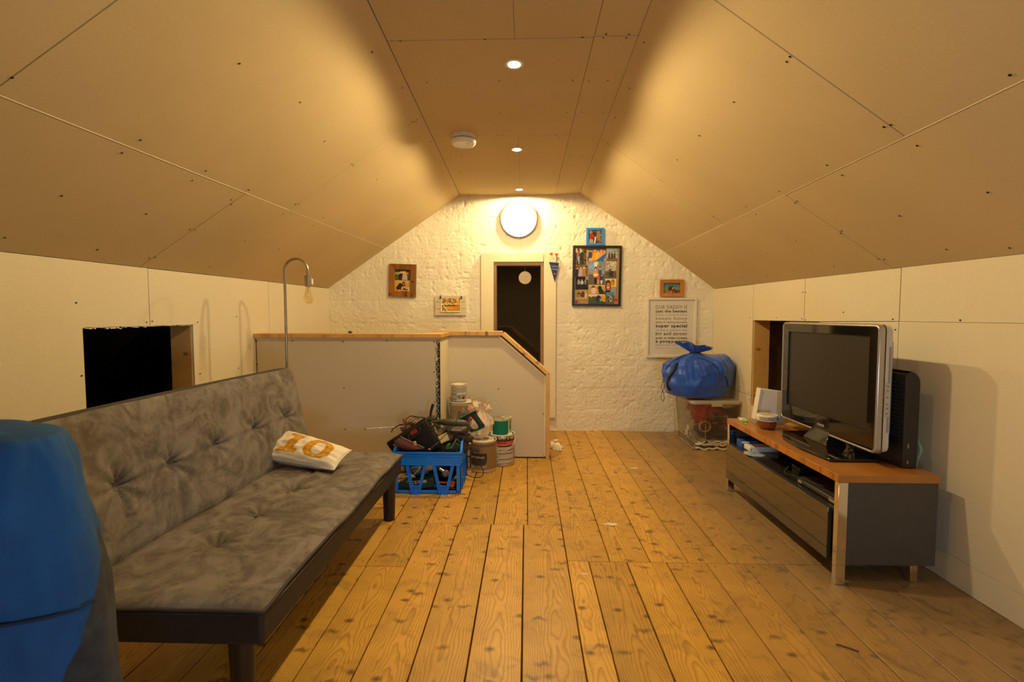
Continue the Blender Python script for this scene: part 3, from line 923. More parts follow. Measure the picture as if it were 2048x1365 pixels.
# ---- sofa bed
s = NT('suede')
co = s.coord()
n1 = s.noise(co, 7.0, 6, 0.68, 1.2); n2 = s.noise(s.map(co, (1, 1, 1)), 22.0, 5, 0.7, 0.8); n3 = s.noise(co, 400.0, 2, 0.5)
c = s.mix(s.ramp(n1, [(0.42, 0.0), (0.60, 1.0)]), (0.125, 0.102, 0.080), (0.235, 0.198, 0.158))
c = s.mix(s.math('MULTIPLY', s.ramp(n2, [(0.46, 0.0), (0.62, 1.0)]), 0.35), c, (0.27, 0.235, 0.19))
s.base(c); s.b.inputs['Roughness'].default_value = 0.85; s.b.inputs['Sheen Weight'].default_value = 0.12
s.b.inputs['Sheen Roughness'].default_value = 0.4; s.b.inputs['Specular IOR Level'].default_value = 0.2
s.bump(s.math('ADD', s.math('MULTIPLY', n1, 2.0), n3), 0.12, 0.003)
SUEDE = s.m
PIPE = mat('suede_piping', (0.055, 0.043, 0.034), .8, var=.1)
SIDEF = mat('dark_border_fabric', (0.014, 0.012, 0.010), .6, var=.25, scale=50, bump=.1)
LEGM = mat('black_leg', (0.012, 0.011, 0.010), .38, var=.1)
SZ = .36
pn = onZ(516, 1212, SZ); pf = onZ(810, 904, SZ)
SX = (pn.x + pf.x) / 2; SY0 = pn.y; SY1 = pf.y
BX = -1.315
BT = onY(577, 736, SY1 - .03)
print('sofa', SX, SY0, SY1, BX, BT)
sofa = thing('sofa_bed', 'grey-brown suede click-clack sofa bed with buttoned back and dark border', 'sofa', ((SX + BX) / 2, (SY0 + SY1) / 2, 0))
L = SY1 - SY0; D = SX - BX
ytuft = [SY0 + .06, 1.62, 1.86, 2.12, 2.40, 2.66]
ytuft = [onZ(px, py, SZ).y for px, py in ((431, 1091), (517, 1028))]
dy = ytuft[1] - ytuft[0]
ytuft = [ytuft[0] + dy * k for k in range(-1, 6) if SY0 + .12 < ytuft[0] + dy * k < SY1 - .04]
vt = (SX - onZ(431, 1091, SZ).x) / D
btuft = [onX(px, py, (BX + BT.x) / 2).y for px, py in ((229.5, 958), (339, 928), (427, 890), (505, 858), (563, 828))]
btuft = [btuft[0] - (btuft[1] - btuft[0])] + btuft
def quilt_h(y, w, tufts, wt, W, seed, puff=.024, dep=.042):
    """height of a buttoned cushion; w runs 0..W across"""
    eu = min(1, max(0, min(y - SY0, SY1 - y)) / .05) ** .5; ev = min(1, max(0, min(w, W - w)) / .05) ** .5
    h = puff * eu * ev
    dmin = 9
    for t in tufts:
        dx = y - t; dz = w - wt
        d = math.hypot(dx, dz)
        if d < dmin: dmin = d; ang = math.atan2(dz, dx)
        h -= dep * math.exp(-(d / .028) ** 1.15) * (1 if eu > .5 else .3)
        h -= .0035 * math.exp(-(dx / .008) ** 2) * (.4 + .6 * math.exp(-abs(dz) / .10))
    h -= .0045 * math.exp(-((w - wt) / .012) ** 2) * (.3 + .7 * math.exp(-dmin / .07))
    h += .0085 * math.exp(-dmin / .075) * math.sin(ang * 9 + 2.5 * mnoise.noise(Vector((y * 3, w * 3, seed)))) * min(1, dmin / .02)
    h += .0055 * mnoise.noise(Vector((y * 5, w * 6, seed))) + .002 * mnoise.noise(Vector((y * 15, w * 15, seed)))
    return h * 1.0
def edgewave(y, seed=0): return .006 * mnoise.noise(Vector((y * 4, seed, 0)))
mb = MB()
def seatp(u, v):
    y = SY0 + L * u; w = D * v
    return Vector((SX + (edgewave(y, 3) if v < .02 else 0) - w, y, SZ - .012 + quilt_h(y, w, ytuft, vt * D, D, 1) + .012 * (1 - smooth01(v / .5)) * 0 + .004 * math.sin(y * 9)))
mb.grid(seatp, 190, 84)
# underside sheet
mb.add([(SX, SY0, SZ - .03), (SX, SY1, SZ - .03), (BX, SY1, SZ - .03), (BX, SY0, SZ - .03)], [(0, 1, 2, 3)])
wb(mb, 'seat', SUEDE, sofa, smooth=180)
mb = MB()
BZ = onY(512, 1298, SY0).z
mb.prism([Vector((SX - .006 + x_, 0, 0)) + Vector((0, y_, BZ)) for x_, y_ in [(0, SY0 + .006), (0, SY1 - .006), (-D + .02, SY1 - .006), (-D + .02, SY0 + .006)]], (0, 0, SZ - .016 - BZ))
wb(mb, 'seat_border', SIDEF, sofa, bevel=.012, bseg=3)
pts = [seatp(k / 60, 0) + Vector((.001, 0, 0)) for k in range(61)]
pts = [seatp(0, 1 - k / 20) + Vector((0, -.001, 0)) for k in range(21)] + pts + [seatp(1, k / 20) for k in range(21)]
mb = MB(); mb.tube(pts, .0045, 6); wb(mb, 'piping', PIPE, sofa, smooth=180)
# back
B0 = Vector((BX + .004, 0, SZ - .02)); B1 = Vector((BT.x, 0, BT.z))
bd = (B1 - B0); BL = bd.length; bd.normalize(); bn = Vector((bd.z, 0, -bd.x))
def backp(u, v, off=None):
    y = SY0 + L * u - .0; w = BL * v
    sag = .012 * math.sin(min(1, max(0, (y - SY0) / L)) * math.pi * 1.0) * v
    lean = .02 * (1 - u) * v
    h = quilt_h(y, w, btuft, BL * .50, BL, 5) if off is None else off
    w -= .022 * max(0, (u - .97) / .03) ** 2 * v ** 10
    return B0 + Vector((.055 * u ** 6 * (1 - v), y, 0)) + bd * (w + sag * .3) + bn * h
mb = MB()
mb.grid(lambda u, v: backp(u, v), 190, 84)
mb.grid(lambda u, v: backp(u, v, -.045), 12, 6, flip=True)
edge = [(k / 40, 0) for k in range(40)] + [(1, k / 20) for k in range(20)] + [(1 - k / 40, 1) for k in range(40)] + [(0, 1 - k / 20) for k in range(20)]
vs = []; fs = []
for i, (u, v) in enumerate(edge):
    vs += [backp(u, v), backp(u, v, -.045)]
n_ = len(edge)
for i in range(n_):
    j = (i + 1) % n_; fs.append((2 * i, 2 * j, 2 * j + 1, 2 * i + 1))
mb.add(vs, fs)
wb(mb, 'backrest', SUEDE, sofa, smooth=60)
for off, r in ((-.002, .005), (-.043, .005)):
    mb = MB(); mb.tube([backp(u, v, off) for u, v in edge[40:]] , r, 6); wb(mb, 'piping', PIPE, sofa, smooth=180)
for tf, fn in ((ytuft, lambda t: seatp((t - SY0) / L, vt)), (btuft[1:], lambda t: backp((t - SY0) / L, .5))):
    for t in tf:
        p = fn(t); mb = MB()
        mb.blob((p.x, p.y, p.z + .0), (.009, .009, .006) if tf is ytuft else (.006, .009, .009), 0, sub=2)
        wb(mb, 'button', PIPE, sofa, smooth=180)
for (x, y) in ((onY(485, 1297, SY0 + .075).x, SY0 + .075), (SX - .055, SY1 - .10), (BX + .02, SY0 + .10), (BX + .02, SY1 - .10)):
    mb = MB(); mb.lathe([(.029, 0), (.031, .004), (.037, BZ - .004), (.037, BZ + .01)], 26, cx=x, cy=y)
    wb(mb, 'leg', LEGM, sofa, smooth=50)

# ---- cushion with a printed 10
def zc(px, py, z): return onZ(px, py, z)
cTL = zc(571, 861, .525); cTR = zc(703, 901, .455); cBR = zc(668, 941, .395); cBL = zc(513, 915, .425)
print('cushion', cTL, cTR, cBR, cBL, (cTR - cTL).length, (cTL - cBL).length)
cn = (cTR - cBL).cross(cTL - cBR).normalized()
if cn.z < 0: cn = -cn
def cush(u, v, side):
    p = cBL * (1 - u) * (1 - v) + cBR * u * (1 - v) + cTR * u * v + cTL * (1 - u) * v
    a = 2 * u - 1; b_ = 2 * v - 1
    t = ((1 - a * a) * (1 - b_ * b_)); t = t ** .42
    c_ = (cBL + cBR + cTR + cTL) / 4
    # edges bow inwards between the pinched corners
    pin = .045 * ((1 - a * a) * b_ * b_ + (1 - b_ * b_) * a * a)
    p = p + (c_ - p) * pin
    w = .008 * mnoise.noise(Vector((u * 5, v * 5, 2 + side))) + .004 * mnoise.noise(Vector((u * 12, v * 9, side)))
    k = .052 if side > 0 else .060
    fold = .006 * math.sin(v * 26 + 5 * u) * math.exp(-((v - .03) / .09) ** 2)
    return p + cn * (side * k * t + w * (t ** .5) + (fold * t ** .5 if side > 0 else 0)) + cn * (.018 if side < 0 else 0) * 0
cush_t = thing('cushion', 'cream cushion printed with a large ochre number ten on the sofa seat', 'cushion', (cBL + cBR) / 2 - Vector((0, 0, .03)))
cv = Canvas(200, 130, (.93, .88, .78))
O = (208, 146, 18)
def T(u, v): return u, v
def seg(pts, c): cv.poly(pts, c)
# numeral one with slab serifs
seg([(.20, .16), (.47, .16), (.47, .29), (.405, .32), (.405, .70), (.425, .83), (.36, .86), (.22, .86), (.20, .80), (.235, .745), (.295, .72), (.30, .60), (.28, .56), (.285, .32), (.22, .29)], O)
seg([(.535, .30), (.60, .18), (.70, .15), (.80, .18), (.87, .30), (.87, .70), (.80, .82), (.70, .86), (.60, .82), (.535, .70)], O)
seg([(.635, .38), (.66, .30), (.70, .285), (.74, .30), (.765, .38), (.765, .65), (.74, .725), (.70, .74), (.66, .725), (.635, .65)], (237, 224, 199))
Wt = (226, 205, 160)
for k in range(12):
    cv.ell(.345, .36 + k * .036, .007, .009, Wt)
for k in range(6): cv.ell(.235 + k * .02 + (.06 if k > 2 else 0), .225, .006, .010, Wt)
for k in range(5): cv.ell(.25 + k * .022, .80, .005, .008, Wt)
for k in range(36):
    a = 2 * math.pi * k / 36
    if -1.75 < a - math.pi * 2 < -1.35: continue
    cv.ell(.70 + .118 * math.copysign(abs(math.cos(a)) ** .6, math.cos(a)), .505 + .275 * math.copysign(abs(math.sin(a)) ** .8, math.sin(a)), .005 + .003 * (k % 3 == 0), .008, Wt)
cv.ell(.34, .225, .012, .03, Wt); cv.ell(.34, .225, .006, .018, O)
cv.ell(.70, .215, .013, .035, Wt); cv.ell(.70, .215, .007, .02, O)
for x0, w_ in ((.36, .03), (.42, .02), (.455, .035), (.51, .025), (.56, .02), (.60, .035), (.65, .03)):
    cv.rect(x0, .935, x0 + w_, .965, (205, 145, 45))
o = cv.build('cover_front', lambda u, v: cush(u, v, 1) - cush_t.location, vcol_mat('printed_cotton', .85, bump=.1), cush_t, smooth=180)
COT = mat('cream_cotton', (0.70, 0.63, 0.49), .85, var=.04, bump=.1)
mb = MB(); mb.grid(lambda u, v: cush(u, v, -1), 60, 40, flip=True); wb(mb, 'cover_back', COT, cush_t, smooth=180)
mb = MB(); mb.tube([cush(u, v, 0) + cn * .001 for u, v in [(k / 30, 0) for k in range(31)] + [(1, k / 20) for k in range(1, 21)]], .0035, 6)
wb(mb, 'seam', COT, cush_t, smooth=180)

# ---- arc floor lamp
STEEL = mat('brushed_steel', (0.42, 0.37, 0.30), .30, .9, var=.12, scale=80)
LY = 3.02
pa_ = onY(574, 740, LY); pt = onY(598, 518, LY); pr = onY(616, 560, LY)
r = (pr.x - pa_.x) / 2
zt_ = pt.z - r
lamp = thing('floor_lamp', 'brushed steel arc floor lamp with bare bulb behind the sofa', 'floor lamp', (pa_.x, LY, 0))
pts = [(0, 0, .015), (0, 0, .6), (0, 0, zt_)] + [(r - r * math.cos(a), 0, zt_ + r * math.sin(a)) for a in [math.pi * k / 20 for k in range(1, 21)]]
sz = onY(616, 552, LY).z
pts.append((2 * r, 0, sz))
mb = MB(); mb.tube(pts, .0085, 12); mb.build('pole', STEEL, lamp, smooth=60)
mb = MB(); mb.lathe([(.115, 0), (.118, .004), (.118, .014), (.11, .018), (.012, .020), (.012, .03)], 36); mb.build('base', STEEL, lamp, smooth=40)
se = onY(616, 573, LY).z
mb = MB(); mb.lathe([(.013, sz + .004), (.0215, sz), (.0215, se), (.018, se - .002)], 24, cx=2 * r); mb.build('socket', STEEL, lamp, smooth=40)
mb = MB(); mb.box(2 * r + .02, 2 * r + .030, -.008, .008, sz - .055, sz - .02); mb.build('switch', WHITEP, lamp, bevel=.001)
s = NT('clear_bulb_glass')
g = s.n('ShaderNodeBsdfGlossy'); g.inputs['Roughness'].default_value = .05; g.inputs['Color'].default_value = (1, .93, .78, 1)
tr = s.n('ShaderNodeBsdfTransparent'); tr.inputs['Color'].default_value = (.97, .91, .76, 1)
lw = s.n('ShaderNodeLayerWeight'); lw.inputs['Blend'].default_value = .35
mx = s.n('ShaderNodeMixShader'); s.l(s.math('ADD', s.math('MULTIPLY', lw.outputs['Facing'], .45), .05), mx.inputs[0]); s.l(tr.outputs[0], mx.inputs[1]); s.l(g.outputs[0], mx.inputs[2]); s.l(mx.outputs[0], s.out.inputs[0])
BULB = s.m
bz = onY(616, 608, LY).z; hb = se - bz
mb = MB(); mb.lathe([(.013, se), (.015, se - hb * .12), (.023, se - hb * .40), (.030, se - hb * .66), (.0305, se - hb * .76), (.026, se - hb * .90), (.014, se - hb * .98), (.0005, bz)], 24, cx=2 * r)
bulb = mb.build('bulb', BULB, lamp, smooth=180)
mb = MB(); mb.cyl((2 * r, 0, se - .004), (2 * r, 0, se - hb * .35), .004, .003, 8)
for k in range(6):
    a = k * math.pi / 3
    mb.tube([(2 * r + .003 * math.cos(a), .003 * math.sin(a), se - hb * .33), (2 * r + .010 * math.cos(a), .010 * math.sin(a), se - hb * .72)], .0007, 4)
mb.build('filament', mat('filament', (.75, .6, .35), .4, .3), lamp)
bulb.parent = lamp

# ---- TV bench
TZ = .478
q = onZ(1677, 951, TZ); BX0 = q.x; BY0 = q.y
q = onY(1883, 951, BY0); BX1 = min(q.x, XR - .03)
BY1 = onZ(1452, 837, TZ).y
print('bench', BX0, BX1, BY0, BY1)
bench = thing('tv_bench', 'low grey television bench with walnut top and chrome legs', 'tv bench', ((BX0 + BX1) / 2, (BY0 + BY1) / 2, 0))
WALN = wood_mat('walnut_top', (0.47, 0.19, 0.034), (0.14, 0.042, 0.006), 12, 5, .30, 'Y', False, False, coat=.15)
GREYL = mat('grey_laminate', (0.062, 0.055, 0.046), .42, var=.08)
GLOSSG = mat('grey_gloss', (0.040, 0.034, 0.024), .06, var=.03, coat=1.0, spec=1.0)
DARKI = mat('bench_inside', (0.020, 0.018, 0.016), .5, var=.1)
CHROME = mat('chrome', (0.80, 0.76, 0.70), .10, 1.0, var=.02)
mb = MB(); mb.box(BX0, BX1, BY0, BY1, TZ - .033, TZ); wb(mb, 'top', WALN, bench, bevel=.0015)
zb_ = onY(1790, 1133, BY0).z
xa = BX0 + .045
mb = MB(); mb.box(xa, BX1 - .006, BY0 + .004, BY0 + .024, zb_, TZ - .034); wb(mb, 'side_panel', GREYL, bench, bevel=.001)
mb = MB(); mb.box(xa, BX1 - .006, BY1 - .024, BY1 - .004, zb_, TZ - .034); wb(mb, 'side_panel', GREYL, bench, bevel=.001)
mb = MB(); mb.box(BX1 - .018, BX1 - .0065, BY0 + .025, BY1 - .025, zb_, TZ - .034); wb(mb, 'back_panel', DARKI, bench)
mb = MB(); mb.box(xa, BX1 - .019, BY0 + .025, BY1 - .025, zb_, zb_ + .016); wb(mb, 'bottom_panel', GREYL, bench)
SH = .322
mb = MB(); mb.box(xa - .035, BX1 - .019, BY0 + .025, BY1 - .025, SH - .014, SH); wb(mb, 'shelf', mat('shelf_gloss', (.025, .024, .022), .2, var=.05), bench)
mb = MB(); mb.box(xa - .022, xa - .004, BY0 + .026, BY1 - .026, zb_ + .004, SH - .016); wb(mb, 'inner_front', GREYL, bench)
dx = BX0 - .004
mb = MB(); mb.box(dx, dx + .020, BY0 + .055, BY1 - .012, zb_ + .0, SH - .006)
drw = wb(mb, 'drawer', GLOSSG, bench, bevel=.002)
for (y0, y1) in ((BY0, BY0 + .055), (BY1 - .05, BY1)):
    yy = y0 if y0 == BY0 else y1 - .03
    mb = MB(); mb.box(BX0 + .004, xa - .001, yy + (.002 if y0 == BY0 else 0), yy + .028, 0, TZ - .034); wb(mb, 'leg', CHROME, bench, bevel=.001)
for yy in (BY0 + .03, BY1 - .06):
    mb = MB(); mb.box(BX1 - .085, BX1 - .055, yy, yy + .03, 0, zb_ - .0005); wb(mb, 'leg', CHROME, bench, bevel=.001)

# ---- television
SILV = mat('silver_plastic', (0.46, 0.43, 0.39), .25, .6, var=.03)
GLOSSB = mat('gloss_black', (0.008, 0.008, 0.008), .06, var=0, coat=.5)
SCREEN = mat('matt_screen', (0.030, 0.026, 0.020), .33, var=.04, spec=.35)
WHITEC = mat('white_casing', (0.62, 0.58, 0.52), .35, var=.02)
tr_ = onX(1757, 652, 1.535); br_ = onX(1749, 912, 1.535); tl_ = onX(1568, 643, 1.55); bl_ = onX(1565, 834, 1.55)
print('tv', tr_, br_, tl_, bl_)
TVX = 1.538; TY0 = (tr_.y + br_.y) / 2; TY1 = (tl_.y + bl_.y) / 2; TZ0 = (br_.z + bl_.z) / 2; TZ1 = (tr_.z + tl_.z) / 2
tvc = Vector((TVX, (TY0 + TY1) / 2, TZ)); TW = TY1 - TY0; TH = TZ1 - TZ0; zc_ = (TZ0 + TZ1) / 2 - TZ
tv = thing('television', 'silver-framed flat television with black glossy bezel on the bench', 'television', tvc)
def xpoly(pts, x): return [(x, p[0], p[1]) for p in pts]
def ring_x(mb, outer, inner, x0, x1):
    n = len(outer)
    vs = xpoly(outer, x0) + xpoly(inner, x0) + xpoly(outer, x1) + xpoly(inner, x1)
    fs = []
    for i in range(n):
        j = (i + 1) % n
        fs += [(i, j, n + j, n + i), (2 * n + i, 3 * n + i, 3 * n + j, 2 * n + j), (i, 2 * n + i, 2 * n + j, j), (n + i, n + j, 3 * n + j, 3 * n + i)]
    mb.add(vs, fs)
mb = MB(); ring_x(mb, rr2(TW, TH, .028, cy=zc_), rr2(TW - .024, TH - .024, .018, cy=zc_), 0, .030); mb.build('frame', SILV, tv, bevel=.006, bseg=3)
mb = MB(); ring_x(mb, rr2(TW + .004, TH + .004, .030, cy=zc_), rr2(TW - .03, TH - .03, .018, cy=zc_), .0305, .033); mb.build('frame_lip', CHROME, tv)
sw_, sh_ = TW - .125, TH - .145; sz_ = zc_ + .020
mb = MB()
outer = rr2(TW - .024, TH - .024, .018, cy=zc_); inner = rr2(sw_, sh_, .002, cy=sz_)
ring_x(mb, outer, inner, .004, .020); mb.build('bezel', GLOSSB, tv)
mb = MB(); mb.prism(xpoly(rr2(sw_ + .004, sh_ + .004, .002, cy=sz_), .012), (.01, 0, 0)); mb.build('screen', SCREEN, tv)
mb = MB(); mb.prism(xpoly(rr2(TW - .006, TH - .01, .028, cy=zc_), .0335), (.030, 0, 0)); mb.build('rear_casing', WHITEC, tv, bevel=.006, bseg=3)
mb = MB(); mb.prism(xpoly(rr2(TW - .05, TH - .06, .03, cy=zc_), .064), (.016, 0, 0)); mb.build('rear_casing', WHITEC, tv, bevel=.006, bseg=3)
mb = MB(); mb.prism(xpoly(rr2(TW - .12, TH - .12, .03, cy=zc_), .0805), (.03, 0, 0)); mb.build('rear_casing', mat('grey_casing', (.3, .28, .25), .4), tv, bevel=.006, bseg=3)
mb = MB(); mb.box(.048, .056, -TW / 2 + .0015, -TW / 2 + .0035, zc_ - TH * .33, zc_ + TH * .33); mb.build('side_groove', mat('grey_casing', (.3, .28, .25), .4), tv)
mb = MB(); mb.prism([(x_ + .046, -TW / 2 + .003, z_ + zc_ - .045) for x_, z_ in rr2(.020, .15, .008)], (0, -.0025, 0)); pnl = mb.build('control_panel', mat('pale_grey_plastic', (.5, .47, .42), .4), tv)
for k, dz in enumerate((.062, .042, .012, -.018, -.036, -.060)):
    mb = MB(); mb.cyl((.046, -TW / 2 + .0005, zc_ - .045 + dz), (.046, -TW / 2 - .0015, zc_ - .045 + dz), .0035, n=10); mb.build('button', mat('grey_button', (.25, .23, .2), .4), pnl)
mb = MB()
lw_ = .058
lettering(mb, 'PHILIPS', lambda u, v: (.0034, .030 - u * lw_ + .0, zc_ - TH / 2 + .036 + v * .0115), bold=.03)
mb.build('logo', mat('logo_silver', (.75, .70, .62), .3, .4), tv, recalc=False)
mb = MB(); mb.box(-.002, .004, -.03, .05, zc_ - TH / 2 - .002, zc_ - TH / 2 + .004); mb.build('sensor_strip', GLOSSB, tv)
# foot
fp = [(1.392 - TVX, 2.19 - tvc.y), (1.372 - TVX, 2.40 - tvc.y), (1.395 - TVX, 2.60 - tvc.y), (1.47 - TVX, 2.74 - tvc.y), (.14, 2.74 - tvc.y), (.14, 2.19 - tvc.y)]
mb = MB(); mb.prism([(x_, y_, .0055) for x_, y_ in fp], (0, 0, .010)); mb.build('foot', GLOSSB, tv, bevel=.002)
mb = MB(); mb.prism([(x_ * .9, y_ * .9, .0) for x_, y_ in fp], (0, 0, .0055)); mb.build('foot_pad', LEGM, tv)
mb = MB(); mb.hexa([(-.03, -.10, .0155), (.075, -.10, .0155), (.075, .10, .0155), (-.03, .10, .0155)], [(.022, -.055, zc_ - TH / 2 + .05), (.065, -.055, zc_ - TH / 2 + .05), (.065, .055, zc_ - TH / 2 + .05), (.022, .055, zc_ - TH / 2 + .05)]); mb.build('neck', GLOSSB, tv, bevel=.003)
for k in range(3):
    mb = MB(); mb.tube(spline([(.06, -.15 + k * .02, zc_ - TH / 2 + .03), (.05, -.18 + k * .03, .045), (.075, -.12 - k * .04, .020), (.11, -.22 + k * .05, .019), (.13, -.1, .03)], 6), .0022, 6); mb.build('cable', LEGM, tv, smooth=180)

# ---- black vented appliance behind the television
AX0 = tvc.x + .115; AX1 = onY(1832, 880, 2.12).x; AZ1 = onY(1800, 742, 2.12).z
ap = thing('fan_heater', 'black plastic appliance with ribbed vents standing behind the television', 'appliance', ((AX0 + AX1) / 2, 2.26, TZ))
aw = AX1 - AX0; ah = AZ1 - TZ
BLK = mat('black_plastic', (0.016, 0.015, 0.014), .42, var=.1)
prof = [(-aw / 2, .004), (aw / 2, .004), (aw / 2, ah - .06)] + [(aw / 2 - .055 + .055 * math.cos(a), ah - .055 + .055 * math.sin(a)) for a in [math.radians(x_) for x_ in range(10, 91, 10)]] + [(-aw / 2 + .02, ah - .002), (-aw / 2, ah - .018)]
mb = MB(); mb.prism([(x_, -.15, z_) for x_, z_ in prof], (0, .30, 0)); mb.build('body', BLK, ap, bevel=.006, bseg=3)
for k in range(16):
    z_ = .12 + k * .017
    mb = MB(); mb.box(-aw / 2 - .006, -aw / 2 + .002, -.13, .12, z_, z_ + .007); mb.build('vent_rib', BLK, ap)
for k in range(12):
    z_ = .14 + k * .018
    mb = MB(); mb.box(aw / 2 - .002, aw / 2 + .004, -.13, .12, z_, z_ + .008); mb.build('vent_rib', BLK, ap)
mb = MB(); mb.box(-aw / 2 + .005, aw / 2 - .005, -.13, .13, 0, .0045); mb.build('foot', LEGM, ap)
for z0_, z1_ in ((.09, .11), (.02, .035)):
    mb = MB(); mb.box(-.012, -.006, -.1512, -.150, z0_, z1_); mb.build('indicator', mat('grey_button', (.25, .23, .2), .4), ap)
rag = thing('cloth', 'pale green rag hanging between the black appliance and the wall', 'cloth', (AX1 + .008, 2.18, TZ))
mb = MB(); mb.grid(lambda u, v: Vector((.004 + .012 * v * (1 - v) * 3 + .004 * math.sin(u * 9 + v * 5), -.06 + .16 * u + .01 * math.sin(v * 8), .0 + .145 * v)), 14, 14)
o = mb.build('rag', mat('pale_green_cloth', (.32, .42, .36), .9, var=.1), rag, smooth=180); o.name = 'cloth_sheet'
sm_ = o.modifiers.new('t', 'SOLIDIFY'); sm_.thickness = .003

# ---- white router with its stand
ry = 2.99
p0 = onY(1513, 848, ry); p1 = onY(1562, 848, ry)
rt = thing('router', 'white upright router on grey flared stand at the far bench end', 'router', ((p0.x + p1.x) / 2, ry, TZ))
w2 = (p1.x - p0.x) / 2
hr = onY(1540, 777, ry).z - TZ
mb = MB(); mb.hexa([(-w2 - .012, -.012, .03), (w2 - .01, -.012, .03), (w2 - .01, .022, .03), (-w2 - .012, .022, .03)], [(-w2 + .018, -.012, hr), (w2 - .003, -.012, hr - .018), (w2 - .003, .022, hr - .018), (-w2 + .018, .022, hr)]); mb.build('body', WHITEP, rt, bevel=.004)
mb = MB(); mb.hexa([(-w2 - .018, -.020, .028), (-w2 - .0125, -.020, .028), (-w2 - .0125, .03, .028), (-w2 - .018, .03, .028)], [(-w2 + .010, -.020, hr + .001), (-w2 + .0165, -.020, hr + .001), (-w2 + .0165, .03, hr + .001), (-w2 + .010, .03, hr + .001)]); mb.build('side_trim', WHITEP, rt)
GR = mat('grey_stand', (0.30, 0.28, 0.25), .4, var=.03)
mb = MB(); mb.prism([(x_, -.035, z_) for x_, z_ in [(-w2 - .02, 0), (w2 + .018, 0), (w2 + .003, .018), (w2 - .004, .045), (-w2 - .006, .045), (-w2 - .012, .04)]], (0, .07, 0)); mb.build('stand', GR, rt, bevel=.002)

# ---- round jar
jy = 2.845; pj = onY(1534, 845, jy)
jar = thing('jar', 'round amber cosmetic jar with white printed lid on the bench', 'jar', (pj.x, jy, TZ))
jr = 20 * jy / FPX * .98
mb = MB(); mb.lathe([(.0005, 0), (jr * .52, 0), (jr * .70, .006), (jr * .86, .020), (jr * .91, .036), (jr * .91, .052), (jr * .86, .054)], 36); mb.build('body', mat('amber_plastic', (0.22, 0.060, 0.012), .18, var=.03, coat=.4), jar, smooth=50)
mb = MB(); mb.lathe([(jr * .86, .0515), (jr * .99, .0515), (jr, .053), (jr, .081), (jr * .96, .085), (jr * .86, .0862), (.0005, .0862)], 40); lid = mb.build('lid', WHITEP, jar, smooth=40)
cv = Canvas(60, 14, (.78, .74, .66))
for r0 in range(5): cv.rect(.06, .16 + r0 * .16, .60 - .05 * (r0 % 2), .24 + r0 * .16, (120, 112, 100))
cv.rect(.74, .2, .80, .85, (60, 55, 50)); cv.rect(.82, .3, .86, .7, (60, 55, 50)); cv.speck(.25, 3, 1, (0.05, 0.1, .62, .95))
cv.build('label_band', lambda u, v: ((jr + .0006) * math.sin((u - .5) * 2.6), -(jr + .0006) * math.cos((u - .5) * 2.6), .055 + v * .024), vcol_mat('printed_label', .5), lid, smooth=180)
cv = Canvas(30, 30, (.80, .76, .68)); cv.ell(.5, .5, .38, .38, (120, 130, 110)); cv.ell(.5, .5, .33, .33, (205, 198, 180)); cv.rect(.3, .45, .7, .55, (140, 130, 90)); cv.ell(.6, .35, .1, .08, (190, 130, 50))
cv.build('lid_print', lambda u, v: ((u - .5) * jr * 1.3, (v - .5) * jr * 1.3, .0868), vcol_mat('printed_label', .5), lid)

# ---- little things on the bench top
p = onZ(1490, 842, TZ + .004)
t = thing('key_tag', 'small bright green key tag lying on the bench top', 'key tag', (p.x, p.y, TZ), -.4)
mb = MB(); mb.prism([(x_, y_, .0005) for x_, y_ in rr2(.034, .055, .012)], (0, 0, .006)); mb.build('tag', mat('lime_plastic', (.12, .62, .03), .35), t, bevel=.0015)
mb = MB(); mb.tube([(.010 * math.cos(a), -.036 + .010 * math.sin(a), .002) for a in [k * math.pi / 8 for k in range(16)]], .0012, 6, closed=True); mb.build('ring', CHROME, t)
mb = MB(); mb.box(-.003, .003, -.082, -.045, .001, .003); mb.cyl((0, -.088, .001), (0, -.088, .003), .009, n=12); mb.build('key', CHROME, t)
p = onZ(1582, 851, TZ)
t = tag(MB().prism([(x_, y_, .0004) for x_, y_ in rr2(.055, .085, .004)], (0, 0, .004)).build('card', mat('cream_card', (.72, .52, .30), .6), None, loc=(p.x, p.y, TZ)), 'small cream card lying beside the television foot', 'card')
t.rotation_euler = (0, 0, .25)
p = onZ(1509, 832, TZ)
t = tag(MB().prism([(-.03, -.02, .0004), (.03, -.01, .0004), (.025, .04, .004), (-.02, .03, .012)], (0, 0, .0012)).build('paper_scrap', WHITEP, None, loc=(rt.location.x - .12, min(p.y, BY1 - .05), TZ)), 'white paper scrap sticking out left of the router', 'paper')

# ---- things on the bench shelf
p = onZ(1474, 897, SH)
xsh = xa - .02
t = thing('blue_box', 'small blue box at the far end of the bench shelf', 'box', (xsh + .05, p.y + .03, SH))
mb = MB(); mb.box(-.045, .055, -.03, .04, .0, .045); mb.build('carton', mat('blue_card', (.02, .10, .42), .4), t, bevel=.001)
mb = MB(); mb.box(-.045, .0, -.031, -.0302, .03, .043); mb.build('label', WHITEP, t)
pc0 = onZ(1476, 899, SH); pc1 = onZ(1527, 896, SH)
t = thing('console_box', 'slim white plastic device on the bench shelf below the jar', 'device', (xsh + .10, pc0.y - .03, SH))
mb = MB(); mb.prism([(x_, -.04, z_) for x_, z_ in rr2(.175, .032, .007, cy=.017)], (0, .08, 0)); mb.build('shell', WHITEP, t, bevel=.002)
mb = MB(); mb.box(-.083, -.079, -.0408, -.040, .012, .020); mb.build('socket', LEGM, t)
pd = onZ(1503, 904, SH)
t = thing('compact_disc', 'silver disc lying on the shelf before the white device', 'disc', (max(pd.x, xsh + .055) - .03, pd.y - .05, SH))
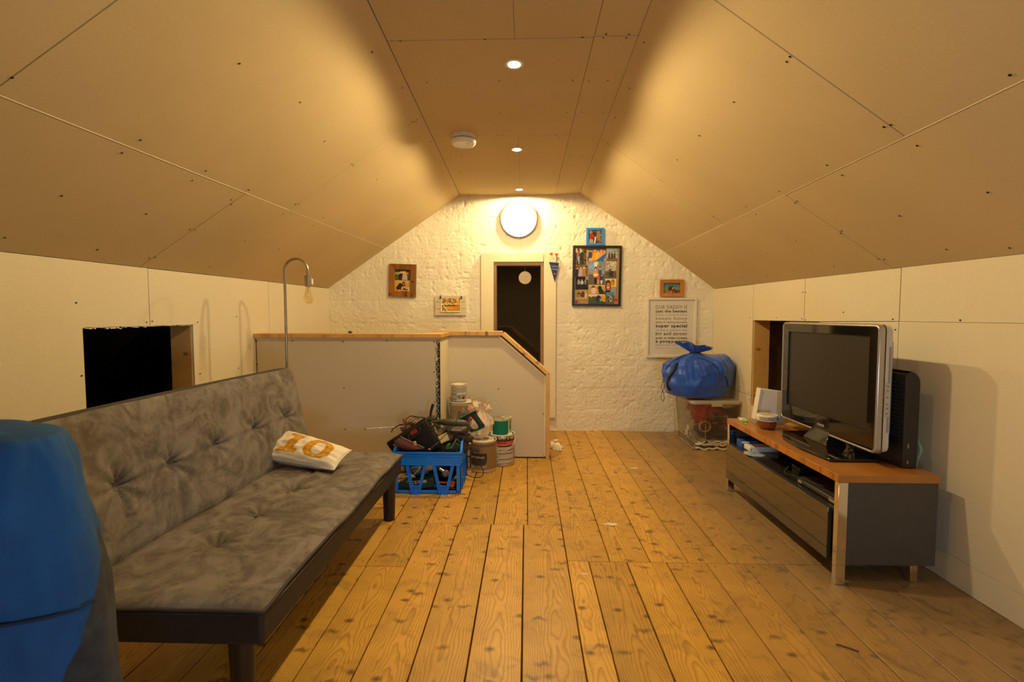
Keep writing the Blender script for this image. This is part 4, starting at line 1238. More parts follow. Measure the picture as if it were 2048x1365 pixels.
mb = MB(); mb.lathe([(.008, .0005), (.060, .0005), (.060, .0018), (.008, .0018)], 36, closed=True); mb.build('disc', mat('disc_print', (.45, .52, .55), .25, .3, var=.35, scale=14), t)
t = thing('disc_player', 'flat silver-edged player with cable on the near end of the shelf', 'disc player', (xsh + .135, BY0 + .205, SH))
mb = MB(); mb.prism([(x_, y_, .004) for x_, y_ in rr2(.26, .32, .03)], (0, 0, .018)); mb.build('shell', mat('dark_satin', (.04, .036, .032), .3), t, bevel=.004)
mb = MB(); mb.prism([(x_, y_, .0205) for x_, y_ in rr2(.262, .322, .031)], (0, 0, .006)); mb.build('lid', mat('satin_silver', (.16, .145, .13), .3, .7), t, bevel=.002)
for y0_, y1_ in ((-.14, -.10), (.11, .14)):
    mb = MB(); mb.box(-.131, -.126, y0_, y1_, .006, .019); mb.build('hinge_block', mat('satin_light', (.5, .45, .38), .35, .5), t)
mb = MB(); mb.box(-.11, .11, -.14, .14, 0, .004); mb.build('foot_plate', LEGM, t)
t = thing('power_adapter', 'black power adapter with loose cable on the bench shelf', 'adapter', (xsh + .12, BY0 + .47, SH))
mb = MB(); mb.box(-.06, .06, -.035, .035, 0, .045); mb.build('brick_body', BLK, t, bevel=.004)
mb = MB(); mb.tube(spline([(-.06, 0, .03), (-.10, -.02, .05), (-.13, -.03, .02), (-.125, -.10, .028), (-.11, -.20, .036), (-.06, -.30, .035), (.0, -.36, .034)], 8), .0022, 6); mb.build('cable', LEGM, t, smooth=180)
mb = MB(); mb.tube(spline([(-.13, .03, .003), (-.09, .06, .02), (-.02, .12, .004), (.05, .2, .003), (.08, .35, .003)], 8), .0022, 6); mb.build('cable', LEGM, t, smooth=180)

# ---- clear storage box and its contents
pB = onZ(1396, 906, 0)
CX0 = 1.40; CY0 = 4.03; CX1 = min(onY(1484, 800, CY0).x, XR - .01); CY1 = CY0 + .50; CZ = onY(1395, 802, CY0).z
print('box', pB, CX1, CZ)
s = NT('cloudy_plastic')
tr = s.n('ShaderNodeBsdfTransparent'); tr.inputs['Color'].default_value = (.93, .90, .84, 1)
df = s.n('ShaderNodeBsdfTranslucent'); df.inputs['Color'].default_value = (.8, .74, .62, 1)
dd = s.n('ShaderNodeBsdfDiffuse'); dd.inputs['Color'].default_value = (.8, .74, .62, 1)
g = s.n('ShaderNodeBsdfGlossy'); g.inputs['Roughness'].default_value = .12
m0 = s.n('ShaderNodeMixShader'); m0.inputs[0].default_value = .5; s.l(df.outputs[0], m0.inputs[1]); s.l(dd.outputs[0], m0.inputs[2])
m1 = s.n('ShaderNodeMixShader'); m1.inputs[0].default_value = .14; s.l(tr.outputs[0], m1.inputs[1]); s.l(m0.outputs[0], m1.inputs[2])
m2 = s.n('ShaderNodeMixShader'); fr = s.n('ShaderNodeFresnel'); fr.inputs[0].default_value = 1.45
s.l(s.math('MULTIPLY', fr.outputs[0], .8), m2.inputs[0]); s.l(m1.outputs[0], m2.inputs[1]); s.l(g.outputs[0], m2.inputs[2]); s.l(m2.outputs[0], s.out.inputs[0])
CLEAR = s.m
s = NT('cloudy_lid')
tr = s.n('ShaderNodeBsdfTransparent'); dd = s.n('ShaderNodeBsdfDiffuse'); dd.inputs['Color'].default_value = (.74, .68, .55, 1)
m1 = s.n('ShaderNodeMixShader'); m1.inputs[0].default_value = .55; s.l(tr.outputs[0], m1.inputs[1]); s.l(dd.outputs[0], m1.inputs[2])
g = s.n('ShaderNodeBsdfGlossy'); g.inputs['Roughness'].default_value = .2
m2 = s.n('ShaderNodeMixShader'); m2.inputs[0].default_value = .08; s.l(m1.outputs[0], m2.inputs[1]); s.l(g.outputs[0], m2.inputs[2]); s.l(m2.outputs[0], s.out.inputs[0])
LIDM = s.m
cbx = (CX0 + CX1) / 2; cby = (CY0 + CY1) / 2; bw = CX1 - CX0 - .02; bdp = CY1 - CY0 - .02
sb_ = thing('storage_box', 'clear plastic storage box with lid holding red clothes and white cloth', 'storage box', (cbx, cby, 0))
mb = MB()
lo_ = rr2(bw * .86, bdp * .88, .03, 6); hi_ = rr2(bw, bdp, .03, 6); n = len(lo_); H_ = CZ - .03
mb.add([(x_, y_, .003) for x_, y_ in lo_] + [(x_, y_, H_) for x_, y_ in hi_], [(i, (i + 1) % n, n + (i + 1) % n, n + i) for i in range(n)] + [tuple(range(n))])
mb.build('tub', CLEAR, sb_, smooth=50)
mb = MB()
for hh, kk, nm in ((H_ - .004, 1.0, 'rim'), (.012, .875, 'base_edge')):
    mb = MB(); mb.tube([(x_ * kk, y_ * kk, hh) for x_, y_ in hi_], .0035, 6, closed=True); mb.build(nm, LIDM, sb_, smooth=180)
mb = MB(); mb.tube([(x_ + .03, -bdp * .472 - .0, z_ + .19) for x_, z_ in rr2(bw * .56, .21, .02)], .002, 5, closed=True)
mb.tube([(-bw * .465, y_, z_ + .20) for y_, z_ in rr2(bdp * .62, .22, .02)], .002, 5, closed=True); mb.build('moulded_panel', LIDM, sb_, smooth=180)
mb = MB(); outl = rr2(bw + .022, bdp + .022, .035, 6)
mb.prism([(x_, y_, H_) for x_, y_ in outl], (0, 0, .022)); mb.build('lid', LIDM, sb_, bevel=.004)
mb = MB(); mb.box(-.045, .045, -bdp / 2 - .018, -bdp / 2 - .011, H_ - .02, H_ + .018); mb.build('clip', LIDM, sb_, bevel=.002)
mb = MB(); mb.box(-bw * .47 - .003, -bw * .47 + .0, -.1, -.04, .10, .145); mb.box(-bw * .47 - .003, -bw * .47 + .0, -.13, -.08, .15, .19); mb.build('label', mat('small_label', (.5, .46, .4), .5, var=.3, scale=80), sb_)
RED = mat('red_fabric', (0.55, 0.030, 0.018), .75, var=.25, scale=9, bump=.15)
def cloth_blob(name, label, cat, parts, m, base):
    t = thing(name, label, cat, base)
    for k, (c, r_, amp, sd) in enumerate(parts):
        mb = MB(); mb.blob(c, r_, amp, sd, 2.2, 4)
        mb.build('fold', m, t, smooth=180)
    return t
cloth_blob('red_jacket', 'red jacket bundled inside the clear storage box', 'jacket', [((-.05, -.06, .12), (.09, .10, .10), .55, 1), ((.04, .05, .08), (.12, .13, .09), .6, 2), ((.03, -.07, .03), (.12, .09, .055), .5, 3), ((-.06, .08, .16), (.08, .08, .08), .6, 8)], RED, (cbx + .0, cby - .04, .19))
cloth_blob('black_hat', 'black woollen thing among red clothes in the clear box', 'hat', [((0, 0, 0), (.065, .055, .06), .5, 4)], mat('black_wool', (.012, .011, .011), .9, var=.3, bump=.3), (cbx + .035, cby - .155, .235))
t = thing('white_cloth', 'folded white cloth at the bottom of the clear storage box', 'cloth', (cbx, cby - .02, .006))
for k in range(4):
    mb = MB(); mb.grid(lambda u, v: Vector(((u - .5 + .02 * math.sin(k * 5)) * bw * (.80 - k * .04), (v - .5) * bdp * .82, .012 + k * .020 + .022 * mnoise.noise(Vector((u * 6, v * 5, k * 3))))), 24, 24)
    o = mb.build('fold', mat('white_linen', (.72, .66, .55), .9, var=.05, bump=.15), t, smooth=180); q = o.modifiers.new('t', 'SOLIDIFY'); q.thickness = .016
t = thing('black_pouch', 'flat black pouch above the white cloth in the clear box', 'pouch', (cbx + .03, cby - .06, .108))
mb = MB(); mb.prism([(x_, y_, 0) for x_, y_ in rr2(.24, .26, .03)], (0, 0, .045)); mb.build('pouch_body', BLK, t, bevel=.012, bseg=3)
t = thing('tape_roll', 'cream hoop of tape standing at the front of the clear box', 'tape roll', (cbx - .075, cby - bdp * .40, .20))
mb = MB()
for dy_ in (0, .022): mb.tube([(.045 * math.cos(a), dy_ - .01, .045 * math.sin(a)) for a in [k * math.pi / 14 for k in range(28)]], .0055, 8, closed=True)
mb.build('hoop', mat('cream_plastic', (.75, .66, .48), .5), t, smooth=180)

# ---- blue drawstring bag on the box
nk = onY(1392, 706, 4.22)
BGY = 4.24; bL = onY(1327, 757, BGY).x; bR = onY(1466, 757, BGY).x
bagc = Vector(((bL + bR) / 2, BGY, CZ + .001))
bag = thing('drawstring_bag', 'big shiny blue drawstring bag resting on the clear storage box', 'bag', bagc)
s = NT('blue_nylon'); co = s.coord(); n1 = s.noise(co, 9, 4, .6)
s.base(s.mix(1.0, (0.012, 0.085, 0.50), s.ramp(n1, [(.3, .8), (.7, 1.25)]), 'MULTIPLY')); s.b.inputs['Roughness'].default_value = .33; s.b.inputs['Sheen Weight'].default_value = .3
s.bump(n1, .3, .01); NYL = s.m
RX = (bR - bL) / 2; RY = .21; HN = nk.z - bagc.z; nx_ = nk.x - bagc.x
def bagp(u, v):
    a = 2 * math.pi * u
    if v < .80:
        t_ = v / .80
        # body: flat bottom, wide belly, gathers to the neck
        prof_ = [(0, .0), (.05, .62), (.14, .86), (.34, 1.0), (.56, 1.0), (.74, .90), (.87, .66), (.95, .36), (1.0, .115)]
        for (t0, r0), (t1, r1) in zip(prof_, prof_[1:]):
            if t_ <= t1: rr_ = r0 + (r1 - r0) * (t_ - t0) / (t1 - t0); break
        hz = [(0, 0), (.05, .004), (.14, .07), (.34, .30), (.56, .55), (.74, .74), (.87, .86), (.95, .94), (1.0, 1.0)]
        for (t0, r0), (t1, r1) in zip(hz, hz[1:]):
            if t_ <= t1: z_ = (r0 + (r1 - r0) * (t_ - t0) / (t1 - t0)) * HN; break
        g_ = smooth01((t_ - .25) / .7)
        fold_ = g_ * (.095 * math.sin(a * 11 + 5 * mnoise.noise(Vector((math.cos(a) * 2, math.sin(a) * 2, 1)))) + .035 * math.sin(a * 29 + 3 * t_))
        lump = .10 * mnoise.noise(Vector((math.cos(a) * 1.4, math.sin(a) * 1.4, t_ * 2.2))) + .05 * mnoise.noise(Vector((math.cos(a) * 3.5, math.sin(a) * 3.5, t_ * 5)))
        rr_ = rr_ * (1 + lump + fold_ * (1 - .35 * t_))
        off = nx_ * smooth01((t_ - .35) / .65)
        # right shoulder stays high
        zz = z_ + .075 * smooth01((t_ - .3) / .3) * (1 - smooth01((t_ - .75) / .25)) * max(0, math.cos(a)) 
        return Vector((off + rr_ * RX * math.cos(a), rr_ * RY * math.sin(a), max(0, zz)))
    t_ = (v - .80) / .20
    rr_ = .115 + .26 * t_ ** .8
    f_ = 1 + (.25 * math.sin(a * 9) + .18 * math.sin(a * 17 + 1)) * t_
    return Vector((nx_ + (rr_ * RX * f_) * math.cos(a) - .03 * t_ + .045 * t_ * max(0, math.cos(a)), rr_ * RY * 1.2 * f_ * math.sin(a), HN + .085 * t_ + .012 * math.sin(a * 5) * t_ - .045 * t_ * max(0, math.cos(a))))
mb = MB(); mb.grid(bagp, 220, 110, wrapu=True); mb.build('bag_body', NYL, bag, smooth=180, recalc=False)
CORD = mat('black_cord', (.012, .012, .014), .7)
mb = MB(); mb.tube([(nx_ + .125 * RX * 1.1 * math.cos(a), .125 * RY * 1.5 * math.sin(a), HN + .004 * math.sin(3 * a)) for a in [k * math.pi / 12 for k in range(24)]], .005, 6, closed=True); mb.build('neck_cord', CORD, bag, smooth=180)
def bsurf(px, py, off=.004):
    """point on the bag front seen at this place of the photograph (coarse search)"""
    best = None
    for i in range(60):
        u = .5 + .5 * i / 60
        for j in range(4, 44):
            p_ = bagp(u, j / 55); wpt = p_ + bagc
            d = wpt - CAM; k_ = FPX / d.dot(_F); x_ = 1024 + d.dot(_R) * k_; y_ = 682.5 - d.dot(_U) * k_
            e = (x_ - px) ** 2 + (y_ - py) ** 2
            if best is None or e < best[0]: best = (e, p_)
    q_ = best[1]; c_ = Vector((0, 0, .15)); return q_ + (q_ - c_).normalized() * off
pts = spline([bsurf(*p_, .006) for p_ in ((1356, 728), (1347, 742), (1340, 757), (1337, 772), (1342, 782))], 5)
mb = MB()
W_ = .014
vs = []
for p_ in pts: vs += [p_ + Vector((-W_, 0, 0)), p_ + Vector((W_, -.004, 0))]
mb.add(vs, [(2 * i, 2 * i + 1, 2 * i + 3, 2 * i + 2) for i in range(len(pts) - 1)])
o = mb.build('strap', CORD, bag, smooth=180); q = o.modifiers.new('t', 'SOLIDIFY'); q.thickness = .006
for lst in (((1395, 716), (1415, 722), (1435, 735), (1450, 755), (1456, 775)), ((1370, 712), (1350, 722), (1335, 735), (1328, 755))):
    mb = MB(); mb.tube(spline([bsurf(*p_, .005) for p_ in lst], 6), .003, 6); mb.build('cord', CORD, bag, smooth=180)
mb = MB()
pl_ = [onY(px, py, BGY - .02) - bagc for px, py in ((1329, 752), (1325, 762), (1323, 778), (1327, 786), (1328, 799), (1325, 802), (1322, 796), (1325, 784), (1329, 772), (1327, 760))]
mb.tube(spline(pl_, 6), .0022, 6); mb.build('cord_loop', CORD, bag, smooth=180)
t = thing('black_case', 'black ridged plastic case upright beside the blue bag', 'case', (onY(1464, 790, 4.30).x, 4.36, CZ + .001))
for k in range(3):
    mb = MB(); mb.prism([(-.018 + k * .018, y_, z_) for y_, z_ in rr2(.18, .15 - k * .012, .02, cy=.077)], (.013, 0, 0)); mb.build('shell', BLK, t, bevel=.003)

# ---- blue garment in the near corner
s = NT('blue_denim'); co = s.coord(); n1 = s.noise(co, 6, 4, .6); n2 = s.noise(co, 300, 2, .5)
s.base(s.mix(1.0, (0.004, 0.066, 0.215), s.ramp(n1, [(.3, .75), (.7, 1.3)]), 'MULTIPLY')); s.b.inputs['Roughness'].default_value = .85; s.bump(n2, .2, .002); DEN = s.m
DEN_SHADE = mat('shaded_denim', (.030, .032, .034), .9, var=.5, scale=25, bump=.2)  # near-black tone paints the shade on the jacket's unlit side
GY = .62
sil = [(60, 856), (100, 872), (126, 920), (140, 960), (160, 1030), (178, 1100), (190, 1180), (200, 1240), (215, 1365)]
silw = [onY(px, py, GY) for px, py in sil]
gar = thing('work_jacket', 'blue cotton work jacket draped in the near left corner', 'jacket', (-.86, GY, 0))
def gx(z):
    P_ = [(p_.z, p_.x) for p_ in silw][::-1]
    if z <= P_[0][0]: return P_[0][1] + (P_[0][0] - z) * .10
    for (z0, x0), (z1, x1) in zip(P_, P_[1:]):
        if z <= z1: return x0 + (x1 - x0) * (z - z0) / (z1 - z0)
    return P_[-1][1]
zt2 = silw[0].z
cxg = -.86
def garp(u, v):
    a = 2 * math.pi * u
    z_ = .02 + (zt2 - .02) * (1 - (1 - v) ** 1.25)
    hw = gx(z_) - cxg
    dp = .10 + .05 * (1 - v)
    fade = smooth01((1 - v) / .05)
    f_ = .016 * math.sin(a * 7 + 3 * v) * (1 - v) + .010 * mnoise.noise(Vector((math.cos(a) * 3, math.sin(a) * 3, v * 4))) + .006 * mnoise.noise(Vector((math.cos(a) * 9, math.sin(a) * 9, v * 14)))
    k_ = max(.001, math.sqrt(max(0, 1 - (1 - min(1, (1 - v) / .045)) ** 2)))
    c_ = math.cos(a); s_ = math.sin(a)
    return Vector(((hw + (f_ if abs(s_) > .2 else f_ * .3)) * (c_ if c_ < 0 else c_) * (.86 + .14 * k_) if c_ > 0 else -.40 * abs(c_), (dp * k_ + f_) * s_, z_ + .006 * (k_ - 1)))
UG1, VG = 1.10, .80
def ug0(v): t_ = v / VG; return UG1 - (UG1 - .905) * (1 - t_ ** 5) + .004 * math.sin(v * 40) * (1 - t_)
mb = MB(); mb.grid(lambda u, v: garp(u, VG + (1 - VG) * v), 140, 50, wrapu=True); mb.add([(0, 0, zt2 + .002)], [])
mb.grid(lambda u, v: garp(UG1 - 1 + (ug0(VG * v) - UG1 + 1) * u, VG * v), 130, 110)
mb.build('jacket_body', DEN, gar, smooth=180)
mb = MB(); mb.grid(lambda u, v: garp(ug0(VG * v) + (UG1 - ug0(VG * v)) * u, VG * v), 20, 110); mb.build('shade_band', DEN_SHADE, gar, smooth=180)  # tapering dark band: shade put into the cloth colour
zs_ = onY(120, 1190, GY).z; vsm = 1 - (1 - (zs_ - .02) / (zt2 - .02)) ** (1 / 1.25)
mb = MB(); mb.tube([(lambda p_: Vector((p_.x * 1.01, p_.y * 1.03 - .002, p_.z + .02 * math.sin(k * .12))))(garp(.5 + .5 * k / 40, vsm + .02 * k / 40)) for k in range(41)], .0025, 6); mb.build('cross_seam', mat('navy_thread', (.006, .02, .06), .9), gar, smooth=180)

# ================================================================== ON THE FAR WALL
PHOTO = vcol_mat('photo_print', .25, coat=.3)
def sk(cv, u, v, s, body, legs=None, skin=(225, 170, 130), hair=(60, 40, 25), lean=0.0):
    """a small printed figure: head, hair, torso, legs; s is its height in the print"""
    cv.ell(u, v + s * .86, s * .10, s * .12, hair)
    cv.ell(u, v + s * .82, s * .075, s * .09, skin)
    cv.poly([(u - s * .17, v + s * .72), (u + s * .17, v + s * .72), (u + s * .14 + lean, v + s * .36), (u - s * .14 + lean, v + s * .36)], body)
    if legs: cv.poly([(u - s * .12, v + s * .37), (u + s * .12, v + s * .37), (u + s * .10, v), (u - s * .10, v)], legs)
    else: cv.poly([(u - s * .17, v + s * .5), (u + s * .17, v + s * .5), (u + s * .2, v), (u - s * .2, v)], body)
def frame_on_wall(name, label, px0, py0, px1, py1, bar, m, depth=.022, tilt=0.0, miter=True, mats=None, cat='picture frame', group=None, gap=.008):
    """rectangular frame hung on the far wall between two pixel corners; parts are the four bars"""
    Y = YF - gap - depth
    p0 = onY(px0, py0, Y); p1 = onY(px1, py1, Y)
    w_ = p1.x - p0.x; h_ = p0.z - p1.z
    t = thing(name, label, cat, ((p0.x + p1.x) / 2, YF - gap, (p0.z + p1.z) / 2), 0, group)
    t.rotation_euler = (0, tilt, 0)
    a, b_ = w_ / 2, h_ / 2; c_, d_ = a - bar, b_ - bar
    quads = [[(-a, b_), (a, b_), (c_, d_), (-c_, d_)], [(a, -b_), (-a, -b_), (-c_, -d_), (c_, -d_)], [(-a, -b_), (-a, b_), (-c_, d_), (-c_, -d_)], [(a, b_), (a, -b_), (c_, -d_), (c_, d_)]]
    for k, q_ in enumerate(quads):
        mm = m if not isinstance(m, tuple) else m[0 if k < 2 else 1]
        mb = MB(); mb.prism([(x_, -depth, z_) for x_, z_ in q_], (0, depth, 0)); mb.build('frame_bar', mm, t, bevel=.0012)
    mb = MB(); mb.box(-a + .004, a - .004, -.004, -.0005, -b_ + .004, b_ - .004); mb.build('backing_board', mat('backing_card', (.25, .18, .10), .8), t)
    return t, c_, d_
def print_in(t, cv, x0, z0, x1, z1, y=-.006, name='photograph', lift=0.0):
    return cv.build(name, lambda u, v: (x0 + (x1 - x0) * u, y - lift, z0 + (z1 - z0) * v), PHOTO, t)

# brown pine frame, two family photographs
BRF = wood_mat('stained_pine', (0.33, 0.135, 0.025), (0.15, 0.045, 0.006), 20, 5, .4, 'X', True)
BRFZ = wood_mat('stained_pine_z', (0.33, 0.135, 0.025), (0.15, 0.045, 0.006), 20, 5, .4, 'Z', True)
t, c_, d_ = frame_on_wall('photo_frame', 'chunky brown pine frame with two family photographs, left of the door', 777, 528.5, 832, 594, .055, (BRF, BRFZ), .026, tilt=math.radians(2))
cv = Canvas(44, 30, (.35, .42, .16)); cv.grad(0, 0, 1, 1, (60, 70, 30), (110, 90, 30)); cv.rect(0, .5, .35, .75, (150, 160, 110)); cv.ell(.75, .7, .12, .08, (215, 170, 20)); cv.rect(.6, 0, 1, .5, (95, 75, 35)); cv.speck(.4, 2, 3)
for u, b_, h_ in ((.40, (40, 32, 36), (235, 190, 110)), (.52, (45, 35, 40), (240, 195, 120)), (.62, (200, 180, 165), (230, 180, 110))): sk(cv, u, .02, .85, b_, None, (235, 190, 140), h_)
print_in(t, cv, -c_, .004, c_, d_)
cv = Canvas(44, 30, (.78, .66, .36)); cv.grad(0, 0, 1, 1, (205, 180, 100), (215, 140, 20)); cv.ell(.3, .3, .2, .28, (40, 35, 22)); cv.ell(.35, .55, .12, .2, (45, 38, 25)); cv.ell(.56, .62, .10, .28, (40, 28, 22)); cv.ell(.57, .66, .06, .13, (190, 120, 85)); cv.ell(.62, .3, .22, .18, (190, 180, 110)); cv.ell(.70, .22, .18, .1, (70, 60, 40)); cv.ell(.75, .28, .08, .07, (205, 180, 140)); cv.ell(.9, .2, .08, .2, (215, 205, 160)); cv.ell(.42, .1, .07, .12, (225, 125, 90)); cv.ell(.75, .7, .07, .09, (220, 150, 100)); cv.ell(.27, .08, .08, .08, (235, 160, 70)); cv.speck(.15, 5, 1)
print_in(t, cv, -c_, -d_, c_, .002)

# small blue frame
t, c_, d_ = frame_on_wall('photo_frame', 'small square bright blue photo frame standing on the black frame', 1173, 456, 1208.5, 491, .022, mat('blue_paint', (.01, .26, .80), .4, var=.03), .022)
cv = Canvas(34, 34, (.45, .30, .20)); cv.speck(.5, 8, 4); cv.ell(.45, .85, .13, .14, (150, 110, 80)); cv.ell(.45, .5, .14, .45, (50, 35, 28)); cv.poly([(.05, .7), (.3, .75), (.6, .45), (.55, .38), (.3, .42), (.05, .35)], (175, 55, 25)); cv.ell(.18, .88, .10, .12, (205, 140, 70)); cv.ell(.75, .6, .15, .4, (140, 120, 85)); cv.ell(.75, .9, .1, .1, (170, 130, 90)); cv.rect(.05, 0, .35, .32, (190, 160, 130)); cv.poly([(.4, 0), (.5, 0), (.58, .5), (.5, .5)], (235, 235, 230))
print_in(t, cv, -c_, -d_, c_, d_)

# big black collage frame
t, c_, d_ = frame_on_wall('collage_frame', 'large black frame holding a collage of family photographs', 1145.5, 491.5, 1242, 612.5, .021, mat('black_frame', (.012, .011, .010), .35, var=.05), .026, tilt=math.radians(.6))
mb = MB(); mb.box(-c_, c_, -.0062, -.0045, -d_, d_); mb.build('mount_card', mat('kraft_card', (.42, .26, .11), .8, var=.1), t)
# places read from the photograph, crop 934 x 1365 for x 1130..1260, y 440..630
GX0, GX1, GZ0, GZ1 = 135, 782, 1210, 400
def cell(x0, y0, x1, y1):
    fx = lambda x: -c_ + 2 * c_ * (x - GX0) / (GX1 - GX0); fz = lambda y: -d_ + 2 * d_ * (GZ0 - y) / (GZ0 - GZ1)
    return max(fx(x0), -c_), max(fz(y1), -d_), min(fx(x1), c_), min(fz(y0), d_)
cells = []
cv = Canvas(30, 42, (.3, .27, .18)); cv.speck(.5, 1, 3); cv.rect(.05, .75, .2, 1, (225, 200, 150)); cv.rect(.4, .7, .52, 1, (240, 215, 170)); sk(cv, .25, .25, .6, (195, 110, 150), (150, 175, 215), hair=(230, 190, 120)); sk(cv, .6, .2, .75, (50, 45, 35), None, hair=(225, 190, 120)); cv.rect(.3, .05, .4, .5, (165, 190, 225)); cells.append((cv, 140, 405, 302, 645))
cv = Canvas(60, 44, (.62, .58, .5)); cv.speck(.3, 2, 4); cv.rect(0, .85, 1, 1, (70, 65, 55))
for u, b_, h_ in ((.22, (60, 68, 95), (90, 60, 40)), (.42, (245, 160, 20), (200, 150, 90)), (.58, (245, 180, 60), (60, 40, 30)), (.75, (235, 160, 90), (190, 130, 80)), (.90, (225, 150, 90), (120, 80, 50))): sk(cv, u, .1, .8, b_, None, (235, 175, 130), h_)
cv.poly([(.45, .05), (1, .65), (1, .45), (.85, .0)], (20, 110, 195)); cv.rect(.16, .72, .28, .76, (30, 25, 25)); cv.rect(.12, .02, .3, .25, (225, 165, 130)); cells.append((cv, 308, 400, 592, 596))
cv = Canvas(36, 40, (.60, .68, .72)); cv.grad(0, .5, 1, 1, (150, 175, 190), (165, 180, 185)); cv.rect(0, 0, 1, .22, (120, 100, 75)); cv.speck(.2, 3, 2)
for u, b_ in ((.22, (70, 60, 50)), (.48, (60, 45, 40)), (.72, (90, 60, 60))): sk(cv, u, .2, .55, b_, None, (190, 130, 100), (60, 40, 30)); 
cells.append((cv, 603, 402, 756, 590))
cv = Canvas(38, 34, (.42, .35, .25)); cv.speck(.4, 4, 3)
for u, b_, h_ in ((.18, (45, 38, 34), (70, 50, 35)), (.45, (190, 165, 175), (60, 50, 45)), (.72, (165, 125, 85), (225, 205, 180))): sk(cv, u, 0, .95 - abs(u - .45) * .3, b_, None, (235, 170, 120), h_)
cells.append((cv, 140, 650, 325, 812))
cv = Canvas(50, 66, (.38, .36, .36)); cv.grad(0, .45, 1, 1, (120, 135, 165), (150, 150, 150)); cv.ell(.2, .8, .2, .15, (130, 170, 225)); cv.ell(.45, .93, .13, .1, (245, 215, 120)); cv.ell(.42, .86, .09, .08, (240, 240, 235)); cv.speck(.12, 5, 2)
sk(cv, .70, .2, .62, (65, 80, 120), (60, 65, 90)); sk(cv, .42, .05, .74, (225, 160, 50), (35, 28, 26)); cv.rect(.30, .40, .56, .47, (235, 230, 220)); sk(cv, .60, .03, .50, (235, 70, 20), (205, 150, 120), hair=(110, 80, 50)); sk(cv, .80, .03, .46, (35, 60, 150), (205, 215, 235)); cells.append((cv, 340, 600, 578, 932))
cv = Canvas(36, 48, (.60, .58, .5)); cv.grad(0, .45, 1, 1, (185, 185, 170), (165, 165, 150)); cv.rect(0, 0, 1, .42, (95, 90, 70)); cv.speck(.3, 6, 2); sk(cv, .42, .1, .62, (95, 60, 65), (40, 32, 32)); sk(cv, .60, .06, .52, (45, 35, 38), (35, 28, 28)); cells.append((cv, 584, 592, 742, 838))
cv = Canvas(38, 40, (.12, .10, .09)); cv.speck(.5, 7, 3); cv.rect(.8, .75, 1, 1, (110, 170, 175))
for u, b_ in ((.26, (160, 160, 165)), (.52, (170, 195, 225)), (.80, (120, 110, 105))): sk(cv, u, .15, .68, b_, (35, 30, 35)); 
cells.append((cv, 150, 815, 333, 1003))
cv = Canvas(40, 42, (.66, .54, .32)); cv.speck(.15, 8, 2); cv.ell(.22, .5, .16, .3, (150, 115, 70)); cv.ell(.25, .62, .1, .1, (70, 50, 35)); cv.ell(.55, .5, .18, .26, (75, 58, 42)); cv.ell(.55, .78, .07, .09, (90, 45, 25)); cv.ell(.78, .45, .07, .3, (225, 190, 130)); cv.rect(0, 0, .9, .2, (190, 150, 95)); cells.append((cv, 155, 1005, 345, 1150))
cv = Canvas(50, 28, (.72, .62, .42)); cv.rect(0, .85, 1, 1, (225, 190, 90)); cv.ell(.27, .82, .12, .12, (95, 65, 45)); cv.ell(.3, .45, .16, .3, (225, 190, 185)); cv.ell(.66, .72, .12, .2, (45, 35, 30)); cv.ell(.72, .42, .14, .22, (40, 32, 30)); cv.rect(0, 0, 1, .1, (210, 200, 180)); cv.poly([(.5, .1), (.9, .45), (1, .1)], (60, 45, 35)); cells.append((cv, 347, 935, 590, 1085))
cv = Canvas(34, 50, (.55, .55, .5)); cv.rect(.5, .5, 1, 1, (240, 205, 30)); cv.rect(0, .9, 1, 1, (225, 210, 170)); cv.ell(.27, .58, .25, .34, (48, 30, 24)); cv.ell(.28, .55, .17, .24, (205, 125, 70)); cv.rect(.18, .46, .38, .5, (245, 235, 225)); cv.poly([(0, .05), (.5, .05), (.45, .3), (0, .3)], (40, 32, 34)); cv.ell(.68, .78, .16, .19, (150, 110, 65)); cv.ell(.66, .72, .12, .13, (190, 140, 90)); cv.poly([(.5, .52), (.95, .55), (1, .0), (.6, .0)], (150, 155, 165)); cells.append((cv, 584, 842, 748, 1090))
cv = Canvas(50, 28, (.24, .32, .20)); cv.poly([(0, 1), (.4, .3), (.6, .5), (1, .2), (1, 1)], (215, 160, 30)); cv.ell(.45, .6, .25, .6, (70, 80, 55)); cv.ell(.60, .6, .16, .36, (45, 45, 45)); cv.rect(.66, .3, .76, .65, (80, 170, 215)); cv.rect(0, .85, .5, 1, (210, 190, 160)); cv.speck(.2, 9, 2); cells.append((cv, 345, 1085, 592, 1208))
cv = Canvas(26, 34, (.4, .38, .34)); cv.rect(0, .7, 1, 1, (60, 140, 205)); cv.speck(.3, 10, 2); sk(cv, .35, .1, .75, (50, 50, 60), (60, 55, 50)); cv.ell(.6, .4, .2, .3, (165, 165, 165)); cv.ell(.6, .4, .1, .12, (70, 60, 60)); cells.append((cv, 597, 1040, 715, 1198))
for k, (cv, x0, y0, x1, y1) in enumerate(cells):
    q_ = cell(x0, y0, x1, y1)
    print_in(t, cv, *q_, y=-.0066 - .0006 * k, name='photograph')
q_ = cell(718, 1105, 782, 1200)
mb = MB(); hx, hz = (q_[0] + q_[2]) / 2, (q_[1] + q_[3]) / 2; hw = (q_[2] - q_[0]) / 2
heart = [(hx + hw * .95 * math.sin(a) ** 3, -.0066, hz + hw * .95 * (13 * math.cos(a) - 5 * math.cos(2 * a) - 2 * math.cos(3 * a) - math.cos(4 * a)) / 16) for a in [k * math.pi / 16 for k in range(32)]]
mb.add(heart, [tuple(range(32))]); mb.build('paper_heart', mat('red_card', (.42, .05, .02), .7), t, recalc=False)
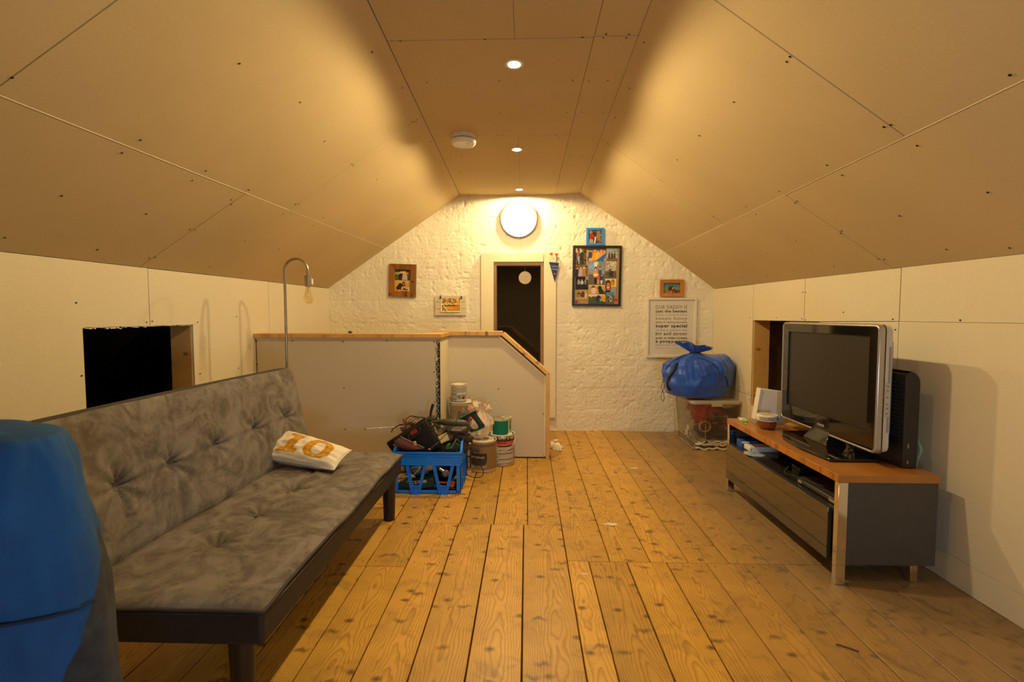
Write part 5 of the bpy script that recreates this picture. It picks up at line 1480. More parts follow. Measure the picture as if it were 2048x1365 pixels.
mb = MB(); mb.cyl((-c_ + .022, -.0066, -d_ + .02), (-c_ + .022, -.0074, -d_ + .02), .017, n=16); mb.build('paper_dot', mat('purple_card', (.20, .08, .16), .7), t)

# orange wooden frame
t, c_, d_ = frame_on_wall('photo_frame', 'small landscape orange wooden frame above the white poster', 1321, 559.5, 1368, 593.5, .034, (wood_mat('orange_beech', (0.56, 0.22, 0.03), (0.45, 0.16, 0.015), 18, 3, .4, 'X', False), wood_mat('orange_beech_z', (0.56, 0.22, 0.03), (0.45, 0.16, 0.015), 18, 3, .4, 'Z', False)), .024)
cv = Canvas(56, 36, (.3, .5, .55)); cv.grad(0, .3, 1, 1, (60, 125, 150), (130, 160, 130)); cv.rect(0, 0, 1, .34, (95, 90, 85)); cv.poly([(.05, 0), (.1, .35), (.28, .45), (.42, .3), (.5, 0)], (150, 125, 90)); cv.poly([(.28, .4), (.36, .78), (.42, .55), (.50, .80), (.58, .68), (.66, .3), (.4, .2)], (55, 42, 42)); cv.poly([(.44, .3), (.52, .5), (.66, .5), (.76, .3), (.66, .18), (.5, .2)], (130, 55, 42)); cv.ell(.57, .5, .05, .08, (205, 190, 185)); cv.poly([(.42, .02), (.46, .25), (.52, .2), (.5, 0)], (215, 155, 110)); cv.poly([(.6, .22), (.66, .18), (.72, .0), (.66, 0)], (215, 155, 110)); cv.poly([(.62, .2), (.78, .28), (.86, 0), (.7, 0)], (75, 48, 35))
print_in(t, cv, -c_, -d_, c_, d_)

# white framed poster with text
t, c_, d_ = frame_on_wall('poster_frame', 'white framed text poster hanging above the blue bag', 1294.5, 596, 1392, 716, .020, mat('white_frame', (.78, .72, .60), .4, var=.02), .024, cat='poster')
mb = MB(); mb.box(-c_, c_, -.0065, -.0045, -d_, d_); mb.build('poster_sheet', mat('poster_paper', (.72, .68, .60), .5, var=.01), t)
Yp = YF - .008 - .0072
def pos(px, py): return onY(px, py, Yp) - t.location
INKS = {0: mat('ink_dark', (.045, .045, .07), .7), 1: mat('ink_mid', (.13, .125, .14), .7), 2: mat('ink_pale', (.30, .28, .26), .7)}
lines = [('OUR DADDY IS', 614.5, 7.2, 1, .0), ('just the bestest', 623.6, 7.4, 0, .03), ('brilliant at making up stories', 630.4, 3.6, 2, .01), ('soooo funny', 638, 8.0, 1, -.002),
         ('great at making pancakes', 645.2, 4.6, 1, .02), ('super special', 653.0, 8.2, 0, .035), ('the best at shoulder rides', 660.7, 3.6, 2, .01), ('big and strong', 668.6, 8.4, 0, .015),
         ('great at water rockets', 676.9, 4.8, 0, .03), ('a poopy pants', 684.3, 7.2, 0, .03), ('loved very very much', 690.9, 5.0, 2, .01), ("Happy Father's Day Daddy", 696.8, 1.7, 2, .01)]
for tx, yc_, hh, ink, bold in lines:
    a = pos(1311.3, yc_ + hh / 2); b_ = pos(1374.3, yc_ - hh / 2)
    mb = MB(); lettering(mb, tx, lambda u, v: (a.x + (b_.x - a.x) * u, a.y, a.z + (b_.z - a.z) * v), bold, 1.15)
    mb.build('lettering', INKS[ink], t, recalc=False)

# wall clock
Yc = YF - .045
ck = onY(1037.5, 437, Yc); cr = (onY(1075.5, 437, Yc).x - onY(1001.5, 437, Yc).x) / 2
clock = thing('wall_clock', 'large round white wall clock with thin metal rim above the door', 'clock', (ck.x, YF - .006, ck.z))
RY90 = Matrix.Rotation(math.radians(90), 4, 'X')
mb = MB(); mb.lathe([(cr - .006, .0), (cr, .002), (cr, .044), (cr - .003, .046), (cr - .007, .044), (cr - .009, .034)], 56, RY90); mb.build('rim', mat('aluminium_rim', (.55, .48, .38), .3, .8, var=.02), clock, smooth=40)
mb = MB(); mb.lathe([(.0005, .031), (cr - .007, .031), (cr - .007, .028), (.0005, .028)], 48, RY90); mb.build('dial', mat('clock_dial', (.86, .84, .78), .5, var=0), clock)
HANDM = mat('clock_grey', (.20, .17, .13), .5)
def chand(a, l, w_, nm, y=-.034, l0=-.02):
    mb = MB(); mb.box(-w_, w_, y - .002, y, l0, l, Matrix.Rotation(a, 4, 'Y')); mb.build(nm, HANDM, clock)
chand(math.radians(172), .075, .003, 'hour_hand'); chand(math.radians(180), .115, .0022, 'minute_hand', -.037); chand(0, .055, .0012, 'second_hand', -.040)
for k in range(12):
    a = k * math.pi / 6
    mb = MB(); mb.box(-.0015, .0015, -.0325, -.0312, cr * .80, cr * .90, Matrix.Rotation(a, 4, 'Y')); mb.build('hour_mark', mat('pale_mark', (.62, .56, .46), .5), clock)

# plank sign with clipped photograph
Ysg = YF - .03
a = onY(869, 591.5, Ysg); b_ = onY(932, 631.5, Ysg)
sg = thing('plank_sign', 'pale plank sign with a boat photograph clipped on, above the stair wall', 'sign', ((a.x + b_.x) / 2, YF - .008, (a.z + b_.z) / 2))
w_ = (b_.x - a.x) / 2; h_ = (a.z - b_.z) / 2
SGN = mat('pale_painted_wood', (.68, .58, .40), .6, var=.05)
for k in range(3):
    z0 = h_ - (k + 1) * 2 * h_ / 3 + .0015
    mb = MB(); mb.box(-w_ + .002 * (k == 1), w_, -.022, -.008, z0, z0 + 2 * h_ / 3 - .003); mb.build('plank', SGN, sg, bevel=.0015)
for s_ in (-1, 1):
    mb = MB(); mb.box(s_ * w_ * .6 - .01, s_ * w_ * .6 + .01, -.008, 0, -h_ * .9, h_ * .9); mb.build('batten', SGN, sg)
def sgp(cx_, cy_):  # crop 1820 wide for x 860..940
    return onY(860 + cx_ / 22.75, 580 + cy_ / 22.75, Ysg) - sg.location
ink = mat('sign_ink', (.33, .25, .14), .7)
for tx, x0, x1, y0, y1 in (('LOVE', 845, 1100, 1045, 1110),):
    p0 = sgp(x0, y1); p1 = sgp(x1, y0)
    mb = MB(); lettering(mb, tx, lambda u, v: (p0.x + (p1.x - p0.x) * u, -.0224, p0.z + (p1.z - p0.z) * v), 0, 1.1); mb.build('lettering', ink, sg, recalc=False)
p0 = sgp(500, 1010); p1 = sgp(1400, 385)
cv = Canvas(74, 52, (.95, .88, .72)); cv.rect(.05, .07, .97, 1, (200, 165, 110))
for k in range(14): cv.rect(.06 + k * .065, .68, .06 + k * .065 + .045, .98, [(225, 160, 50), (150, 110, 60), (90, 85, 70), (235, 175, 60)][k % 4])
cv.speck(.35, 21, 3, (.05, .5, .97, 1)); cv.rect(.05, .55, .35, .62, (235, 205, 170)); cv.ell(.72, .58, .08, .08, (250, 185, 10)); cv.rect(.05, .42, .97, .50, (55, 55, 80)); cv.speck(.5, 22, 2, (.05, .4, .97, .6))
cv.rect(.05, .07, .97, .42, (160, 150, 80)); cv.rect(.05, .07, .97, .16, (150, 140, 55)); cv.poly([(.08, .42), (.2, .2), (.75, .2), (.88, .32), (.95, .48), (.55, .42), (.3, .40)], (235, 150, 10)); cv.poly([(.55, .42), (.93, .46), (.85, .30), (.65, .28)], (235, 110, 10))
cv.build('photograph', lambda u, v: (p0.x + (p1.x - p0.x) * u, -.024 - .010 * (1 - v) ** 2, p0.z + (p1.z - p0.z) * v), PHOTO, sg)
for cx_ in (480, 1425):
    q_ = sgp(cx_, 395); mb = MB(); mb.prism([(q_.x - .011, -.034, q_.z), (q_.x + .011, -.034, q_.z), (q_.x + .007, -.030, q_.z + .010), (q_.x - .007, -.030, q_.z + .010)], (0, .008, 0)); mb.box(q_.x - .0045, q_.x + .0045, -.028, -.024, q_.z + .008, q_.z + .027); mb.build('bulldog_clip', LEGM, sg)
q0 = sgp(610, 690); q1 = sgp(850, 1020)
mb = MB(); mb.tube([(q0.x, -.042, q0.z), (q1.x, -.046, q1.z)], .0030, 8); mb.build('white_stick', WHITEP, sg)

# bunting pennant and clips beside the door
Yb_ = YF - .062
def bp(cx_, cy_): return onY(1090 + cx_ / 17.05, 495 + cy_ / 17.05, Yb_)
o0 = bp(305, 520)
bt = thing('pennant', 'small navy blue triangular pennant with star hanging at the door corner', 'pennant', (o0.x, Yb_, o0.z))
tri = [bp(135, 498), bp(478, 535), bp(335, 1195)]
mb = MB(); mb.prism([p_ - o0 + Vector((0, -.001, 0)) for p_ in tri], (0, .003, 0)); mb.build('flag', mat('navy_felt', (.015, .035, .12), .85, var=.1), bt)
for tx, x0, x1, y0, y1 in (("I'm glad dad's", 190, 430, 600, 680), ('in the band', 225, 425, 700, 765)):
    mb = MB(); lettering(mb, tx, lambda u, v: tuple(bp(x0 + (x1 - x0) * u, y1 + (y0 - y1) * v + 25 * u) - o0 + Vector((0, -.0025, 0))), .0)
    mb.build('lettering', mat('chalk_blue', (.35, .45, .55), .8), bt, recalc=False)
mb = MB(); c0 = bp(325, 910) - o0
st_ = []
for k in range(10):
    r_ = .0125 if k % 2 == 0 else .006; a = math.pi / 2 + k * math.pi / 5; st_.append((c0.x + r_ * math.cos(a), -.004, c0.z + r_ * math.sin(a)))
mb.prism(st_, (0, .002, 0)); mb.build('star', mat('orange_felt', (.75, .10, .01), .8), bt)
mb = MB(); mb.tube(spline([bp(135, 500) - o0, bp(130, 330) - o0, bp(190, 230) - o0, bp(290, 380) - o0, bp(400, 240) - o0, bp(480, 330) - o0, bp(475, 535) - o0], 6), .0010, 5); mb.build('string', mat('white_string', (.8, .75, .65), .8), bt)
mb = MB(); q_ = bp(355, 360) - o0; mb.box(q_.x - .004, q_.x + .004, -.006, .0, q_.z - .04, q_.z + .01); mb.build('peg', WHITEP, bt)
for cx_, cy_, r_, nm in ((215, 225, .016, .3), (395, 250, .017, -.3)):
    q_ = bp(cx_, cy_) - o0; mb = MB()
    hh = [(q_.x + r_ * math.sin(a) ** 3 * math.cos(nm) , -.008, q_.z + r_ * (13 * math.cos(a) - 5 * math.cos(2 * a) - 2 * math.cos(3 * a) - math.cos(4 * a)) / 16) for a in [k * math.pi / 14 for k in range(28)]]
    mb.prism(hh, (0, .004, 0)); mb.build('felt_heart', mat('orange_red_felt', (.62, .07, .015), .8, var=.2), bt)

# round disc hanging in the door pane
Yd = YF + .045
q_ = onY(1050, 556, Yd); qt = onY(1050, 529, Yd)
dh = thing('hanging_disc', 'round pale disc hanging on a cord in the door glass', 'ornament', (q_.x, Yd, q_.z))
rd = 12.6 * Yd / FPX
mb = MB(); mb.lathe([(.0005, -.003), (rd, -.003), (rd, .004), (rd - .006, .005), (rd - .008, .003), (.0005, .003)], 36, RY90); mb.build('disc', mat('pale_disc', (.55, .44, .30), .6, var=.08, scale=40), dh, smooth=40)
mb = MB(); mb.tube([(.022 * math.cos(a) * (1.5 if math.cos(a) > 0 else 1), -.0055, .018 * math.sin(a) - .003) for a in [k * math.pi / 8 for k in range(16)]], .0012, 5, closed=True); mb.build('embossed_mark', mat('pale_mark', (.62, .56, .46), .5), dh)
mb = MB(); mb.tube([(0, 0, rd - .002), (0, 0, qt.z - q_.z + .012)], .002, 6); mb.build('cord', mat('pale_cord', (.5, .42, .3), .8), dh)

# ---- lump on the ledge, plaster rubble, splinter and scuffs on the floor
q_ = onY(697, 663, YA + .05)
t = thing('wood_knot', 'little dark lump lying on the stair wall cap', 'lump', (q_.x, YA + .08, zt + .030)); mb = MB(); mb.blob((0, 0, .008), (.016, .012, .009), .4, 3, sub=2, floor=0); mb.build('lump', mat('dark_slate', (.07, .06, .07), .6), t, smooth=180)
q_ = onZ(1112, 893, 0)
t = thing('plaster_rubble', 'crumbled white plaster on the floor at the stair wall end', 'rubble', (q_.x, q_.y, 0))
PL = mat('old_plaster', (.70, .60, .42), .95, var=.2, scale=40, bump=.3)
for k in range(22):
    mb = MB(); x_ = rnd.uniform(-.045, .03); y_ = rnd.uniform(-.12, .20); x_ = max(x_, xr1 + .038 - q_.x + .014); r_ = rnd.uniform(.010, .030)
    mb.blob((x_, y_, r_ * .2), (r_, r_ * 1.4, r_ * .45), .5, k, sub=2, floor=0); mb.build('crumb', PL, t)
t = tag(MB().tube([onZ(*p_, .003) for p_ in ((1672, 1289), (1695, 1296), (1718, 1304))], .0022, 6).build('twig', mat('dark_twig', (.04, .025, .02), .8), None), 'thin dark twig lying on the floor before the bench', 'twig')
for k, (px, py, r_) in enumerate(((1268, 937, .020), (1222, 1049, .022), (921, 1102, .006), (1170, 1149, .009))):
    q_ = onZ(px, py, 0); mb = MB(); mb.blob((0, 0, 0), (r_ * 1.6, r_ * .7, .0012), .5, k + 30, sub=2, floor=-.0005)
    o = mb.build('paint_splash', PL, floor, loc=(q_.x, q_.y, .0006)); o['kind'] = 'stuff'

# ================================================================== PAINT TINS AND TOOLS BY THE STAIR WALL
def wrap_lab(cv, t, r, z0, z1, a0, a1, name='label', parent=None, m=None):
    """printed label around a tin; angles in radians from straight at the camera (-Y), positive to the right"""
    return cv.build(name, lambda u, v: ((r + .0006) * math.sin(a0 + (a1 - a0) * u), -(r + .0006) * math.cos(a0 + (a1 - a0) * u), z0 + (z1 - z0) * v), m or vcol_mat('printed_label', .45), parent or t, smooth=180)
def wrap_text(txt, t, r, z0, z1, a0, a1, m, bold=.02, parent=None):
    mb = MB(); lettering(mb, txt, lambda u, v: ((r + .0013) * math.sin(a0 + (a1 - a0) * u), -(r + .0013) * math.cos(a0 + (a1 - a0) * u), z0 + (z1 - z0) * v), bold)
    return mb.build('lettering', m, parent or t, recalc=False)
TIN = mat('tin_metal', (0.55, 0.50, 0.42), .28, .75, var=.12, scale=25)
TINL = mat('tin_pale', (0.50, 0.46, 0.38), .35, .35, var=.05)
LIDM2 = mat('dried_paint_lid', (.66, .60, .47), .6, var=.2, scale=25, bump=.3)
INKP = mat('purple_ink', (.05, .02, .10), .5)
def tin(name, label, cat, px, pyb, Y, z0, r, h, body, lid=None, rim=True):
    x = onY(px, 800, Y).x
    t = thing(name, label, cat, (x, Y, z0))
    mb = MB(); mb.lathe([(.0005, .0), (r - .003, 0), (r, .003), (r, h - .006), (r - .001, h - .004)], 40); mb.build('body', body, t, smooth=40)
    mb = MB(); mb.lathe([(r - .001, h - .006), (r + .002, h - .004), (r + .002, h), (r - .004, h + .001), (r - .008, h - .004), (r - .016, h - .004), (r - .019, h - .001), (r - .030, h - .003), (.0005, h - .003)], 40)
    mb.build('lid', lid or LIDM2, t, smooth=40)
    return t
def bail(t, r, h, drop, right=True, zz=None, m=None):
    pts = [((r + .004) * math.cos(a) , -(r + .004) * math.sin(a) * .98, h - drop * math.sin(a)) for a in [math.pi * k / 20 for k in range(21)]]
    mb = MB(); mb.tube(pts, .0015, 6); mb.build('wire_handle', m or TIN, t, smooth=180)
    for s_ in (-1, 1):
        mb = MB(); mb.cyl((s_ * (r - .001), 0, h), (s_ * (r + .006), 0, h), .007, n=10); mb.build('handle_ear', TIN, t)

# hidden lower tin, the silver tin on it, small tin on top
ty = 3.66
r1 = 24.5 * ty / FPX
zt1 = onY(924, 802, ty).z
low = tin('paint_tin', 'dark paint tin under the silver tin in the corner stack', 'paint tin', 924, 0, ty, 0, r1, zt1 - .205, mat('dark_tin', (.03, .027, .025), .4))
t1 = tin('paint_tin', 'silver paint tin with purple lettering, middle of the corner stack', 'paint tin', 924, 0, ty, zt1 - .204, r1, .204, TINL)
H1 = .204
cv = Canvas(90, 40, (.60, .55, .44)); cv.rect(0, 0, 1, .10, (40, 35, 32)); cv.speck(.05, 2, 2)
cv.poly([(.44, .95), (.50, .93), (.60, .78), (.52, .80)], (215, 85, 20)); cv.poly([(.56, .82), (.62, .80), (.60, .88)], (220, 170, 60))
wrap_lab(cv, t1, r1, .035, H1 - .022, -1.25, 1.25)
wrap_text('Dulux', t1, r1, .105, .138, -.16, .72, INKP, .02)
wrap_text('TRADE', t1, r1, .068, .098, -.22, .78, INKP, .01)
mb = MB(); mb.tube([((r1 + .001) * math.sin(.58 + .13 * math.cos(a)), -(r1 + .001) * math.cos(.58 + .13 * math.cos(a)), .150 + .016 * math.sin(a)) for a in [math.pi * k / 10 for k in range(11)]], .0018, 5); mb.build('logo_arc', mat('teal_ink', (.02, .10, .12), .5), t1, smooth=180)
bail(t1, r1, H1 - .02, .115)
rs = 15.6 * 3.66 / FPX; zt2 = onY(918, 768, 3.66).z
t2 = tin('paint_tin', 'small paint-smeared tin with printed label, topmost of the corner stack', 'paint tin', 918, 0, 3.65, zt1 + .002, rs, zt2 - zt1 - .002, mat('tin_grey_label', (.45, .42, .38), .5))
h2 = zt2 - zt1
cv = Canvas(70, 60, (.66, .63, .58)); cv.rect(0, 0, .12, 1, (150, 140, 125))
for k, z_ in enumerate((.12, .42, .66, .88)): cv.rect(.14, z_, .42, z_ + .03, (60, 55, 60))
cv.rect(.45, .0, 1, .15, (190, 180, 160)); cv.rect(.45, .55, 1, .9, (165, 158, 148)); cv.rect(.46, .42, .95, .55, (205, 195, 175)); cv.rect(.50, .15, .64, .40, (120, 118, 105)); cv.rect(.70, .14, .86, .42, (110, 90, 80)); cv.ell(.78, .29, .07, .07, (220, 145, 60)); cv.ell(.78, .22, .08, .07, (50, 30, 45)); cv.speck(.18, 4, 1)
for k in range(14): cv.poly([(k / 14, 1.01), ((k + 1) / 14, 1.01), ((k + .5) / 14, .97 - .14 * rnd.random())], (225, 205, 160))
wrap_lab(cv, t2, rs, .006, h2 - .010, -1.35, 1.35)

# clear-sided bucket with dark label
by_ = 3.51; rb = 26.8 * by_ / FPX; zb2 = onY(967, 878, by_).z
bk = tin('paint_bucket', 'translucent beige paint bucket with dark label, nearest on the floor', 'paint bucket', 966.5, 0, by_, 0, rb, zb2, mat('beige_plastic', (.50, .38, .21), .35, var=.08))
cv = Canvas(100, 80, (.56, .44, .26)); cv.rect(0, .86, .95, .95, (105, 92, 72)); cv.rect(.0, .66, .42, .84, (90, 82, 72)); cv.rect(.08, .68, .40, .82, (52, 46, 50))
cv.rect(0, .28, .62, .62, (44, 38, 30)); cv.poly([(0, .28), (.62, .28), (.5, .18), (.3, .14), (0, .22)], (44, 38, 30)); cv.poly([(0, .24), (.22, .16), (.22, .10), (0, .16)], (50, 120, 150)); cv.rect(0, .02, .22, .12, (190, 180, 165))
for x0 in (.26, .44): cv.rect(x0, .16, x0 + .15, .34, (95, 85, 65)); cv.rect(x0 + .01, .175, x0 + .14, .325, (50, 44, 34))
cv.rect(.86, .12, .93, .28, (130, 110, 80)); cv.poly([(.62, .2), (.62, .06), (.40, .06), (.5, .16)], (160, 140, 80))
wrap_lab(cv, bk, rb, .022, zb2 - .012, -1.3, 1.35)
wrap_text('TRADE', bk, rb, zb2 * .70, zb2 * .80, -1.15, -.22, mat('grey_ink', (.20, .18, .16), .5), .02)
wrap_text('DIAMOND', bk, rb, zb2 * .46, zb2 * .53, -1.25, .18, mat('pale_ink', (.62, .54, .40), .5), .01)

# round tin with red band
sy = 3.66; rs2 = 26.5 * sy / FPX; zs2 = onY(1003, 866, sy).z
sp_ = tin('paint_tin', 'paint tin with red band and white label, against the stair wall', 'paint tin', 1003, 0, sy, 0, rs2, zs2, TIN, LIDM2)
cv = Canvas(100, 80, (.74, .70, .62)); cv.rect(0, .92, 1, 1, (60, 52, 46)); cv.rect(0, .82, 1, .92, (58, 52, 46)); cv.rect(0, .72, 1, .84, (205, 25, 8)); cv.rect(0, .66, 1, .70, (60, 50, 55))
for k, z_ in enumerate((.16, .38, .50, .64)): cv.rect(.32, z_, .92, z_ + .025, (45, 40, 42))
cv.rect(.93, 0, 1, .72, (160, 145, 115)); cv.rect(0, 0, 1, .04, (150, 135, 105)); cv.speck(.10, 12, 1, (.3, .05, .92, .7))
for z_ in (.08, .22, .34): cv.rect(.12, z_, .28, z_ + .09, (60, 45, 60)); cv.rect(.15, z_ + .02, .20, z_ + .07, (180, 170, 160))
for k in range(30):
    u_ = .35 + .6 * rnd.random(); cv.ell(u_, 1.0 - .05 * rnd.random(), .03, .06 * rnd.random(), (200, 185, 155))
wrap_lab(cv, sp_, rs2, .018, zs2 - .012, -.9, 1.3)
wrap_text('SPECIAL', sp_, rs2, zs2 * .735, zs2 * .80, .45, 1.22, mat('pink_ink', (.65, .30, .25), .5), .01)
bail(sp_, rs2, zs2 - .03, .09)
# rolls standing on it
rx = onY(1001, 850, sy - .02).x; rr_ = 15.6 * (sy - .02) / FPX; hz = onY(1001, 840, sy - .02).z - zs2 - .001
t = thing('abrasive_roll', 'teal green sandpaper roll standing on the red-banded tin', 'sandpaper roll', (rx, sy - .02, zs2 + .001))
mb = MB(); mb.lathe([(rr_ - .003, 0), (rr_, 0), (rr_, hz), (rr_ - .003, hz)], 32, closed=True); mb.build('roll', mat('teal_abrasive', (0.0, .19, .115), .8, var=.06, scale=200), t, smooth=40)
mb = MB(); mb.lathe([(rr_ - .0065, .001), (rr_ - .0032, .001), (rr_ - .0032, hz - .001), (rr_ - .0065, hz - .001)], 32, closed=True); mb.build('paper_backing', mat('cream_paper', (.68, .62, .44), .8), t, smooth=40)
rx2 = onY(1013, 850, sy + .045).x
t = thing('paper_roll', 'pale printed roll half hidden behind the teal roll', 'roll', (rx2, sy + .05, zs2 + .001))
mb = MB(); mb.lathe([(.030, 0), (.040, 0), (.040, hz + .008), (.030, hz + .008)], 28, closed=True); mb.build('roll', mat('cream_paper', (.68, .62, .44), .8), t, smooth=40)
cv = Canvas(20, 30, (.72, .68, .5)); cv.rect(.3, .1, .6, .9, (40, 110, 100)); cv.speck(.2, 3, 2); wrap_lab(cv, t, .040, .006, hz + .002, .4, 1.3)

# plastic carrier bag on the bucket
bgx = onY(958, 860, by_).x
t = thing('carrier_bag', 'crumpled pale plastic carrier bag with pink print on the bucket', 'plastic bag', (bgx, by_, zb2 + .004))
PB = mat('thin_plastic', (.74, .60, .42), .35, var=.10, scale=12)
def pbag(u, v, W, H, ox, oz, seed, twist=.6):
    a = 2 * math.pi * u
    pr_ = [(0, .3), (.15, .95), (.4, 1.0), (.65, .65), (.82, .38), (1.0, .50)]
    for (t0, r0), (t1, r1_) in zip(pr_, pr_[1:]):
        if v <= t1: r_ = r0 + (r1_ - r0) * (v - t0) / (t1 - t0); break
    cr_ = 1 + .35 * mnoise.noise(Vector((math.cos(a) * 2.2, math.sin(a) * 2.2, v * 3 + seed))) + .22 * abs(mnoise.noise(Vector((math.cos(a) * 5, math.sin(a) * 5, v * 6 + seed)))) + .10 * math.sin(a * 7 + v * 4)
    return Vector((ox * v + r_ * cr_ * W * math.cos(a), r_ * cr_ * W * .7 * math.sin(a), max(0.0, oz + H * v + .012 * math.sin(a * 3 + seed) * v)))
mb = MB(); mb.grid(lambda u, v: pbag(u, v, .082, .26, .03, 0, 1), 70, 50, wrapu=True); mb.build('bag_body', PB, t, smooth=35, recalc=False)
mb = MB(); mb.grid(lambda u, v: pbag(u, v, .035, .10, -.03, .20, 7) + Vector((-.01, 0, 0)), 40, 24, wrapu=True); mb.build('handle_loop', PB, t, smooth=35, recalc=False)
mb = MB(); mb.grid(lambda u, v: pbag(u, v, .035, .085, .025, .19, 17) + Vector((.045, 0, 0)), 40, 24, wrapu=True); mb.build('handle_loop', PB, t, smooth=35, recalc=False)
q_ = onY(941, 822, by_ - .05) - Vector(t.location)
PK = mat('pink_print', (.62, .22, .16), .5, var=.35, scale=30)
mb = MB(); mb.blob((q_.x, q_.y, q_.z), (.024, .014, .035), .5, 3, sub=3); mb.build('pink_flap', mat('pale_pink_plastic', (.70, .38, .28), .45, var=.3, scale=40), t, smooth=35)
q_ = onY(942, 838, by_ - .07) - Vector(t.location)
mb = MB(); mb.blob((q_.x, q_.y, q_.z), (.013, .008, .016), .4, 5, sub=2); mb.build('red_print', mat('red_print', (.60, .06, .03), .5), t, smooth=35)

# sealant tube
cy_ = 3.37; cxp = onY(934, 930, cy_).x; r_ = .030; hc = onY(934, 885, cy_).z
t = thing('sealant_cartridge', 'white sealant cartridge with black and orange label beside the crate', 'cartridge', (cxp, cy_, 0))
mb = MB(); mb.lathe([(.0005, 0), (r_, 0), (r_, hc), (r_ - .004, hc + .004), (.008, hc + .006), (.007, hc + .02), (.0005, hc + .02)], 28); mb.build('tube_body', WHITEP, t, smooth=40)
cv = Canvas(50, 70, (.12, .10, .09)); cv.rect(0, 0, 1, .16, (215, 200, 175)); cv.rect(0, .16, 1, .23, (225, 105, 30)); cv.rect(0, .16, .42, .9, (205, 190, 170)); cv.rect(.05, .18, .36, .34, (200, 110, 80)); cv.rect(.10, .4, .2, .85, (120, 100, 80)); cv.speck(.12, 4, 2, (0, .2, .42, .9))
wrap_lab(cv, t, r_, .004, hc - .01, -1.3, 1.4)
mb = MB(); lettering(mb, '801', lambda u, v: ((r_ + .0014) * math.sin(.55 - .5 * v + .25), -(r_ + .0014) * math.cos(.55 - .5 * v + .25), hc * .62 + u * hc * .28), .03); mb.build('lettering', mat('cream_ink', (.72, .64, .48), .5), t, recalc=False)
mb = MB(); lettering(mb, 'SEALANT', lambda u, v: ((r_ + .0014) * math.sin(.55 - .38 * v + .2), -(r_ + .0014) * math.cos(.55 - .38 * v + .2), hc * .26 + u * hc * .32), .01); mb.build('lettering', mat('cream_ink', (.72, .64, .48), .5), t, recalc=False)

# ------------------------------------------------------------------ blue crate
BLUE = mat('blue_crate_plastic', (0.004, 0.22, 1.0), .32, var=.05, scale=20)
KX1 = onY(922, 950, 2.99).x; KX0 = KX1 - .44; KY0 = 2.99; KY1 = 3.30; KZ = onY(870, 905, KY0).z
crate = thing('crate', 'bright blue plastic crate with V-shaped side struts full of tools', 'crate', ((KX0 + KX1) / 2, (KY0 + KY1) / 2, 0))
ox, oy_, _z = crate.location
def K(px, py, Y=KY0): return onY(790 + px / 10.5, 880 + py / 10.5, Y)
bz0 = K(800, 545).z
mb = MB(); mb.box(KX0, KX1, KY0, KY0 + .006, bz0, KZ); mb.box(KX0 - .004, KX1 + .004, KY0 - .006, KY0 + .006, KZ - .010, KZ); mb.box(KX0 - .001, KX1 + .001, KY0 - .003, KY0 + .002, bz0, bz0 + .006); mb.box(KX0 - .001, KX1 + .001, KY0 - .004, KY0 + .002, KZ - .028, KZ - .024)
wb(mb, 'front_band', BLUE, crate, bevel=.001)
mb = MB(); mb.box(KX0, KX1, KY1 - .006, KY1, bz0 - .05, KZ + .0); wb(mb, 'rear_band', BLUE, crate, bevel=.001)
for xs_ in (KX0, KX1 - .006):
    yc_ = (KY0 + KY1) / 2
    mb = MB(); mb.prism([(xs_, KY0 + .006, bz0), (xs_, KY1 - .006, bz0), (xs_, KY1 - .006, KZ), (xs_, yc_ + .10, KZ + .045), (xs_, yc_ - .08, KZ + .045), (xs_, KY0 + .03, KZ)], (.006, 0, 0))
    mb.prism([(xs_ - .004, KY0, KZ - .008), (xs_ - .004, KY0 + .03, KZ - .008), (xs_ - .004, yc_ - .08, KZ + .037), (xs_ - .004, yc_ + .10, KZ + .037), (xs_ - .004, KY1, KZ - .008), (xs_ - .004, KY1, KZ + .002), (xs_ - .004, yc_ + .10, KZ + .050), (xs_ - .004, yc_ - .08, KZ + .050), (xs_ - .004, KY0 + .03, KZ + .002), (xs_ - .004, KY0, KZ + .002)], (.014, 0, 0))
    wb(mb, 'end_band', BLUE, crate, bevel=.001)
for (xx, yy) in ((KX1 - .03, KY0 + .0), (KX0, KY0 + .0), (KX1 - .03, KY1 - .03), (KX0, KY1 - .03)):
    mb = MB(); mb.box(xx, xx + .030, yy + .001, yy + .007, .022, bz0 + .01); mb.box(xx + (.024 if xx > KX0 + .1 else 0), xx + (.030 if xx > KX0 + .1 else .006), yy + .001, yy + .030, .022, bz0 + .01)
    wb(mb, 'corner_post', BLUE, crate, bevel=.001)
for off in (.10, .20):
    mb = MB(); mb.box(KX1 - .006, KX1 + .001, KY0 + off, KY0 + off + .022, .020, bz0 + .01); wb(mb, 'side_strut', BLUE, crate, bevel=.001)
def strut(a, b_, w_):
    a = K(*a); b_ = K(*b_); mb = MB()
    mb.prism([(a.x - w_, KY0 - .002, a.z), (a.x + w_, KY0 - .002, a.z), (b_.x + w_, KY0 - .002, b_.z), (b_.x - w_, KY0 - .002, b_.z)], (0, .010, 0))
    for s_ in (-1, 1):
        mb.prism([(a.x + s_ * w_ - .0015, KY0 - .007, a.z), (a.x + s_ * w_ + .0015, KY0 - .007, a.z), (b_.x + s_ * w_ + .0015, KY0 - .007, b_.z), (b_.x + s_ * w_ - .0015, KY0 - .007, b_.z)], (0, .006, 0))
    wb(mb, 'strut', BLUE, crate)
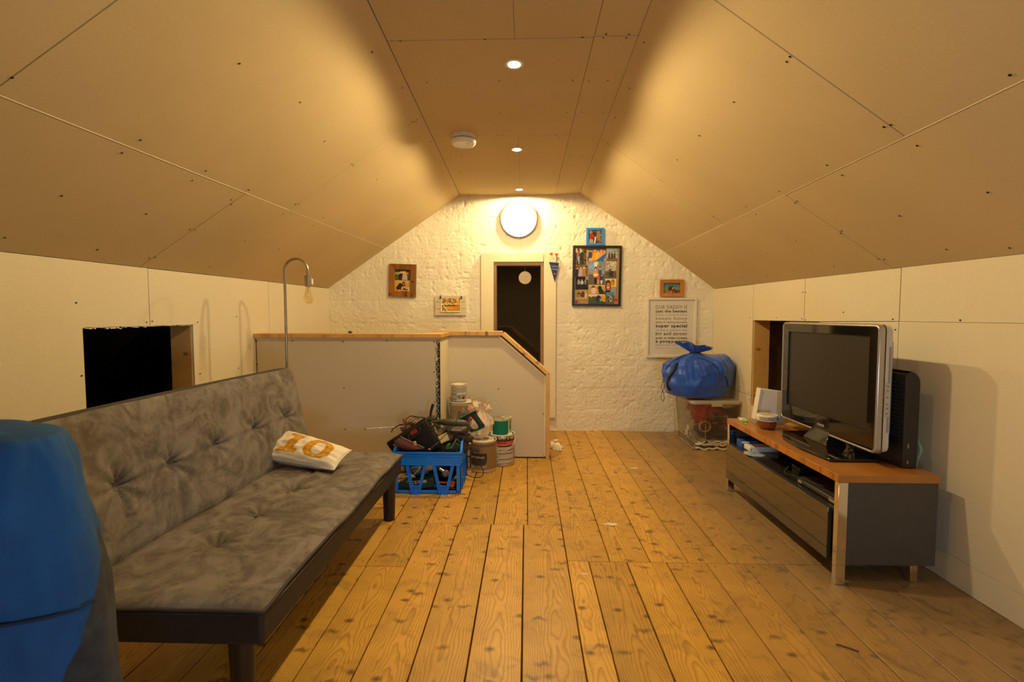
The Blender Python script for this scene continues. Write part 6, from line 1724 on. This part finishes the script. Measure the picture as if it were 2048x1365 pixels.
for (x0, x1, xb) in ((262, 630, 435), (818, 1212, 1015)):
    strut((x0, 545), (xb - 48, 1200), .0085); strut((x1, 545), (xb + 48, 1200), .0085)
    p0 = K(xb - 110, 970); p1 = K(xb + 110, 970); p2 = K(xb + 50, 1200); p3 = K(xb - 50, 1200)
    mb = MB(); mb.prism([(p.x, KY0 + .001, p.z) for p in (p0, p1, p2, p3)], (0, .004, 0)); mb.box(p3.x, p2.x, KY0 - .006, KY0 + .006, max(0.001, p3.z - .012), p3.z + .006); mb.box(p0.x, p1.x, KY0 - .006, KY0 + .004, p0.z - .002, p0.z + .002); wb(mb, 'strut_web', BLUE, crate)
    pa0 = K(x0 + 20, 540); 
for cx_ in (720, ):
    a, b_, c2, d2 = K(665, 335), K(765, 335), K(805, 535), K(630, 535)
    mb = MB(); mb.prism([(p.x, KY0 - .0035, p.z) for p in (a, b_, c2, d2)], (0, .003, 0)); wb(mb, 'moulded_rib', BLUE, crate)
a, b_, c2, d2 = K(1235, 345), K(1300, 345), K(1300, 535), K(1205, 535)
mb = MB(); mb.prism([(p.x, KY0 - .0035, p.z) for p in (a, b_, c2, d2)], (0, .003, 0)); wb(mb, 'moulded_rib', BLUE, crate)
lipz = K(900, 1150).z
mb = MB(); mb.box(KX0 + .01, KX1 - .035, KY0 + .006, KY0 + .012, .004, max(.022, lipz)); wb(mb, 'bottom_lip', BLUE, crate, bevel=.001)
mb = MB()
for k in range(14): mb.box(KX0 + .006, KX1 - .006, KY0 + .014 + k * .0205, KY0 + .022 + k * .0205, .004, .010)
for k in range(22): mb.box(KX0 + .008 + k * .0195, KX0 + .012 + k * .0195, KY0 + .012, KY1 - .008, .003, .009)
tag(wb(mb, 'bottom_lattice', BLUE, crate), None, None, kind='stuff')

# ------------------------------------------------------------------ tools
def P4(px, py, Y): return onY(760 + px / 10.24, 780 + py / 10.24, Y)       # crop of the pile
def PK_(px, py, Y): return onY(790 + px / 10.5, 880 + py / 10.5, Y)       # crop of the crate
OLIVE = mat('olive_body', (.055, .055, .033), .5, var=.2, scale=40)
DGREEN = mat('dark_green_plastic', (.012, .050, .030), .4, var=.12)
MGREEN = mat('green_plastic', (.015, .20, .055), .4, var=.08)
BRIGHTG = mat('bright_green_plastic', (.02, .30, .06), .4)
ORANGE = mat('orange_plastic', (.75, .13, .01), .4)
TANL = mat('tan_leather', (.33, .19, .08), .8, var=.3, scale=25, bump=.2)
BROWNL = mat('brown_glove_fabric', (.045, .032, .023), .9, var=.3, scale=30, bump=.2)
MARO = mat('maroon_abrasive', (.10, .030, .025), .9, var=.1, scale=150)
BLKP = mat('tool_black', (.014, .013, .012), .38, var=.15, scale=30)
MET = mat('tool_steel', (.55, .52, .46), .3, .8, var=.15)

# inside the crate, from the floor of it upwards
q_ = PK_(430, 980, 3.03)
t = thing('green_toolbox', 'dark green tool body with white sticker at the bottom of the crate', 'power tool', (q_.x + .01, 3.06, .0115)); t.rotation_euler = (0, math.radians(-7), 0)
mb = MB(); mb.prism([(x_, -.03, z_) for x_, z_ in rr2(.24, .060, .022, cy=.036)], (0, .06, 0)); mb.build('tool_body', DGREEN, t, bevel=.005)
mb = MB(); mb.cyl((-.12, 0, .03), (-.145, 0, .03), .024, .018, 14); mb.build('nose', DGREEN, t, smooth=40)
cv = Canvas(36, 12, (.8, .78, .72)); cv.rect(.3, .1, .45, .9, (200, 60, 40)); cv.rect(.05, .2, .25, .8, (70, 60, 60)); cv.rect(.6, .1, .7, .9, (80, 80, 80)); cv.speck(.2, 3, 2)
cv.build('sticker', lambda u, v: (-.03 + u * .10, -.0306, .042 + v * .018), vcol_mat('printed_label', .5), t)
q_ = PK_(480, 690, 3.08)
t = thing('blue_grey_tool', 'blue-grey rounded tool case lying in the crate behind the screwdrivers', 'tool', (q_.x, 3.11, .080))
mb = MB(); mb.blob((0, 0, .045), (.075, .05, .042), .15, 5, sub=3); mb.build('tool_shell', mat('blue_grey_plastic', (.10, .13, .17), .35), t, smooth=180)
for k, (a, b_) in enumerate((((95, 800), (240, 710)), ((250, 900), (560, 560)), ((150, 880), (235, 700)))):
    pa2 = PK_(*a, 3.02); pb2 = PK_(*b_, 3.06)
    t = thing('screwdriver', ['short screwdriver lying outermost on the left in the crate', 'long steel screwdriver leaning diagonally behind the first strut', 'thin steel screwdriver crossing the others at the crate left'][k], 'screwdriver', pa2)
    mb = MB(); mb.cyl((0, 0, 0), pb2 - pa2, .0032, n=8); mb.build('shaft', MET, t, smooth=50)
    d_ = (pb2 - pa2).normalized(); mb = MB(); mb.cyl(pb2 - pa2 + d_ * .0, pb2 - pa2 + d_ * .06, .010, .012, 10); mb.build('handle', BLKP, t, smooth=50)
q_ = PK_(1050, 730, 3.04)
t = thing('glass_bulb', 'clear crinkled glass bulb lying in the middle of the crate', 'bulb', (q_.x, 3.06, q_.z))
mb = MB(); mb.blob((0, 0, 0), (.024, .024, .025), .12, 3, freq=3, sub=3); s_m = mat('faceted_glass', (.55, .52, .45), .12, var=.3, scale=60, trans=.6); mb.build('globe', s_m, t, smooth=20)
mb = MB(); mb.cyl((-.012, 0, .014), (-.040, .004, .030), .012, .010, 12); mb.build('screw_cap', MET, t, smooth=40)
q_ = PK_(1150, 985, 3.03)
t = thing('orange_handled_tool', 'black tool with round orange grip at the crate bottom right', 'tool', (q_.x + .01, 3.045, .030))
mb = MB(); mb.cyl((0, -.012, .018), (0, .015, .018), .0215, n=24); mb.build('grip', ORANGE, t, bevel=.004)
mb = MB(); mb.cyl((-.02, 0, .026), (-.09, .0, .030), .007, n=10); mb.build('stem', ORANGE, t, smooth=50)
mb = MB(); mb.cyl((.015, .02, .022), (.06, .03, .034), .016, .012, 14); mb.build('housing', BLKP, t, smooth=50)
t = thing('black_tray', 'flat black tray on the crate floor at the right', 'tray', (PK_(1180, 1100, 3.03).x, 3.07, .0115))
mb = MB(); mb.box(-.07, .055, -.05, .10, 0, .016); mb.build('tray_body', BLKP, t, bevel=.002)
q_ = PK_(730, 590, 3.05)
t = thing('paper_tag', 'curved cream paper label between the two struts inside the crate', 'label', (q_.x, 3.04, q_.z - .012))
cv = Canvas(20, 16, (.80, .66, .48)); 
for k in range(7): cv.rect(.08 + k * .13, .1, .13 + k * .13, .95, (110, 85, 60))
cv.build('tag_sheet', lambda u, v: (-.024 + .048 * u, -.004 * math.sin(u * 3), .034 * v + .006 * (u - .5) ** 2 * 8), vcol_mat('printed_label', .5), t)
t = thing('black_drill', 'black power drill body lying in the crate behind the second strut', 'drill', (PK_(760, 780, 3.12).x, 3.13, .075))
mb = MB(); mb.cyl((-.05, 0, .04), (.07, 0, .05), .030, .026, 18); mb.build('motor_housing', BLKP, t, smooth=40)
mb = MB(); mb.hexa([(-.03, -.016, -.055), (.01, -.016, -.055), (.01, .016, -.055), (-.03, .016, -.055)], [(-.02, -.018, .03), (.02, -.018, .03), (.02, .018, .03), (-.02, .018, .03)]); mb.build('grip', DGREEN, t, bevel=.005)
t = thing('tool_bag', 'dark lumpy tool bag filling the back of the crate', 'tool bag', ((KX0 + KX1) / 2 + .01, 3.20, .013))
mb = MB(); mb.blob((0, 0, .13), (.19, .075, .13), .12, 11, sub=4, floor=0); mb.build('bag_shell', mat('black_canvas', (.010, .010, .012), .9, var=.2), t, smooth=180)

# power tool case
yc_ = 3.08
cA = P4(400, 965, yc_); cB = P4(930, 620, yc_); cC = P4(1250, 1130, yc_)
ux = (cB - cA).normalized(); uz = -(cC - cB); uz = (uz - ux * uz.dot(ux)).normalized(); uy = uz.cross(ux)
if uy.y < 0: uy = -uy
wcase = (cB - cA).length + .06; hcase = (cC - cB).length
case = thing('tool_case', 'black ribbed plastic power tool case tilted on top of the crate', 'tool case', cB)
# local frame: origin at the top right front corner, x to the left along the handle side
def CL(x, y, z): return ux * (-x) + uy * y - uz * z
def cbox(mb, x0, x1, y0, y1, z0, z1):
    mb.hexa([CL(x0, y0, z0), CL(x1, y0, z0), CL(x1, y1, z0), CL(x0, y1, z0)], [CL(x0, y0, z1), CL(x1, y0, z1), CL(x1, y1, z1), CL(x0, y1, z1)])
mb = MB(); cbox(mb, 0, wcase, .0, .042, .0, hcase); mb.build('front_shell', BLKP, case, bevel=.009, bseg=3)
mb = MB(); cbox(mb, .004, wcase + .06, .044, .088, -.012, hcase - .01); mb.build('rear_shell', BLKP, case, bevel=.011, bseg=3)
for k, z_ in enumerate((.060, .072, .128, .140)):
    mb = MB(); cbox(mb, .030, wcase - .02, -.003, .001, z_, z_ + .004); mb.build('rib', BLKP, case, bevel=.001)
for z_ in (.05, .075, .13, .155):
    mb = MB(); cbox(mb, -.003, .020, -.004, .030, z_, z_ + .006); mb.build('edge_rib', mat('satin_black', (.03, .028, .025), .3), case, bevel=.001)
mb = MB(); cbox(mb, .020, .030, -.003, .002, .0, hcase); mb.build('edge_band', mat('satin_black', (.03, .028, .025), .3), case, bevel=.001)
mb = MB(); cbox(mb, .085, .135, -.0025, .012, .012, .040); mb.build('latch', mat('red_latch', (.34, .035, .015), .4, var=.2), case, bevel=.002)
mb = MB(); mb.tube(spline([CL(.150, -.004, .02), CL(.158, -.010, .045), CL(.145, -.012, .052), CL(.07, -.012, .046), CL(.06, -.006, .02)], 5), .0042, 7); mb.build('handle', mat('satin_black', (.03, .028, .025), .3), case, smooth=180)

# sandpaper folded roll
t = thing('sandpaper_sheet', 'maroon sandpaper sheet curled over the crate front edge', 'sandpaper', P4(560, 1130, 3.00))
a_, b_, c_, d_ = P4(270, 1130, 2.985), P4(380, 985, 3.00), P4(880, 1215, 3.015), P4(530, 1225, 2.995)
o_ = t.location.copy()
mb = MB(); mb.grid(lambda u, v: (lambda p_: p_ - o_ + Vector((0, -.010 * math.sin(v * 3.0) - .004 * math.sin(u * 3), 0)))((a_ * (1 - u) + d_ * u) * (1 - v) + (b_ * (1 - u) + c_ * u) * v), 20, 12)
o = mb.build('sheet', MARO, t, smooth=180); m_ = o.modifiers.new('t', 'SOLIDIFY'); m_.thickness = .0015
mb = MB(); pth = [P4(380, 985, 3.0) - o_, P4(430, 990, 3.02) - o_, P4(900, 1200, 3.035) - o_]
mb.tube(spline(pth, 8), [.014 - .007 * k / 16 for k in range(17)], 12, cap=False); mb.build('rolled_edge', mat('brown_paper_back', (.12, .075, .05), .8), t, smooth=180)
mb = MB(); mb.tube([P4(275, 1140, 2.984) - o_, P4(385, 1000, 2.998) - o_], .0035, 6); mb.build('torn_edge', mat('torn_cream', (.55, .38, .18), .9), t)
t = thing('utility_knife', 'yellow plastic knife end standing beside the tilted tool case', 'knife', P4(710, 1180, 3.01)); mb = MB(); mb.prism([(x_, 0, z_) for x_, z_ in rr2(.019, .045, .006, cy=.016)], (0, .010, 0)); mb.build('knife_handle', mat('yellow_plastic', (.62, .38, .08), .45), t, bevel=.002); mb = MB(); mb.box(-.003, .003, -.0006, .0, .0, .016); mb.build('slot', BLKP, t)

# tan gloves left, gloves right, paper
def lump(name, label, cat, c, parts, m):
    t = thing(name, label, cat, c)
    for k, (cc, r_, amp, sd) in enumerate(parts):
        mb = MB(); mb.blob(cc, r_, amp, sd, 2.0, 3); mb.build('fold', m, t, smooth=180)
    return t
lump('work_glove', 'tan leather work glove behind the black case handle', 'glove', P4(560, 640, 3.20), [((0, 0, 0), (.034, .02, .030), .3, 1), ((.03, 0, -.004), (.03, .018, .02), .3, 2), ((-.01, .01, -.04), (.05, .03, .04), .3, 3)], TANL)
lump('work_glove', 'dark brown fabric glove lying over the crate right end', 'glove', P4(1700, 940, 3.16), [((0, 0, -.01), (.050, .035, .035), .4, 4), ((.035, -.01, -.02), (.036, .02, .026), .3, 5), ((-.03, .0, -.04), (.05, .03, .05), .4, 6), ((.01, 0, -.07), (.03, .03, .05), .3, 7)], BROWNL)
lump('work_glove', 'ochre glove fingertip poking out below the dark green drill', 'glove', P4(1160, 870, 3.14), [((0, 0, 0), (.014, .012, .017), .3, 8), ((.01, .0, -.012), (.012, .010, .014), .2, 9), ((-.012, .006, .045), (.012, .01, .012), .2, 9)], mat('ochre_leather', (.50, .25, .05), .8, var=.2))
lump('rag', 'dirty brown rag between the case and the yellow paper', 'rag', P4(1380, 970, 3.15), [((0, 0, 0), (.05, .03, .05), .4, 10), ((-.03, .01, -.05), (.06, .03, .06), .4, 12)], mat('dirty_rag', (.10, .065, .03), .9, var=.3))
c4 = [P4(1160, 970, 3.10), P4(1360, 875, 3.115), P4(1425, 1030, 3.10), P4(1240, 1110, 3.085)]
t = thing('folded_paper', 'pale yellow folded instruction paper in the crate', 'paper', c4[3]); mb = MB(); mb.prism([p_ - c4[3] for p_ in c4], (0, .002, 0)); mb.build('sheet', mat('yellow_paper', (.66, .54, .26), .8, var=.04), t)
# upright black hand tool
pa2 = P4(1030, 540, 3.18); pb2 = P4(1085, 300, 3.18)
t = thing('heat_gun_handle', 'black hand tool with its grip pointing straight up', 'hand tool', pa2)
mb = MB(); mb.tube(spline([Vector((0, 0, 0)), (pb2 - pa2) * .5 + Vector((-.002, 0, 0)), (pb2 - pa2) * .95, (pb2 - pa2)], 5), [.0065 + .0035 * min(1, k / 8) - (.004 if k > 13 else 0) for k in range(16)], 12); mb.build('grip', BLKP, t, smooth=180)
mb = MB(); mb.blob((.012, 0, -.018), (.036, .022, .022), .15, 2, sub=3); mb.build('tool_head', mat('worn_black', (.03, .025, .02), .6, var=.3), t, smooth=180)
t = thing('plastic_fitting', 'small bright green plastic piece behind the drill', 'fitting', P4(1185, 615, 3.24)); mb = MB(); mb.blob((0, 0, -.03), (.016, .012, .045), .1, 1, sub=2); mb.build('fitting_body', BRIGHTG, t, smooth=180)

# dark green rotary drill lying across with its long bit
ya = 3.13
d0 = P4(1110, 655, ya); d1 = P4(1800, 690, ya)
t = thing('rotary_drill', 'olive green rotary hammer drill lying across the top of the pile', 'drill', d0)
dv = d1 - d0
mb = MB(); mb.tube([dv * k for k in (.0, .12, .14, .26, .28, .55, .85, .97, 1.0)], [.011, .014, .019, .019, .0225, .0235, .0225, .017, .008], 20, M=None); mb.build('motor_housing', OLIVE, t, smooth=50)
for k_, r_ in ((.145, .021), (.245, .021), (.30, .0245)):
    mb = MB(); mb.tube([dv * k_, dv * (k_ + .015)], r_, 20); mb.build('collar', BLKP, t, smooth=50)
g0 = P4(1790, 700, ya) - d0; g1 = P4(1830, 830, ya) - d0; g2 = P4(1600, 860, ya) - d0; g3 = P4(1340, 800, ya) - d0
mb = MB(); mb.tube(spline([dv * .97 + Vector((0, 0, -.004)), g0, g1 + Vector((0, 0, .006)), g2, g3], 5), .012, 12); mb.build('handle', OLIVE, t, smooth=180)
mb = MB(); a_ = P4(1470, 800, ya) - d0; b_ = P4(1670, 835, ya) - d0; mb.box(a_.x, b_.x, -.0145, -.012, b_.z, a_.z); mb.build('name_plate', mat('grey_plate', (.36, .32, .26), .5), t)
pb0 = onY(731, 858.5, 3.0); pb1 = onY(806, 853.5, 3.10)
bt_ = thing('masonry_bit', 'long spiral masonry drill bit sticking out left over the sofa', 'drill bit', pb1)
dv2 = pb0 - pb1; Lb = dv2.length
mb = MB(); mb.cyl((0, 0, 0), dv2, .0026, n=8); mb.build('shank', MET, bt_, smooth=50)
q4 = dv2.to_track_quat('Z', 'Y').to_matrix().to_4x4()
mb = MB(); mb.tube([q4 @ Vector((.0036 * math.cos(k * .9), .0036 * math.sin(k * .9), Lb * k / 150)) for k in range(151)], .0016, 5); mb.build('flute', mat('bright_flute', (.75, .70, .6), .25, .8), bt_, smooth=180)
mb = MB(); mb.cyl(dv2 * .97, dv2 * 1.03, .0045, .003, 6); mb.build('tip', BLKP, bt_)

# handsaw: D-shaped green and black handle and blade
def S2(px, py, Y=3.19): return onY(880 + px / 6.2, 740 + py / 6.2, Y)
hs = thing('handsaw', 'handsaw with black and green D-shaped handle propped on the drill', 'saw', S2(500, 660))
o_ = Vector(hs.location)
outer = [(245, 600), (445, 500), (460, 560), (560, 700), (545, 725), (400, 778), (375, 770), (365, 745), (330, 640), (300, 610)]
inner = [(345, 600), (378, 572), (400, 590), (440, 640), (478, 700), (465, 735), (420, 742), (385, 720), (360, 660)]
k_ = [(int(i * len(outer) / len(inner))) for i in range(len(inner))]
def ringpoly(outer, inner, y0, y1, conv):
    # triangulate a ring by bmesh bridge through equal resampling
    def resample(pl, n):
        pl = [Vector((a[0], a[1], 0)) for a in pl]; L_ = [(pl[(i + 1) % len(pl)] - pl[i]).length for i in range(len(pl))]; T_ = sum(L_); out = []
        for k in range(n):
            d_ = T_ * k / n; i = 0
            while d_ > L_[i]: d_ -= L_[i]; i += 1
            out.append(pl[i] + (pl[(i + 1) % len(pl)] - pl[i]) * d_ / L_[i])
        return out
    n = 48; A = resample(outer, n); B = resample(inner, n)
    s0 = min(range(n), key=lambda s__: sum((A[i] - B[(i + s__) % n]).length for i in range(0, n, 4)))
    B = B[s0:] + B[:s0]
    vs = [conv(p_.x, p_.y, y0) for p_ in A] + [conv(p_.x, p_.y, y0) for p_ in B] + [conv(p_.x, p_.y, y1) for p_ in A] + [conv(p_.x, p_.y, y1) for p_ in B]
    fs = []
    for i in range(n):
        j = (i + 1) % n
        fs += [(i, j, n + j, n + i), (2 * n + i, 3 * n + i, 3 * n + j, 2 * n + j), (i, 2 * n + i, 2 * n + j, j), (n + i, n + j, 3 * n + j, 3 * n + i)]
    return vs, fs
cvf = lambda x, y, d_: S2(x, y) - o_ + Vector((0, d_, 0))
mb = MB(); mb.add(*ringpoly(outer, inner, -.010, .012, cvf)); mb.build('handle', BLKP, hs, bevel=.002)
mb = MB(); mb.tube(spline([cvf(x, y, -.011) for x, y in ((245, 603), (340, 548), (440, 503))], 5), .0032, 6); mb.build('green_edge', BRIGHTG, hs, smooth=180)
mb = MB(); mb.tube(spline([cvf(x, y, -.011) for x, y in ((385, 775), (470, 748), (550, 710))], 5), .0032, 6); mb.build('green_edge', BRIGHTG, hs, smooth=180)
mb = MB(); mb.tube(spline([cvf(x, y, -.012) for x, y in ((432, 550), (460, 600), (520, 665))], 5), .0016, 5); mb.build('green_edge', BRIGHTG, hs, smooth=180)
mb = MB(); mb.prism([cvf(x, y, .0) for x, y in ((245, 604), (300, 615), (340, 650), (-60, 800), (-90, 770))], (0, .0015, 0)); mb.build('blade', MET, hs)

# green detail sander and blade standing in the crate
q_ = P4(1560, 1190, 3.06)
t = thing('detail_sander', 'green plastic detail sander poking out of the crate right end', 'sander', q_)
mb = MB(); mb.hexa([P4(1440, 1225, 3.05) - q_, P4(1700, 1225, 3.05) - q_, P4(1700, 1225, 3.11) - q_, P4(1440, 1225, 3.11) - q_], [P4(1530, 1080, 3.05) - q_, P4(1690, 1140, 3.05) - q_, P4(1690, 1140, 3.11) - q_, P4(1530, 1080, 3.11) - q_]); mb.build('sander_body', DGREEN, t, bevel=.003)
mb = MB(); mb.prism([P4(x, y, 3.045) - q_ for x, y in ((1335, 1229), (1350, 1150), (1400, 1112), (1440, 1120), (1425, 1229))], (0, .03, 0)); mb.build('side_grip', MGREEN, t, bevel=.003)
mb = MB(); mb.prism([P4(x, y, 3.04) - q_ for x, y in ((1430, 1200), (1555, 1000), (1570, 1020), (1470, 1215))], (0, .004, 0)); mb.build('steel_plate', mat('dull_steel', (.25, .23, .18), .4, .6, var=.2), t)
mb = MB(); mb.tube(spline([P4(1540, 1085, 3.075) - q_, P4(1580, 1010, 3.08) - q_, P4(1640, 1100, 3.075) - q_], 6), .006, 8); mb.build('hose_stub', DGREEN, t, smooth=180)
mb = MB(); mb.blob(tuple(P4(1010, 1222, 3.03) - q_), (.009, .008, .006), .2, 3, sub=2); mb.build('pink_button', mat('pink_plastic', (.45, .15, .10), .5), t, smooth=180)

# cables
def cable(label, pts, r=.0032, m=None, name='cable'):
    pts = [Vector(p_) for p_ in pts]
    o = pts[0]; mb = MB(); mb.tube(spline([p_ - o for p_ in pts], 8), r, 7)
    ob = mb.build(name, m or BLKP, None, loc=o, smooth=180); tag(ob, label, 'cable'); return ob
cable('thick black cable looping over the tan glove to the case', [P4(235, 870, 3.06), P4(270, 800, 3.05), P4(360, 745, 3.06), P4(500, 700, 3.08), P4(540, 600, 3.14), P4(640, 540, 3.16), P4(770, 560, 3.14), P4(880, 570, 3.10), P4(1000, 600, 3.10), P4(1120, 700, 3.09), P4(1240, 790, 3.10), P4(1500, 880, 3.13)])
cable('thin black cable coiled above the red latch', [P4(290, 775, 3.05), P4(420, 715, 3.06), P4(560, 700, 3.07), P4(620, 610, 3.10), P4(740, 560, 3.12), P4(800, 600, 3.09), P4(730, 600, 3.06), P4(640, 670, 3.05), P4(500, 750, 3.05)], .0022)
cable('black flex hanging diagonally from the drill across the yellow paper', [P4(1590, 570, 3.09), P4(1530, 700, 3.075), P4(1400, 860, 3.07), P4(1220, 1050, 3.065), P4(1100, 1150, 3.04), P4(1020, 1225, 3.03)], .0028, OLIVE)
cable('black power cord drooping from the crate to the floor before the bucket', [PK_(1540, 80, 3.30), PK_(1600, 180, 3.30), PK_(1680, 380, 3.28), PK_(1760, 500, 3.27), PK_(1850, 640, 3.26), PK_(1845, 740, 3.25), PK_(1780, 788, 3.24), PK_(1650, 792, 3.24), PK_(1520, 740, 3.25), PK_(1450, 650, 3.26), PK_(1440, 560, 3.31)], .0034)
cable('knotted dark cord tangle in front of the drill chuck', [P4(960, 590, 3.09), P4(1080, 640, 3.08), P4(1110, 720, 3.07), P4(1060, 760, 3.08), P4(1040, 700, 3.09), P4(1090, 660, 3.075), P4(1150, 740, 3.07), P4(1200, 900, 3.09)], .0026)
